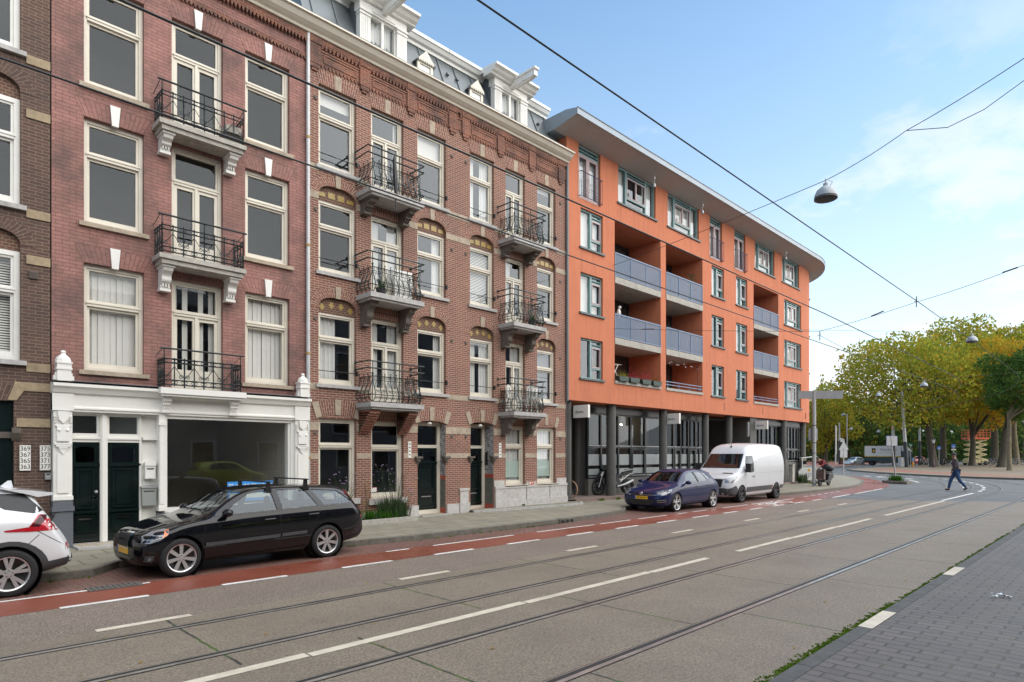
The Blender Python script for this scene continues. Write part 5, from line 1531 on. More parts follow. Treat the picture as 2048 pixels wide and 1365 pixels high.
for i, (a, b) in enumerate(fr_doors):
    m = (a + b)/2; z0 = 11.90; z1 = ZT - .02
    o = window(H, L, a, b, z0, z1, FY, 'bars', 'teal', 'full', rec=.10, sill=None, fw=.06, bars=((a + .06, b - .06, z1 - .34, z1 - .28), (a + .06, b - .06, z1 - .20, z1 - .17)))
    s = MB()
    for u0, u1, dy in ((a + .06, m, 0), (m, b - .06, .003)): frame_rect(s, u0, u1, z0 + .06, z1 - .34, .10, FY + .085 + dy, FY + .15)
    s.build('sash', M['mauve'], o, L)
    s = MB()
    for (p, q) in (((a + .02, FY - .12), (b - .02, FY - .12)),):
        for h in (.06, 1.0): s.tube([(a + .02, FY + .02, z0 + h), (a + .02, FY - .12, z0 + h), (b - .02, FY - .12, z0 + h), (b - .02, FY + .02, z0 + h)], .016, 5)
        n = 11
        for k in range(n + 1):
            x = a + .02 + (b - a - .04)*k/n; s.tube([(x, FY - .12, z0 + .06), (x, FY - .12, z0 + 1.0)], .009, 4)
        for h in (.18, .30, .42): s.tube([(a + .05, FY - .10, z0 + h), (b - .05, FY - .10, z0 + h)], .006, 4)
    s.build('railing', M['purple'], H, L)
# windows of the rounded corner
for (a0, a1) in cw:
    for z0, z1 in czs:
        zz1 = min(z1, ZT - .02)
        am = math.radians((a0 + a1)/2); ch = 2*RB*math.sin(math.radians((a1 - a0)/2))
        c = CP((a0 + a1)/2, RB*math.cos(math.radians((a1 - a0)/2)) - .06)
        f = MB(); hw = ch/2
        frame_rect(f, -hw, hw, z0, zz1, .07, 0, .1); f.box(-.06, .0, -.005, .09, z0 + .07, zz1 - .07); f.box(.0, hw - .07, -.004, .09, z0 + .40, z0 + .46); f.box(.0, hw - .07, -.004, .09, zz1 - .3, zz1 - .25)
        f.box(-hw - .03, hw + .03, -.12, .05, z0 - .07, z0 - .003)
        o = f.build('window', M['teal'], H); o.location = (c[0] - L[0], c[1] - L[1], 0); o.rotation_euler = (0, 0, am)
        g = MB(); g.poly([(-hw + .07, .05, z0 + .07), (hw - .07, .05, z0 + .07), (hw - .07, .05, zz1 - .07), (-hw + .07, .05, zz1 - .07)]); g.build('pane', M['glass'], o)
        g = MB(); g.poly([(-hw + .03, .2, z0), (hw - .03, .2, z0), (hw - .03, .2, zz1), (-hw + .03, .2, zz1)]); g.build('roller_blind', M['blind'], o)

# arcade: columns, glazing, base walls
def fX(px, Y): u = (px - 1024)/1255; return Y*(1 + u)/(1 - u)
for x, y, r in ((18.62, 15.62, .17), (20.95, 16.95, .2), (21.5, 15.64, .2), (25.55, 15.64, .18), (29.55, 15.64, .17), (32.25, 15.7, .19), (39.2, 15.55, .2), (42.9, 15.75, .2)):
    q = MB(); q.lathe([(r, .2), (r, 4.05)], (x, y, 0), 20); o = q.build('column', M['pier_grey'], H, L, smooth=True)
q = MB(); q.box(34.3, 35.1, 15.42, 16.6, .2, 4.049); q.build('pier', M['pier_grey'], H, L)
YG = 16.35
def storefront(x0, x1, y, z0, zt, zm, mull, doors=(), filmz=None, zbot=.2):
    """one glazed bay: frame, panes, base wall"""
    f = MB(); ya, yb = y - .06, y + .06
    f.box(x0, x1, ya, yb, zt, 4.045); f.box(x0, x1, ya, yb, z0 - .08, z0)
    f.box(x0, x1, ya - .12, ya, zt + .06, zt + .28)
    e = [x0] + list(mull) + [x1]
    for x in mull: f.box(x - .05, x + .05, ya, yb, z0, zt)
    f.box(x0, x0 + .06, ya + .002, yb, z0, zt); f.box(x1 - .06, x1, ya + .002, yb, z0, zt)
    for a, b in zip(e, e[1:]): f.box(a + .05, b - .05, ya + .02, yb - .02, zm - .05, zm + .03)
    for i in doors: frame_rect(f, e[i] + .05, e[i + 1] - .05, z0, zm - .05, .09, ya - .02, ya + .019)
    o = f.build('shop_window', M['frame_dark'], H, L)
    g = MB(); g.poly([(x0 + .05, y, z0), (x1 - .05, y, z0), (x1 - .05, y, zt), (x0 + .05, y, zt)]); g.build('pane', M['glass_shop'], o, L)
    s = MB()
    for a, b in zip(e, e[1:]): s.box(a + .05, b - .05, ya - .01, ya + .02, zm + .03, zm + .055); s.box(a + .05, b - .05, ya - .03, ya, z0 - .01, z0 + .025)
    s.build('frame_trim', M['steel'], o, L)
    if filmz:
        s = MB()
        for (c, d) in filmz: s.poly([(x0 + .06, y + .012, c), (x1 - .06, y + .012, c), (x1 - .06, y + .012, d), (x0 + .06, y + .012, d)])
        s.build('window_film', M['film'], o, L)
    if z0 - .08 > zbot:
        w = MB(); w.box(x0, x1, y - .10, y + .1, zbot, z0 - .08); w.build('base_wall', M['base_grey'], H, L)
    return o
fz = ((1.10, 1.36), (1.50, 1.98))
storefront(fX(1173, YG), fX(1228, YG), YG, 1.02, 3.66, 2.30, [fX(1200.6, YG)], (), fz)
storefront(fX(1228, YG), fX(1325, YG), YG, 1.02, 3.66, 2.30, [fX(1235, YG), fX(1260, YG), fX(1289, YG)], (2,), fz)
storefront(fX(1325, YG), fX(1411, YG), YG, 1.02, 3.66, 2.30, [fX(1345.6, YG), fX(1359.7, YG), fX(1375, YG), fX(1389.6, YG)], (1, 3), fz)
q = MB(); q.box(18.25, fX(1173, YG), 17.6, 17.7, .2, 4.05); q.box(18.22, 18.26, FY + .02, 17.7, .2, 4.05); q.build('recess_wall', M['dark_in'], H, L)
q = MB(); frame_rect(q, 19.2, 20.6, .2, 3.3, .1, 17.5, 17.6); q.box(19.3, 20.5, 17.5, 17.6, 2.2, 2.3); q.box(19.3, 20.5, 17.52, 17.6, 1.3, 1.38); o = q.build('door', M['frame_dark'], H, L)
q = MB(); q.poly([(19.3, 17.56, .3), (20.5, 17.56, .3), (20.5, 17.56, 3.2), (19.3, 17.56, 3.2)]); q.build('pane', M['glass_old'], o, L)
# recessed entrance
q = MB(); 
for k in range(5):
    a, b = k/5, (k + 1)/5
    x, y = 30.2 + 2.2*a, YG + 2.2*a
    q.bar((x, y, .2), (x, y, 3.7), .09, .09)
q.bar((30.2, YG, 3.78), (32.4, YG + 2.2, 3.78), .12, .5); q.bar((30.2, YG, 2.2), (32.4, YG + 2.2, 2.2), .07, .07)
q.box(32.4, 34.3, YG + 2.15, YG + 2.25, 3.4, 4.04); frame_rect(q, 32.4, 34.3, .2, 3.4, .1, YG + 2.15, YG + 2.25)
o = q.build('entrance', M['frame_dark'], H, L)
g = MB(); g.poly([(30.2, YG, .2), (32.4, YG + 2.2, .2), (32.4, YG + 2.2, 3.6), (30.2, YG, 3.6)]); g.poly([(32.5, YG + 2.2, .2), (34.3, YG + 2.2, .2), (34.3, YG + 2.2, 3.4), (32.5, YG + 2.2, 3.4)]); g.build('pane', M['glass_old'], o, L)
g = MB(); g.tube([(30.05, 15.9, .2), (30.05, 15.9, 3.9), (29.95, 16.1, 4.05)], .06, 10); g.build('downpipe', M['polegrey'], H, L)
g = MB(); g.box(33.6, 33.68, 15.2, 15.3, 2.95, 3.75); g.build('wall_strip', M['steel'], H, L)
YE = 15.72
storefront(35.1, 39.05, YE, 1.55, 3.62, 2.25, [36.0, 36.5, 37.2, 37.7, 38.4], (1, 3), None)
storefront(39.35, 41.8, YE, 1.55, 3.62, 2.25, [39.8, 40.25, 40.8, 41.3], (1, 3), None)
for k, (a0, a1) in enumerate(((0, 16), (16, 32), (32, 48), (48, 64), (64, 80))):
    p, q_ = CP(a0, RB - .42), CP(a1, RB - .42)
    f = MB(); d = Vector((q_[0] - p[0], q_[1] - p[1], 0)); n = 3
    for j in range(n + 1):
        a = Vector((p[0], p[1], 0)) + d*j/n; f.bar((a.x, a.y, 1.47), (a.x, a.y, 3.7), .09, .09)
    for z, h in ((1.5, .08), (2.25, .07), (3.87, .4)): f.bar((p[0], p[1], z), (q_[0], q_[1], z), .12, h)
    o = f.build('shop_window', M['frame_dark'], H, L)
    g = MB(); g.poly([(p[0], p[1], 1.5), (q_[0], q_[1], 1.5), (q_[0], q_[1], 3.7), (p[0], p[1], 3.7)]); g.build('pane', M['glass_shop'], o, L)
    g = MB(); g.poly([(p[0], p[1] - .02, .1), (q_[0], q_[1] - .02, .1), (q_[0], q_[1] - .02, 1.48), (p[0], p[1] - .02, 1.48)]); g.build('base_wall', M['base_grey'], H, L)
# inside the shops: back wall, floor, ceiling
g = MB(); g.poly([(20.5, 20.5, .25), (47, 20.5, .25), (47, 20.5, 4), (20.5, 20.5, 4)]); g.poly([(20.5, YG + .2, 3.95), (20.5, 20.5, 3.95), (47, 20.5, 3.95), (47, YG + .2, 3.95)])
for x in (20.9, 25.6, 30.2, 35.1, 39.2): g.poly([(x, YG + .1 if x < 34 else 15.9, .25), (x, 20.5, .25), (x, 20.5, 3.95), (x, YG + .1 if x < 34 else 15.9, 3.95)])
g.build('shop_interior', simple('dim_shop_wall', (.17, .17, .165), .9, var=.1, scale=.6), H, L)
g = MB()
for a, b, c, d in ((23.6, 24.6, 1.4, 3.0), (24.9, 25.3, 1.2, 3.4)): g.box(a, b, 19.8, 19.9, c, d)
g.build('orange_display', simple('orange_display', (.55, .14, .04), .6), H, L)
em, nt, out = newmat('spot_glow'); e = N(nt, 'ShaderNodeEmission', Color=(1, .82, .55, 1), Strength=14.0); nt.links.new(e.outputs[0], out.inputs[0])
g = MB()
for x, z in ((21.5, 3.2), (24.6, 3.3), (25.0, 3.4), (25.7, 3.5), (24.1, 3.45)): g.sphere((x, 17.6, z), .045, 8, 5)
pieces(g, 'spot_lamp', em, H, L)
# ceiling lamps under the roof and small wall details
g = MB()
for x in (23.4, 27.6, 37.6):
    g.tube([(x, FY - .55, 14.1), (x, FY - .55, 13.55)], .012, 4); g.lathe([(.06, 13.6), (.075, 13.5), (.06, 13.45)], (x, FY - .55, 0), 8); g.lathe([(.05, 13.9), (.06, 13.85), (.05, 13.8)], (x, FY - .55, 0), 8)
pieces(g, 'soffit_lamp', M['steel'], H, L, .3)
g = MB()
for x in (30.9, 35.6, 42.2): g.box(x, x + .12, FY - .003, FY + .02, 4.25, 4.65)
pieces(g, 'wall_vent', simple('dull_orange', (.30, .10, .06), .8), H, L)
# sign boxes on the columns
for i, (x, y, lab) in enumerate(((18.85, 15.15, 'white projecting box sign by the brown house corner'), (25.75, 15.3, 'white projecting box sign on the column above the blue car'), (35.0, 15.15, 'white projecting box sign on the pier above the white van'))):
    t = thing('shop_sign', lab, 'sign', (x, y, 3.62), 0, 'projecting sign boxes of the shop')
    q = MB(); q.box(-.06, .06, -.42, .30, -.24, .24); q.build('light_box', M['shop_white'], t)
    text_mesh('danim.', .17, 'sign_lettering', M['greyplastic'], t, (-.0625, -.02, -.02), (PI/2, 0, -PI/2), .002)
    q = MB()
    for z in (-.17, .17): q.tube([(0, .30, z), (0, .45, z)], .02, 6)
    q.build('bracket', M['stone_dark'], t)
# flower boxes on the first loggia, deck chair frame
for i, (x, col, lab) in enumerate(((21.75, 'yellow_leaf', 'green flower box with yellowish plants at the left of the loggia sill'), (22.55, 'flower', 'green flower box packed with tall pink flowers, second from the left'), (23.45, 'flower', 'green flower box with pink flowers, second from the right'), (24.3, 'flower2', 'green flower box with sparse orange flowers at the right of the loggia sill'))):
    if 'flower' not in M:
        M['flower'] = leafmat('pink_flowers', [(0, (.45, .03, .10)), (.55, (.60, .06, .16)), (.8, (.06, .12, .02)), (1, (.5, .05, .1))]); M['flower2'] = leafmat('orange_flowers', [(0, (.4, .1, .05)), (.5, (.10, .13, .03)), (1, (.3, .14, .05))])
    t = thing('flower_box', lab, 'flower box', (x, FY - .06, 5.02), 0, 'flower boxes on the loggia sill')
    q = MB(); q.prism([(-.30, 0), (.30, 0), (.36, .2), (-.36, .2)], -.10, .10); q.build('planter', simple('green_planter', (.02, .045, .035), .5), t)
    R.seed(i); q = MB()
    for k in range(120):
        c = Vector((R.uniform(-.33, .33), R.uniform(-.13, .10), .2 + abs(R.gauss(0, .16))*(1.2 if i in (1, 2) else .7))); s = .035
        q.poly([c + Vector((R.uniform(-s, s), R.uniform(-s, s), R.uniform(-s, s))) for j in range(3)])
    q.build('foliage', M[col], t)
t = thing('drying_rack', 'white wire drying rack behind the yellowish flower box in the loggia', 'drying rack', (21.7, FY + .5, 5.02)); q = MB()
for s in (-1, 1):
    q.tube([(-.35, s*.25, 0), (.25, s*.2, .75)], .015, 5); q.tube([(.35, s*.25, 0), (-.25, s*.2, .75)], .015, 5)
q.build('legs', M['shop_white'], t); q = MB()
for k in range(9): q.tube([(-.4 + k*.1, -.3, .75), (-.4 + k*.1, .3, .75)], .008, 4)
q.build('wires', M['shop_white'], t)
t = thing('garden_statue', 'small white bird figure standing behind the middle left balustrade', 'figure', (22.0, FY + .3, 7.75)); q = MB(); q.sphere((0, 0, .2), (.09, .09, .2), 8, 6); q.sphere((.03, -.02, .45), .07, 8, 5); q.build('body', M['shop_white'], t); q = MB(); q.prism([(.08, .42), (.15, .43), (.08, .47)], -.04, .0); q.build('beak', M['tile_yellow'], t)
t = thing('potted_shrub', 'slim potted shrub on the upper right loggia', 'potted plant', (28.0, FY + .25, 9.33)); q = MB(); q.lathe([(0, 0), (.14, 0), (.18, .3), (0, .3)], (0, 0, 0), 10); q.build('pot', M['stone_dark'], t); R.seed(9); q = MB()
for k in range(160):
    c = Vector((R.gauss(0, .12), R.gauss(0, .1), R.uniform(.35, 1.55))); s = .06; q.poly([c + Vector((R.uniform(-s, s), R.uniform(-s, s), R.uniform(-s, s))) for j in range(3)])
q.build('foliage', M['bush'], t)
# ================================================================== vehicles
def pchip(tab):
    xs = [t[0] for t in tab]; ys = [t[1] for t in tab]; n = len(xs)
    h = [xs[i + 1] - xs[i] for i in range(n - 1)]; d = [(ys[i + 1] - ys[i])/h[i] for i in range(n - 1)]
    m = [0.0]*n
    m[0], m[-1] = d[0], d[-1]
    for i in range(1, n - 1):
        if d[i - 1]*d[i] > 0:
            w1, w2 = 2*h[i] + h[i - 1], h[i] + 2*h[i - 1]
            m[i] = (w1 + w2)/(w1/d[i - 1] + w2/d[i])
    def f(x):
        if x <= xs[0]: return ys[0]
        if x >= xs[-1]: return ys[-1]
        for i in range(n - 1):
            if x <= xs[i + 1]:
                t = (x - xs[i])/h[i]; t2, t3 = t*t, t*t*t
                return (2*t3 - 3*t2 + 1)*ys[i] + (t3 - 2*t2 + t)*h[i]*m[i] + (-2*t3 + 3*t2)*ys[i + 1] + (t3 - t2)*h[i]*m[i + 1]
    return f
def chaikin(p, it=2):
    for _ in range(it):
        q = [p[0]]
        for a, b in zip(p, p[1:]):
            q.append((a[0]*.75 + b[0]*.25, a[1]*.75 + b[1]*.25)); q.append((a[0]*.25 + b[0]*.75, a[1]*.25 + b[1]*.75))
        q.append(p[-1]); p = q
    return p

class Shell:
    """a body lofted from cross-sections: x runs from the front bumper back, y across, z up"""
    def __init__(s, spec):
        s.f = {k: pchip(v) for k, v in spec.items()}
        s.L = spec['zt'][-1][0]
    def section(s, x, ins=0.0):
        f = s.f
        w = f['w'](x) - ins; zb = f['zb'](x); zt = f['zt'](x) - ins*.8; zs = min(f['zs'](x), zt - .02); wt = min(f['wt'](x) - ins, w)
        cr = f['cr'](x) if 'cr' in f else .04
        if ins: zb = zs - .38
        p = [(0, zb), (w*.80, zb), (w*.955, zb + .10*min(1, (zs - zb)/.3)), (w*.995, zb + (zs - zb)*.45), (w, zb + (zs - zb)*.78), (w*.975, zs), (wt + (w*.975 - wt)*.12, zs + (zt - cr - zs)*.90), (wt*.93, zt - cr*.55), (wt*.55, zt - cr*.12), (0, zt)]
        return chaikin(p, 2)
    def mesh(s, x0=None, x1=None, ins=0.0, n=64):
        x0 = 0 if x0 is None else x0; x1 = s.L if x1 is None else x1
        bm = bmesh.new(); rings = []
        for i in range(n + 1):
            t = i/n; t = .5 - .5*math.cos(PI*t) if ins == 0 else t
            x = x0 + (x1 - x0)*(.35*i/n + .65*t)
            h = s.section(x, ins)
            pts = [(x, -a, b) for a, b in h] + [(x, a, b) for a, b in h[-2:0:-1]]
            rings.append([bm.verts.new(p) for p in pts])
        m = len(rings[0])
        for r0, r1 in zip(rings, rings[1:]):
            for j in range(m): bm.faces.new((r0[j], r1[j], r1[(j + 1) % m], r0[(j + 1) % m]))
        bm.faces.new(rings[0]); bm.faces.new(rings[-1][::-1])
        bmesh.ops.recalc_face_normals(bm, faces=bm.faces)
        return bm
def bm_object(bm, name, mats, parent=None, smooth=True, angle=35):
    me = bpy.data.meshes.new(name); bm.to_mesh(me); bm.free()
    for m in mats: me.materials.append(m)
    if smooth:
        for p in me.polygons: p.use_smooth = True
        me.set_sharp_from_angle(angle=math.radians(angle))
    o = bpy.data.objects.new(name, me); C.objects.link(o)
    if parent: o.parent = parent
    return o
def boolean(o, cutters):
    for c in cutters:
        md = o.modifiers.new('b', 'BOOLEAN'); md.operation = 'DIFFERENCE'; md.object = c; md.solver = 'EXACT'
    dg = bpy.context.evaluated_depsgraph_get(); dg.update()
    me = bpy.data.meshes.new_from_object(o.evaluated_get(dg))
    o.modifiers.clear(); old = o.data; o.data = me; me.name = old.name
    for p in me.polygons: p.use_smooth = True
    me.set_sharp_from_angle(angle=math.radians(35))
    for c in cutters:
        m = c.data; bpy.data.objects.remove(c); bpy.data.meshes.remove(m)
def prism_obj(poly, d0, d1, plane):
    q = MB(); q.prism(poly, d0, d1, plane)
    o = q.build('cutter', None); 
    bm = bmesh.new(); bm.from_mesh(o.data); bmesh.ops.remove_doubles(bm, verts=bm.verts, dist=1e-5); bmesh.ops.recalc_face_normals(bm, faces=bm.faces); bm.to_mesh(o.data); bm.free()
    return o
def decal(bvh, poly, ax, off, name, mat, parent, step=.12, mirror=False, thick=0.0):
    """a panel shaped by poly laid onto the shell; ax: 'y' side (sign by mirror), 'x' front, 'X' rear, 'z' top"""
    if mirror is True:
        decal(bvh, poly, ax, off, name, mat, parent, step, 2, thick); mirror = False
    bm = bmesh.new()
    sides = (1,) if mirror == 2 else (-1,)
    for sg in sides:
        b2 = bmesh.new()
        vs = [b2.verts.new((p[0], 0, p[1])) for p in poly]; b2.faces.new(vs)
        for c, k in ((0, 0), (1, 2)):
            lo, hi = min(p[c] for p in poly), max(p[c] for p in poly)
            t = lo + step
            while t < hi:
                co = Vector((0, 0, 0)); co[k] = t; nn = Vector((0, 0, 0)); nn[k] = 1
                bmesh.ops.bisect_plane(b2, geom=b2.verts[:] + b2.edges[:] + b2.faces[:], plane_co=co, plane_no=nn); t += step
        for v in b2.verts:
            a, b = v.co.x, v.co.z
            if ax == 'y': o, d = Vector((a, sg*3, b)), Vector((0, -sg, 0))
            elif ax == 'x': o, d = Vector((-3, a, b)), Vector((1, 0, 0))
            elif ax == 'X': o, d = Vector((9, a, b)), Vector((-1, 0, 0))
            else: o, d = Vector((a, b, 6)), Vector((0, 0, -1))
            hit, n, i, ds = bvh.ray_cast(o, d)
            if hit is None:
                hit, n, i, ds = bvh.find_nearest(o + d*2.2)
            v.co = hit + n*off if ax != 'y' or abs(n.y) > .3 else hit - d*off
        flip = (sg == 1 and ax == 'y') or ax in ('X',)
        base = len(bm.verts)
        mp = {}
        for v in b2.verts: mp[v] = bm.verts.new(v.co)
        for f in b2.faces:
            q = [mp[v] for v in f.verts]
            try: bm.faces.new(q)
            except ValueError: pass
        b2.free()
    bm.normal_update()
    for f in bm.faces:                              # outward
        h = bvh.find_nearest(f.calc_center_median())
        if h[1] is not None and h[1].dot(f.normal) < 0: f.normal_flip()
    if thick:
        r = bmesh.ops.solidify(bm, geom=bm.faces[:], thickness=-thick)
    return bm_object(bm, name, [mat], parent, True, 50)
def strip(pts, w):
    """thin polygon along a polyline"""
    A = offset_line(pts, w/2); B = offset_line(pts, -w/2)
    return A + B[::-1]
def wheel(parent, x, y, R_, W, side, spokes, rimr, style='single', dark=False, name='wheel'):
    """side -1: outer face towards -y"""
    e = empty_part(name, parent, (x, y, R_))
    t = MB(); r0 = rimr
    t.lathe([(r0, -W/2 + .01), (r0 + .02, -W/2), (R_ - .035, -W/2 + .005), (R_ - .008, -W/2 + .03), (R_, -W/2 + .06), (R_, W/2 - .06), (R_ - .008, W/2 - .03), (R_ - .035, W/2 - .005), (r0 + .02, W/2), (r0, W/2 - .01), (r0 - .02, 0), (r0, -W/2 + .01)], (0, 0, 0), 36, 'y')
    t.build('tyre', M['rubber'], e, smooth=True, angle=30)
    s = side
    m = MB(); yo = s*W/2
    m.lathe([(r0 + .004, s*(W/2 - .004)), (r0 - .012, s*(W/2 - .012)), (r0 - .02, s*(W/2 - .05)), (r0 - .022, -s*W/2)], (0, 0, 0), 32, 'y')
    n = spokes
    hub = .065
    ys = s*(W/2 - .03); yr = s*(W/2 - .022)
    for k in range(n):
        a = 2*PI*k/n + PI/2
        for da in ((0,) if style == 'single' else (-.13, .13)):
            aw = {'single': 1.0, 'double': .55, 'twin': .5}[style]
            u = Vector((math.cos(a + da*.4), 0, math.sin(a + da*.4))); v = Vector((math.cos(a + da*1.5), 0, math.sin(a + da*1.5)))
            p0 = u*hub*.6; p1 = v*(r0 - .012)
            tn0 = Vector((-u.z, 0, u.x)); tn1 = Vector((-v.z, 0, v.x))
            w0, w1 = (.022*aw*7/n, .032*aw*7/n)
            d = Vector((0, s*.022, 0)); Y0 = Vector((0, ys, 0)); Y1 = Vector((0, yr, 0))
            m.obox([p0 - tn0*w0 + Y0 - d, p0 + tn0*w0 + Y0 - d, p1 + tn1*w1 + Y1 - d, p1 - tn1*w1 + Y1 - d, p0 - tn0*w0 + Y0, p0 + tn0*w0 + Y0, p1 + tn1*w1 + Y1, p1 - tn1*w1 + Y1])
    m.lathe([(0, ys + s*.004), (hub - .01, ys + s*.002), (hub, ys - s*.01), (hub, ys - s*.05)], (0, 0, 0), 16, 'y')
    m.build('rim', M['rim'] if not dark else M['rim_dark'], e, smooth=True, angle=30)
    q = MB(); q.lathe([(0, s*.02), (r0*.75, s*.02), (r0*.75, s*.0), (0, 0)], (0, 0, 0), 20, 'y'); q.lathe([(r0 - .022, s*(W/2 - .06)), (0, -s*.02)], (0, 0, 0), 20, 'y')
    for k in range(5):
        a = 2*PI*k/5 + .3; q.sphere((.042*math.cos(a), ys + s*.004, .042*math.sin(a)), .008, 6, 4)
    q.build('brake_disc', M['black'], e, smooth=True)
    return e
def seat(parent, x, y, z, rear=False, w=.5):
    e = empty_part('rear_seat' if rear else 'front_seat', parent, (x, y, z))
    q = MB(); q.prism([(-.25, 0), (.25, 0), (.26, .14), (-.26, .17)], -w/2, w/2); q.prism([(.18, .1), (.30, .1), (.46, .62), (.36, .66)], -w/2 + .02, w/2 - .02); q.build('cushion', M['seat'], e)
    q = MB()
    for yy in ((0,) if not rear else (-w*.3, w*.3)): q.sphere((.44, yy, .77), (.06, .13, .10), 10, 6); q.box(.42, .45, yy - .05, yy + .05, .6, .72)
    q.build('headrest', M['seat'], e, smooth=True)
def arches(sh, body_cut, axles, r, W, hw):
    """wheel-arch cutters"""
    res = []
    for ax in axles:
        for sg in (-1, 1):
            q = MB(); n = 28
            y0, y1 = sg*(hw - .34), sg*(hw + .3)
            q.prism([(ax[0] + r*math.cos(2*PI*k/n), ax[1] + r*math.sin(2*PI*k/n)) for k in range(n)], min(y0, y1), max(y0, y1))
            o = q.build('cutter', None); bm = bmesh.new(); bm.from_mesh(o.data); bmesh.ops.recalc_face_normals(bm, faces=bm.faces); bm.to_mesh(o.data); bm.free()
            res.append(o)
    return res
def liners(parent, axles, r, hw, m='black'):
    for ax in axles:
        for sg in (-1, 1):
            q = MB(); n = 20; y0, y1 = sg*(hw - .335), sg*(hw - .035)
            for k in range(n):
                a, b = 2*PI*k/n, 2*PI*(k + 1)/n
                P = lambda t, y: (ax[0] + (r - .004)*math.cos(t), y, ax[1] + (r - .004)*math.sin(t))
                q.poly([P(a, y0), P(b, y0), P(b, y1), P(a, y1)])
            q.poly([(ax[0] + (r - .004)*math.cos(2*PI*k/n), y0, ax[1] + (r - .004)*math.sin(2*PI*k/n)) for k in range(n)])
            q.build('wheel_arch', M[m], parent)

def car(name, label, cat, loc, rz, spec, paint, axles, wr, ww, rimr, cabin, side_win, screen, rear_win, hw, spokes=7, style='single', glass='carglass', arch_gap=.045, seats=True, sidecut=True, simple_car=False, group=None, dark_rim=False):
    t = thing(name, label, cat, loc, rz, group)
    sh = Shell(spec); bm = sh.mesh(n=64 if not simple_car else 36)
    bvh = BVHTree.FromBMesh(bm)
    body = bm_object(bm, 'body', [M[paint]])
    cut = arches(sh, body, [(a, wr) for a in axles], wr + arch_gap, ww, hw)
    if not simple_car:
        c = sh.mesh(cabin[0], cabin[1], .055, 30); cut.append(bm_object(c, 'cutter', [], None, False))
        for p in side_win: cut.append(prism_obj(p, -1.5, 1.5, 'xz'))
        if screen: cut.append(prism_obj(screen[0], screen[1], screen[2], 'yz'))
        if rear_win: cut.append(prism_obj(rear_win[0], rear_win[1], rear_win[2], 'yz'))
    boolean(body, cut); body.parent = t
    liners(t, [(a, wr) for a in axles], wr + arch_gap, hw)
    g = M[glass] if not simple_car else M['carglass_dark']
    for p in side_win:
        cx = sum(q[0] for q in p)/len(p); cz = sum(q[1] for q in p)/len(p)
        pp = [(cx + (x - cx)*1.015, cz + (z - cz)*1.02) for x, z in p]
        decal(bvh, pp, 'y', -.010 if not simple_car else .006, 'side_window', g, t, .1, True)
    if screen: decal(bvh, [(x*1.01, z) for x, z in screen[0]], 'x', -.010 if not simple_car else .006, 'windscreen', g, t, .1)
    if rear_win: decal(bvh, [(x*1.01, z) for x, z in rear_win[0]], 'X', -.010 if not simple_car else .006, 'rear_window', g, t, .1)
    for a in axles:
        for sg in (-1, 1): wheel(t, a, sg*(hw - ww/2 - .005), wr, ww, sg, spokes, rimr, style, dark_rim)
    if seats and not simple_car:
        fx, rx, z, w = seats
        for sg in (-1, 1): seat(t, fx, sg*.37, z)
        if rx: seat(t, rx, 0, z + .03, True, 1.15)
        q = MB(); q.prism([(fx - .95, z + .1), (fx - .45, z + .1), (fx - .5, z + .38), (fx - .8, z + .46), (fx - 1.1, z + .44)], -hw + .16, hw - .16); q.build('dashboard', M['seat'], t)
        q = MB(); q.tube([(fx - .42 + .06*math.sin(k*PI/8)*0 + .05*math.cos(k*PI/8), .37 + .18*math.sin(k*PI/8), z + .47 + .17*math.cos(k*PI/8)) for k in range(16)], .014, 5, closed=True); q.build('steering_wheel', M['black'], t)
    return t, bvh, sh
def mirrors(t, x, z, y, col):
    for sg in (-1, 1):
        q = MB(); q.sphere((x, sg*(y + .11), z), (.075, .115, .07), 10, 7); o = q.build('wing_mirror', M[col], t, smooth=True)
        q = MB(); q.bar((x, sg*(y - .04), z - .05), (x, sg*(y + .06), z - .03), .05, .04); q.build('mirror_arm', M['black'], o)
        q = MB(); q.box(x + .055, x + .07, sg*(y + .11) - .08, sg*(y + .11) + .08, z - .045, z + .045); q.build('mirror_glass', M['chrome'], o)
def handles(bvh, t, pts, col, w=.19):
    for (x, z) in pts:
        for sg in (-1, 1):
            h, n, i, d = bvh.ray_cast(Vector((x, sg*3, z)), Vector((0, -sg, 0)))
            if h is None: continue
            q = MB(); q.tube([(x - w/2, h.y + sg*.004, z - .004), (x - w*.3, h.y + sg*.03, z), (x + w*.3, h.y + sg*.034, z + .004), (x + w/2, h.y + sg*.006, z + .006)], .016, 6); q.build('door_handle', M[col], t, smooth=True)
def plate(t, x, z, txt=None, y=0, tilt=0, face=-1):
    q = MB(); q.box(x - .006, x + .006, y - .26, y + .26, z - .055, z + .055); o = q.build('number_plate', M['plate'], t)
    q = MB(); xx = x + face*.007; q.box(xx - .0015, xx + .0015, y + .21, y + .257, z - .052, z + .052); q.build('plate_band', M['plateblue'], o)
    if txt: text_mesh(txt, .088, 'plate_text', M['black'], o, (x + face*.008, y - .02, z), (PI/2, 0, -PI/2 if face < 0 else PI/2), .001)
    return o
def seams(bvh, t, lines, m='black', w=.008, name='door_seam'):
    for l in lines: decal(bvh, strip(l, w), 'y', .0015, name, M[m], t, .08, True)
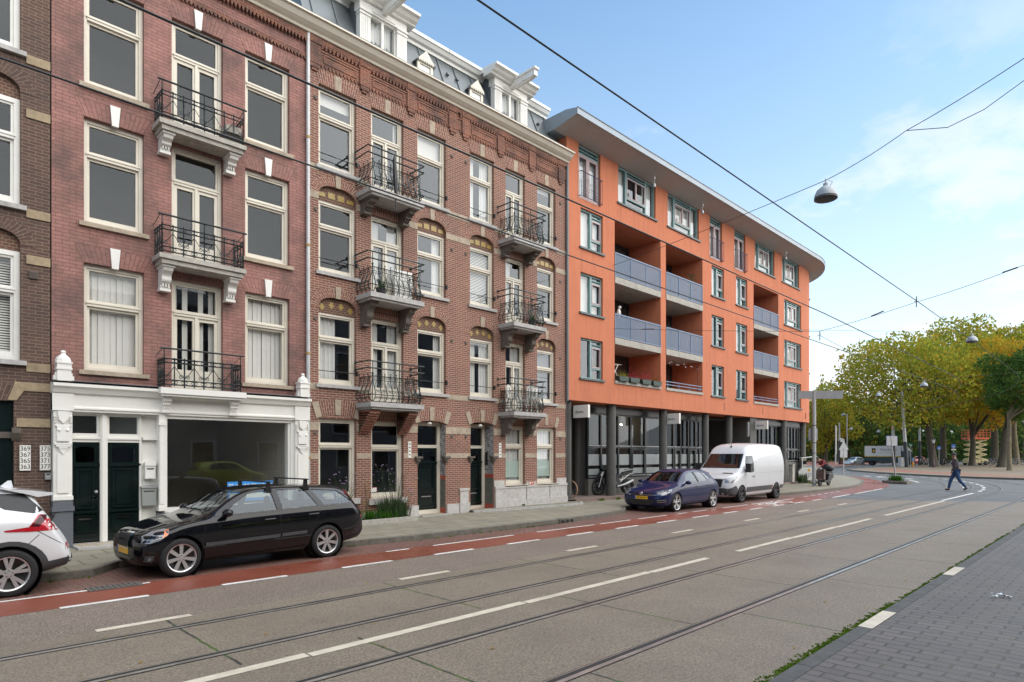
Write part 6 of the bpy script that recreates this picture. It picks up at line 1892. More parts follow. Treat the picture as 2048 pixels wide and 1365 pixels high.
# ---- black estate car
ESTATE = dict(zt=[(0, .60), (.05, .69), (.22, .755), (.7, .855), (1.1, .925), (1.3, .965), (1.48, 1.05), (2.08, 1.36), (2.35, 1.405), (2.9, 1.415), (3.6, 1.395), (4.06, 1.345), (4.16, 1.30), (4.32, 1.04), (4.40, .90), (4.48, .68), (4.51, .55)],
              zb=[(0, .30), (.1, .22), (.5, .18), (1, .18), (3.6, .18), (4.1, .24), (4.45, .31), (4.51, .38)],
              w=[(0, .50), (.05, .63), (.2, .765), (.5, .84), (1, .868), (2.2, .875), (3.5, .875), (4.1, .845), (4.36, .79), (4.47, .70), (4.51, .60)],
              zs=[(0, .52), (.2, .65), (.7, .775), (1.2, .875), (2.2, .925), (3.4, .965), (4.15, .98), (4.35, .88), (4.51, .5)],
              wt=[(0, .42), (.3, .60), (.8, .68), (1.25, .735), (1.5, .70), (2.1, .59), (2.6, .575), (3.6, .565), (4.1, .55), (4.35, .60), (4.51, .48)], cr=[(0, .04), (1.2, .05), (2.2, .055), (4.51, .05)])
t, bv, sh = car('parked_car', 'black estate car with bare roof bars parked before the white shopfront', 'car', (2.43, 11.76, 0), .045, ESTATE, 'p_black', (.93, 3.57), .317, .205, .225, (1.5, 4.2),
    ([(1.60, .965), (2.08, 1.275), (2.30, 1.315), (2.55, 1.33), (2.58, .985)], [(2.68, .99), (2.66, 1.335), (3.22, 1.325), (3.40, 1.015)], [(3.52, 1.02), (3.36, 1.315), (3.92, 1.275), (4.16, 1.07), (4.10, 1.03)]),
    ([(-.62, 1.03), (.62, 1.03), (.53, 1.315), (-.53, 1.315)], 1.3, 2.4), ([(-.50, 1.03), (.50, 1.03), (.45, 1.27), (-.45, 1.27)], 4.0, 4.7), .875, 7, 'single', 'carglass', .05, (2.35, 3.05, .30, .5))
decal(bv, [(.10, .585), (.16, .69), (.36, .755), (.60, .795), (.68, .79), (.62, .70), (.46, .625), (.25, .58)], 'y', .004, 'headlight', M['lens'], t, .06, True)
decal(bv, [(.50, .655), (.58, .775), (.675, .787), (.615, .70)], 'y', .007, 'indicator', M['amber'], t, .06, True)
decal(bv, [(-.25, .50), (.25, .50), (.29, .70), (-.29, .70)], 'x', .006, 'grille', M['blackplastic'], t, .08)
decal(bv, strip([(-.27, .48), (-.30, .72), (.30, .72), (.27, .48), (-.27, .48)], .022), 'x', .012, 'grille_frame', M['chrome'], t, .1)
decal(bv, [(-.55, .27), (.55, .27), (.60, .37), (-.60, .37)], 'x', .004, 'air_intake', M['blackplastic'], t, .1)
decal(bv, [(.14, .29), (.30, .28), (.34, .39), (.16, .39)], 'y', .005, 'fog_light_surround', M['greyplastic'], t, .06, True)
decal(bv, [(.21, .31), (.27, .31), (.28, .36), (.215, .36)], 'y', .010, 'fog_light', M['lens'], t, .06, True)
decal(bv, [(.14, .215), (.60, .20), (.60, .275), (.16, .27)], 'y', .005, 'bumper_strip', M['greyplastic'], t, .08, True)
plate(t, -.005, .44)
for a, b in (((1.30, .495), (2.60, .525)), ((2.64, .53), (3.13, .545))):
    decal(bv, strip([a, b], .055), 'y', .012, 'side_moulding', M['greyplastic'], t, .1, True, .01)
decal(bv, strip([(1.33, .225), (3.14, .25)], .055), 'y', .008, 'sill_trim', M['greyplastic'], t, .1, True)
decal(bv, [(4.05, 1.345), (4.13, 1.335), (4.30, 1.09), (4.40, .93), (4.46, .72), (4.36, .72), (4.33, .93), (4.22, 1.09)], 'y', .006, 'tail_light', M['red_lens'], t, .05, True)
decal(bv, [(4.345, .80), (4.445, .80), (4.42, .87), (4.34, .87)], 'y', .009, 'reversing_light', M['lens'], t, .05, True)
seams(bv, t, [[(1.27, .22), (1.25, .55), (1.33, .90)], [(2.62, .24), (2.62, .98)], [(3.44, 1.0), (3.40, .88), (3.25, .62), (3.17, .30)], [(1.30, .93), (2.2, .955), (3.4, .985), (4.3, 1.0)]])
decal(bv, [(2.575, .99), (2.685, .995), (2.665, 1.335), (2.55, 1.335)], 'y', .004, 'door_pillar', M['blackplastic'], t, .08, True)
mirrors(t, 1.62, 1.0, .84, 'p_black'); handles(bv, t, [(2.42, .83), (3.28, .865)], 'p_black')
q = MB()
for y0, y1, x in ((-.45, .10, 1.38), (.05, .55, 1.36)):
    q.tube([(x, y0, 1.02), (x + .22, y0 + .12, 1.135), (x + .46, y1 - .28, 1.26)], .010, 5)
q.build('wiper', M['black'], t)
for x in (2.19, 2.93):
    rz = sh.f['zt'](x)
    e = empty_part('roof_bar', t, (x, 0, 0))
    q = MB(); q.box(-.02, .02, -.68, .68, rz + .085, rz + .11); q.build('crossbar', M['blackplastic'], e)
    for sg in (-1, 1):
        q = MB(); q.prism([(-.10, rz - .10), (.10, rz - .10), (.05, rz - .01), (.035, rz + .086), (-.035, rz + .086), (-.05, rz - .01)], sg*.58 - .035, sg*.58 + .035); q.build('bar_foot', M['black'], e)
for o in list(t.children_recursive):                   # shorter nose
    if o.type == 'MESH' and not o.parent.name.startswith('wheel'):
        for v in o.data.vertices:
            if v.co.x < .93 and (o.location.x < .01): v.co.x = .33 + v.co.x*.645
    if o.name.startswith('plate_text'): o.location.x += .33
# blue for-sale banner in the shop window
t = thing('for_sale_banner', 'blue and white TE KOOP banner low in the empty shop window', 'banner', (6.32, FY + .045, 0))
q = MB(); q.box(-.55, .55, -.004, .004, .86, 1.33); q.build('banner_sheet', simple('banner_blue', (.03, .27, .72), .5), t)
for xx in (-.28, .27): text_mesh('TE KOOP', .17, 'banner_text', M['shop_white'], t, (xx, -.006, 1.205), depth=.001, sx=.72)
q = MB(); q.box(-.5, .5, -.006, -.004, .93, 1.05); q.build('banner_stripe', M['shop_white'], t)

# ---- white electric hatchback at the left edge
HATCH = dict(zt=[(0, .62), (.06, .78), (.3, .88), (.7, .97), (.95, 1.03), (1.2, 1.16), (1.75, 1.46), (2.1, 1.54), (2.6, 1.565), (3.2, 1.54), (3.55, 1.49), (3.66, 1.45), (3.80, 1.22), (3.93, 1.02), (4.06, .82), (4.13, .66), (4.16, .52)],
             zb=[(0, .28), (.15, .22), (.6, .19), (3.3, .19), (3.8, .27), (4.05, .32), (4.16, .40)],
             w=[(0, .50), (.06, .66), (.25, .79), (.6, .86), (1.2, .88), (3.2, .885), (3.7, .86), (3.98, .80), (4.12, .70), (4.16, .58)],
             zs=[(0, .55), (.3, .76), (.8, .88), (1.6, .97), (2.6, 1.04), (3.4, 1.10), (3.75, 1.06), (4.16, .45)],
             wt=[(0, .4), (.3, .60), (.9, .72), (1.3, .68), (1.9, .58), (3, .56), (3.6, .53), (3.9, .66), (4.1, .6), (4.16, .45)], cr=[(0, .05), (2, .06), (3.6, .06), (4.16, .08)])
t, bv, sh = car('parked_car', 'white electric hatchback, only its rear end in view at the left edge', 'car', (-2.16, 11.94, 0), 0, HATCH, 'p_white', (.80, 3.38), .335, .215, .235, (1.3, 3.72),
    ([(1.45, 1.02), (1.85, 1.37), (2.25, 1.44), (2.30, 1.04)], [(2.38, 1.05), (2.34, 1.445), (3.0, 1.43), (3.25, 1.20), (3.15, 1.10)]),
    ([(-.62, 1.10), (.62, 1.10), (.54, 1.42), (-.54, 1.42)], 1.0, 2.0), ([(-.55, 1.08), (.55, 1.08), (.48, 1.38), (-.48, 1.38)], 3.5, 4.2), .885, 5, 'double', 'carglass_dark', .05, (2.2, 3.0, .36, .5))
decal(bv, [(3.02, 1.44), (3.58, 1.42), (3.80, 1.17), (3.66, 1.15), (3.34, 1.22)], 'y', .004, 'pillar_trim', M['black'], t, .06, True)
decal(bv, [(3.32, .935), (3.60, .965), (3.72, 1.13), (3.90, 1.10), (4.02, .93), (3.98, .90), (3.60, .90), (3.34, .915)], 'y', .007, 'tail_light', M['red_lens'], t, .05, True)
decal(bv, [(3.62, .97), (3.74, 1.12), (3.84, 1.11), (3.72, .96)], 'y', .009, 'dark_lens', simple('dark_red_lens', (.05, .004, .008), .15), t, .05, True)
n = 14
ring = [(3.38 + .47*math.cos(PI*k/n), .335 + .45*math.sin(PI*k/n)) for k in range(n + 1)]; ring2 = [(3.38 + .385*math.cos(PI*k/n), .335 + .385*math.sin(PI*k/n)) for k in range(n + 1)]
decal(bv, [(3.38 + .47, .22)] + ring + ring2[::-1] + [(3.38 + .385, .22)], 'y', .010, 'arch_trim', M['greyplastic'], t, .06, True)
decal(bv, [(3.78, .21), (4.155, .36), (4.155, .50), (3.95, .47), (3.80, .45)], 'y', .009, 'bumper_trim', M['greyplastic'], t, .05, True)
decal(bv, [(-.75, .36), (.75, .36), (.75, .50), (-.75, .50)], 'X', .009, 'bumper_trim', M['greyplastic'], t, .1)
decal(bv, [(-.5, .62), (.5, .62), (.5, .80), (-.5, .80)], 'X', .003, 'tailgate_recess', M['p_white'], t, .1)
decal(bv, [(4.04, .60), (4.13, .60), (4.13, .69), (4.05, .69)], 'y', .006, 'reflector', M['red_lens'], t, .05, True)
seams(bv, t, [[(2.34, .25), (2.34, 1.05)], [(3.20, 1.12), (3.12, .90), (2.95, .55), (2.92, .3)], [(3.70, .90), (3.98, .70), (4.1, .62)], [(3.72, .85), (3.55, .68)]], w=.009)
mirrors(t, 1.5, 1.06, .84, 'p_white'); plate(t, 4.165, .55, face=1)
q = MB(); q.prism([(3.30, 1.505), (3.62, 1.475), (3.93, 1.425), (3.95, 1.40), (3.74, 1.37), (3.6, 1.42)], -.60, .60); q.build('roof_spoiler', M['p_white'], t)
q = MB(); q.prism([(3.36, 1.51), (3.52, 1.50), (3.50, 1.60), (3.46, 1.60)], -.025, .025); q.build('roof_antenna', M['p_white'], t)
q = MB(); q.tube([(3.99, 0, 1.03), (4.02, -.2, 1.09), (4.0, -.45, 1.12)], .012, 5); q.sphere((4.0, 0, 1.03), .035, 8, 5); q.build('rear_wiper', M['black'], t)

# ---- dark blue hatchback
GOLF = dict(zt=[(0, .56), (.04, .66), (.16, .725), (.55, .84), (.92, .92), (1.08, .965), (1.28, 1.07), (1.85, 1.375), (2.15, 1.435), (2.65, 1.455), (3.2, 1.425), (3.55, 1.375), (3.68, 1.30), (3.92, 1.02), (4.05, .91), (4.21, .68), (4.26, .50)],
            zb=[(0, .26), (.1, .19), (.5, .16), (3.4, .17), (3.9, .23), (4.2, .30), (4.26, .36)],
            w=[(0, .56), (.04, .68), (.16, .80), (.45, .875), (.9, .89), (3.4, .895), (3.85, .86), (4.1, .79), (4.22, .70), (4.26, .6)],
            zs=[(0, .5), (.2, .66), (.6, .79), (1.1, .885), (2.2, .935), (3.3, .97), (3.8, .97), (4.26, .44)],
            wt=[(0, .46), (.3, .64), (.8, .72), (1.1, .74), (1.4, .69), (1.95, .60), (2.6, .58), (3.5, .56), (3.9, .60), (4.26, .48)], cr=[(0, .035), (1.2, .045), (2, .055), (4.26, .05)])
gw = ([(1.42, .96), (1.86, 1.27), (2.15, 1.335), (2.36, 1.345), (2.40, .985)], [(2.48, .99), (2.45, 1.35), (2.95, 1.335), (3.12, 1.02)], [(3.20, 1.04), (3.04, 1.32), (3.22, 1.305), (3.42, 1.09)])
gsc = ([(-.64, 1.02), (.64, 1.02), (.54, 1.335), (-.54, 1.335)], 1.05, 2.2); grw = ([(-.50, 1.04), (.50, 1.04), (.46, 1.28), (-.46, 1.28)], 3.45, 4.3)
t, bv, sh = car('parked_car', 'dark blue hatchback with yellow number plate parked in front of the white van', 'car', (18.42, 12.13, 0), 0, GOLF, 'p_blue', (.87, 3.46), .325, .21, .25, (1.25, 3.65), gw, gsc, grw, .895, 5, 'twin', 'carglass_dark', .035, (2.15, 2.9, .28, .5))
decal(bv, [(.06, .60), (.14, .70), (.34, .755), (.60, .785), (.50, .70), (.30, .635), (.15, .60)], 'y', .004, 'headlight', M['lens'], t, .05, True)
decal(bv, [(-.88, .585), (-.60, .60), (-.56, .66), (-.80, .72)], 'x', .005, 'headlight', M['lens'], t, .05); decal(bv, [(.88, .585), (.60, .60), (.56, .66), (.80, .72)], 'x', .005, 'headlight', M['lens'], t, .05)
decal(bv, [(-.60, .595), (.60, .595), (.58, .665), (-.58, .665)], 'x', .004, 'grille', M['black'], t, .08)
decal(bv, strip([(-.60, .592), (.60, .592)], .016), 'x', .008, 'grille_trim', M['chrome'], t, .08)
decal(bv, [(-.52, .26), (.52, .26), (.56, .44), (-.56, .44)], 'x', .004, 'air_intake', M['black'], t, .08)
for sg in (-1, 1):
    decal(bv, [(sg*.60, .30), (sg*.84, .33), (sg*.84, .46), (sg*.62, .43)], 'x', .004, 'side_intake', M['black'], t, .06)
    for z in (.35, .41): decal(bv, strip([(sg*.62, z), (sg*.83, z + .025)], .014), 'x', .009, 'intake_blade', M['steel'], t, .06)
q = MB(); q.lathe([(0, -.012), (.052, -.010), (.058, 0), (.05, .004), (0, .004)], (-.002, 0, .64), 18, 'x'); em_ = q.build('round_badge', M['chrome'], t)
q = MB()
for a, b in (((-.03, .03), (0, -.032)), ((0, -.032), (.03, .03)), ((-.018, .038), (0, .0)), ((0, .0), (.018, .038))): q.bar((-.016, a[0], .64 + a[1]), (-.016, b[0], .64 + b[1]), .006, .006)
q.build('badge_letters', M['black'], em_)
plate(t, -.012, .50, 'ZP-095-D')
seams(bv, t, [[(1.16, .25), (1.14, .6), (1.24, .92)], [(2.44, .24), (2.44, .98)], [(3.24, 1.0), (3.18, .85), (3.02, .55), (2.98, .3)], [(.95, .72), (2.2, .77), (3.9, .82)]])
decal(bv, [(2.395, .99), (2.485, .99), (2.455, 1.345), (2.355, 1.345)], 'y', .004, 'door_pillar', M['black'], t, .08, True)
decal(bv, [(3.88, .84), (4.14, .80), (4.08, .90), (3.93, .97)], 'y', .006, 'tail_light', M['red_lens'], t, .05, True)
decal(bv, strip([(1.15, .205), (3.05, .215)], .05), 'y', .006, 'sill_trim', M['black'], t, .1, True)
mirrors(t, 1.46, .99, .86, 'p_blue'); handles(bv, t, [(2.25, .83), (3.05, .86)], 'p_blue'); plate(t, 4.265, .7, face=1)

# ---- white panel van
VAN = dict(zt=[(0, .72), (.04, .95), (.15, 1.06), (.55, 1.18), (.80, 1.27), (.98, 1.40), (1.55, 1.98), (1.72, 2.18), (2.0, 2.36), (2.4, 2.45), (3, 2.48), (4.7, 2.47), (5.1, 2.42), (5.24, 2.28), (5.30, 1.9)],
           zb=[(0, .34), (.1, .26), (.5, .22), (4.6, .24), (5.2, .36), (5.30, .42)],
           w=[(0, .70), (.05, .82), (.2, .92), (.5, .965), (1.1, .985), (2, .995), (5.1, .99), (5.26, .975), (5.30, .95)],
           zs=[(0, .62), (.2, .95), (.7, 1.12), (1.2, 1.42), (1.8, 1.72), (2.4, 1.85), (5.1, 1.88), (5.3, 1.7)],
           wt=[(0, .55), (.2, .74), (.75, .84), (1.0, .86), (1.6, .80), (2.0, .80), (2.5, .83), (5.1, .84), (5.3, .8)], cr=[(0, .05), (1, .06), (2, .12), (5.3, .12)])
t, bv, sh = car('panel_van', 'white high-roofed panel van with grey lower panels parked behind the blue hatchback', 'van', (23.72, 12.42, 0), 0, VAN, 'p_van', (1.0, 4.42), .345, .225, .215, (1.0, 2.45),
    ([(1.20, 1.34), (1.62, 1.90), (2.02, 1.92), (2.06, 1.25), (1.75, 1.22), (1.35, 1.28)],), ([(-.84, 1.40), (.84, 1.40), (.74, 2.0), (-.74, 2.0)], .7, 1.95), None, .99, 5, 'single', 'carglass_dark', .05, (1.9, None, .62, .5), dark_rim=True)
decal(bv, [(-.55, .66), (.55, .66), (.62, .98), (-.62, .98)], 'x', .006, 'grille', M['black'], t, .08)
for z in (.73, .80, .87): decal(bv, strip([(-.54, z), (.54, z)], .028), 'x', .014, 'grille_bar', M['greyplastic'], t, .1)
decal(bv, [(-.95, .26), (.95, .26), (.97, .56), (.70, .62), (-.70, .62), (-.97, .56)], 'x', .008, 'bumper', M['greyplastic'], t, .1)
decal(bv, [(.0, .27), (.62, .25), (.62, .60), (.45, .72), (.05, .60)], 'y', .009, 'bumper_corner', M['greyplastic'], t, .06, True)
for sg in (-1, 1): decal(bv, [(sg*.66, .86), (sg*.93, .84), (sg*.95, 1.06), (sg*.72, 1.04)], 'x', .008, 'headlight', M['lens'], t, .06)
decal(bv, [(.05, .83), (.18, .82), (.62, 1.03), (.66, 1.10), (.45, 1.08), (.1, 1.0)], 'y', .008, 'headlight', M['lens'], t, .06, True)
decal(bv, strip([(1.40, .52), (4.02, .54)], .20), 'y', .010, 'side_cladding', M['greyplastic'], t, .12, True)
decal(bv, [(4.83, .46), (5.27, .46), (5.27, .62), (4.80, .62)], 'y', .010, 'rear_cladding', M['greyplastic'], t, .12, True)
for x, z in ((2.1, .44), (3.85, .54)): decal(bv, strip([(x, z), (x + .07, z)], .05), 'y', .014, 'side_marker', M['amber'], t, .06, True)
seams(bv, t, [[(1.30, .42), (1.28, 1.0), (1.25, 1.28)], [(2.16, .40), (2.14, 1.2), (2.06, 1.96)], [(2.3, 2.02), (3.6, 2.05), (5.1, 2.02)], [(3.62, .42), (3.62, 2.05)], [(2.3, 1.18), (5.1, 1.22)], [(2.0, 2.12), (2.3, 2.22), (5.0, 2.24)]], 'steel', .014)
for sg in (-1, 1): decal(bv, [(.58, sg*.30), (.68, sg*.30), (.72, sg*.72), (.62, sg*.74)], 'z', .006, 'bonnet_vent', M['black'], t, .08)
for sg in (-1, 1):
    q = MB(); q.rbox((1.28, sg*1.13, 1.42), (.16, .22, .36)); o = q.build('wing_mirror', M['blackplastic'], t); q = MB(); q.bar((1.35, sg*.93, 1.33), (1.30, sg*1.06, 1.33), .08, .06); q.build('mirror_arm', M['black'], o)
handles(bv, t, [(2.02, 1.06)], 'black')
q = MB(); q.rbox((1.83, -.1, 2.31), (.06, .05, .06)); q.tube([(1.83, -.1, 2.3), (1.95, -.1, 2.72)], .008, 4); q.build('roof_antenna', M['black'], t)
q = MB(); q.box(1.0, 1.18, .1, .4, 1.335, 1.345); q.build('dashboard_paper', M['shop_white'], t)

# ---- cars far off and a yellow one across the street that shows in the shop glass
for spec, nm, lab, loc, rz, pnt, ax in ((GOLF, 'parked_car', 'small silver hatchback standing far off before the dark wood', (117.2, 35.6, 0), -.25, 'p_silver', (.87, 3.46)), (ESTATE, 'parked_car', 'red car half hidden behind the motorcycles on the far plaza', (124.8, 28.6, .15), -.35, 'p_red', (.93, 3.57)), (HATCH, 'parked_car', 'yellow estate car across the street, mirrored in the shop window', (15.6, -5.2, .05), PI, 'p_yellow', (.80, 3.38))):
    win = gw if spec is GOLF else ([(1.60, .98), (2.1, 1.29), (2.55, 1.33), (2.58, .99)], [(2.68, 1.0), (2.66, 1.335), (3.5, 1.31), (3.7, 1.04)])
    if spec is HATCH: win = ([(1.45, 1.04), (1.9, 1.40), (2.25, 1.45), (2.30, 1.06)], [(2.38, 1.07), (2.34, 1.455), (3.0, 1.43), (3.35, 1.22), (3.25, 1.12)])
    t, bv, sh = car(nm, lab, 'car', loc, rz, spec, pnt, ax, .32, .2, .22, None, win, gsc if spec is GOLF else ([(-.6, 1.06), (.6, 1.06), (.52, 1.32), (-.52, 1.32)], 0, 0), ([(-.5, 1.05), (.5, 1.05), (.45, 1.27), (-.45, 1.27)], 0, 0), .88, 5, 'single', 'carglass', simple_car=True)
    decal(bv, [(.10, .60), (.16, .69), (.36, .75), (.60, .78), (.45, .64), (.25, .60)], 'y', .006, 'headlight', M['lens'], t, .1, True)
    if spec is HATCH: decal(bv, [(3.32, .935), (3.60, .965), (3.72, 1.13), (3.90, 1.10), (4.02, .93), (3.60, .90)], 'y', .007, 'tail_light', M['red_lens'], t, .1, True)
    else: decal(bv, [(spec['zt'][-1][0] - .32, .80), (spec['zt'][-1][0] - .08, .78), (spec['zt'][-1][0] - .12, .93), (spec['zt'][-1][0] - .3, .95)], 'y', .006, 'tail_light', M['red_lens'], t, .1, True)
    mirrors(t, 1.55, 1.0, .84, pnt)
# ================================================================== figures
def skin_mesh(name, verts, edges, rad, mat, parent, sub=2):
    me = bpy.data.meshes.new(name); me.from_pydata(verts, edges, [])
    o = bpy.data.objects.new(name, me); C.objects.link(o)
    md = o.modifiers.new('s', 'SKIN'); md.use_smooth_shade = True
    for i, r in enumerate(rad):
        d = me.skin_vertices[0].data[i]; d.radius = r if isinstance(r, tuple) else (r, r); d.use_root = (i == 0)
    s2 = o.modifiers.new('u', 'SUBSURF'); s2.levels = sub; s2.render_levels = sub
    bpy.context.view_layer.update(); dg = bpy.context.evaluated_depsgraph_get()
    m2 = bpy.data.meshes.new_from_object(o.evaluated_get(dg)); m2.name = name
    o.modifiers.clear(); o.data = m2; bpy.data.meshes.remove(me)
    m2.materials.clear(); m2.materials.append(mat)
    for p in m2.polygons: p.use_smooth = True
    o.parent = parent
    return o
M['skin'] = simple('skin', (.42, .24, .17), .5); M['jacket'] = simple('charcoal_jacket', (.060, .052, .058), .85, var=.15, scale=30)
M['jeans'] = simple('blue_jeans', (.035, .085, .19), .85, var=.2, scale=25); M['maroon'] = simple('maroon_jumper', (.16, .022, .03), .9, var=.1, scale=30)
M['hair'] = simple('brown_hair', (.05, .03, .018), .7); M['dark_trousers'] = simple('navy_trousers', (.025, .03, .05), .85)
def figure(label, loc, rz, J, top, legs, hat, sc=1.0, shoe='black'):
    """J: joints in metres, x forward, y left"""
    t = thing('person', label, 'person', loc, rz); t.scale = (sc, sc, sc)
    P = J
    ch = [('pel', .125), ('waist', .115), ('chest', .13), ('neck', .055), ('head', .085), ('crown', .085)]
    vs = [P[k] for k, r in ch]; ra = [r for k, r in ch]; ed = [(i, i + 1) for i in range(len(ch) - 1)]
    def chain(root, keys):
        prev = root
        for k, r in keys:
            vs.append(P[k]); ra.append(r); ed.append((prev, len(vs) - 1)); prev = len(vs) - 1
        return prev
    for s in ('l', 'r'):
        h = chain(2, [('sh' + s, .062), ('el' + s, .044), ('wr' + s, .030), ('pa' + s, .034)])
        pa, wr = Vector(P['pa' + s]), Vector(P['wr' + s]); d = (pa - wr).normalized(); sd = d.cross(Vector((0, 1, 0))).normalized() if abs(d.y) < .9 else Vector((1, 0, 0))
        for q in (-1.5, -.5, .5, 1.5):
            vs.append(tuple(pa + d*.045 + sd*q*.018)); ra.append(.010); ed.append((h, len(vs) - 1)); vs.append(tuple(pa + d*(.075 - abs(q)*.008) + sd*q*.016 + Vector((0, .01, 0)))); ra.append(.008); ed.append((len(vs) - 2, len(vs) - 1))
        vs.append(tuple(pa + sd*.045 + d*.015)); ra.append(.010); ed.append((h, len(vs) - 1))
        chain(0, [('hip' + s, .085), ('kn' + s, .058), ('an' + s, .040), ('to' + s, .034)])
    skin_mesh('body', vs, ed, ra, M['skin'], t)
    # clothes follow the body
    vs, ra, ed = [], [], []
    def add(k, r, prev=None):
        vs.append(P[k]); ra.append(r)
        if prev is not None: ed.append((prev, len(vs) - 1))
        return len(vs) - 1
    a = add('hem', (.19, .165)); b = add('waist', (.185, .15), a); c = add('chest', (.20, .155), b); n = add('neck', .075, c)
    for s in ('l', 'r'):
        k = add('sh' + s, .088, c); k = add('el' + s, .066, k); k = add('wr' + s, .05, k)
    skin_mesh('jacket', vs, ed, ra, M[top], t)
    vs, ra, ed = [], [], []
    a = add('pel', .15)
    for s in ('l', 'r'):
        k = add('hip' + s, .105, a); k = add('kn' + s, .078, k); k = add('an' + s, .062, k)
    skin_mesh('trousers', vs, ed, ra, M[legs], t)
    for s in ('l', 'r'):
        an, to = Vector(P['an' + s]), Vector(P['to' + s]); bk = an - (to - an).normalized()*.06
        skin_mesh('shoe', [tuple(bk + Vector((0, 0, -.04))), tuple((an + to)/2 + Vector((0, 0, -.02))), tuple(to)], [(0, 1), (1, 2)], [.045, .05, .038], M[shoe], t)
    hd, cr = Vector(P['head']), Vector(P['crown']); up = (cr - hd).normalized(); fw = Vector(P['face']) - hd
    q = MB()
    for u0 in (-.032, .032):
        sd = up.cross(fw).normalized(); c = hd + fw*.95 + sd*u0 + up*.03; q.sphere(tuple(c), .011, 6, 4)
    q.build('eyes', M['black'], t)
    q = MB(); q.sphere(tuple(hd + fw*1.08), (.016, .016, .02), 6, 4); 
    for u0 in (-1, 1): q.sphere(tuple(hd + up.cross(fw).normalized()*u0*.09 + up*.01), (.018, .018, .03), 6, 4)
    q.build('nose_and_ears', M['skin'], t)
    q = MB(); c = hd + up*.06 - fw*.12; q.sphere(tuple(c), (.112, .108, .11), 14, 8, -.15); q.build('hat' if hat else 'hair', M['jacket' if hat else 'hair'], t, smooth=True)
    return t
WALK = dict(pel=(0, 0, .96), waist=(.01, 0, 1.12), hem=(-.01, 0, .80), chest=(.04, 0, 1.38), neck=(.06, 0, 1.54), head=(.09, 0, 1.66), crown=(.09, 0, 1.72), face=(.18, 0, 1.66),
            shl=(.04, .19, 1.45), ell=(.10, .27, 1.17), wrl=(.20, .24, .96), pal=(.23, .23, .89), shr=(.04, -.19, 1.45), elr=(-.10, -.30, 1.20), wrr=(.04, -.28, 1.03), par=(.10, -.25, .99),
            hipl=(0, .10, .92), knl=(-.10, .10, .52), anl=(-.38, .10, .16), tol=(-.26, .11, .05), hipr=(0, -.10, .92), knr=(.20, -.09, .50), anr=(.28, -.09, .10), tor=(.44, -.10, .06))
figure('man in dark cap, charcoal jacket and blue jeans walking across the tram tracks', (40.9, 7.0, .0), math.radians(112), WALK, 'jacket', 'jeans', True, 1.13)
LEAN = dict(pel=(0, 0, .95), waist=(.12, 0, 1.08), hem=(-.03, 0, .95), chest=(.36, 0, 1.19), neck=(.52, 0, 1.22), head=(.64, 0, 1.22), crown=(.69, 0, 1.26), face=(.70, 0, 1.14),
            shl=(.38, .18, 1.17), ell=(.52, .24, .95), wrl=(.72, .18, .90), pal=(.80, .16, .90), shr=(.38, -.18, 1.17), elr=(.52, -.24, .95), wrr=(.72, -.18, .90), par=(.80, -.16, .90),
            hipl=(0, .10, .90), knl=(.06, .11, .50), anl=(-.02, .12, .10), tol=(.12, .13, .05), hipr=(0, -.10, .90), knr=(.0, -.11, .48), anr=(-.12, -.12, .10), tor=(.02, -.13, .05))
figure('man in maroon jumper bending over the open white cargo box', (44.0, 14.8, .12), math.radians(172), LEAN, 'maroon', 'dark_trousers', False, 1.2, 'shop_white')

# ================================================================== two-wheelers
def ring(mb, c, r, w, n=20, ax='y'):
    mb.tube([(c[0] + r*math.cos(2*PI*k/n), c[1], c[2] + r*math.sin(2*PI*k/n)) for k in range(n)], w, 6, closed=True)
def bicycle(label, loc, rz, group=None, col='black', light=False):
    t = thing('bicycle', label, 'bicycle', loc, rz, group)
    for x in (-.52, .55):
        e = MB(); ring(e, (x, 0, .35), .335, .02, 22); o = e.build('wheel', M['tan_tyre'] if light else M['rubber'], t)
        s = MB()
        for k in range(12): a = 2*PI*k/12; s.tube([(x, 0, .35), (x + .32*math.cos(a), 0, .35 + .32*math.sin(a))], .003, 3, cap=False)
        s.build('spokes', M['steel'], o)
    f = MB(); B, S, Hd = (-.08, 0, .30), (-.22, 0, .78), (.38, 0, .80)
    for a, b in ((B, S), (B, Hd), (S, Hd), (B, (-.52, 0, .35)), (S, (-.52, 0, .35)), ((.36, 0, .95), (.55, 0, .35))): f.tube([a, b], .017, 6)
    f.build('frame', M[col], t)
    f = MB(); f.tube([(.36, 0, .93), (.34, 0, 1.05), (.28, -.10, 1.07), (.14, -.29, 1.05)], .012, 5); f.tube([(.34, 0, 1.05), (.28, .10, 1.07), (.14, .29, 1.05)], .012, 5); f.build('handlebar', M['steel'], t)
    f = MB(); f.prism([(-.38, .93), (-.1, .95), (-.1, .98), (-.38, 1.0)], -.08, .08); f.tube([(-.24, 0, .93), (-.22, 0, .78)], .015, 5); f.build('saddle', M['black'], t)
    f = MB(); f.box(-.85, -.35, -.06, .06, .72, .745); f.tube([(-.52, .05, .35), (-.7, .05, .72)], .008, 4); f.build('rack', M['black'], t)
    return t
M['tan_tyre'] = simple('tan_tyre', (.45, .27, .16), .7)
bicycle('bicycle with a tan front tyre standing under the arcade behind the first column', (19.12, 16.4, .25), -PI/2, None, 'black', True)
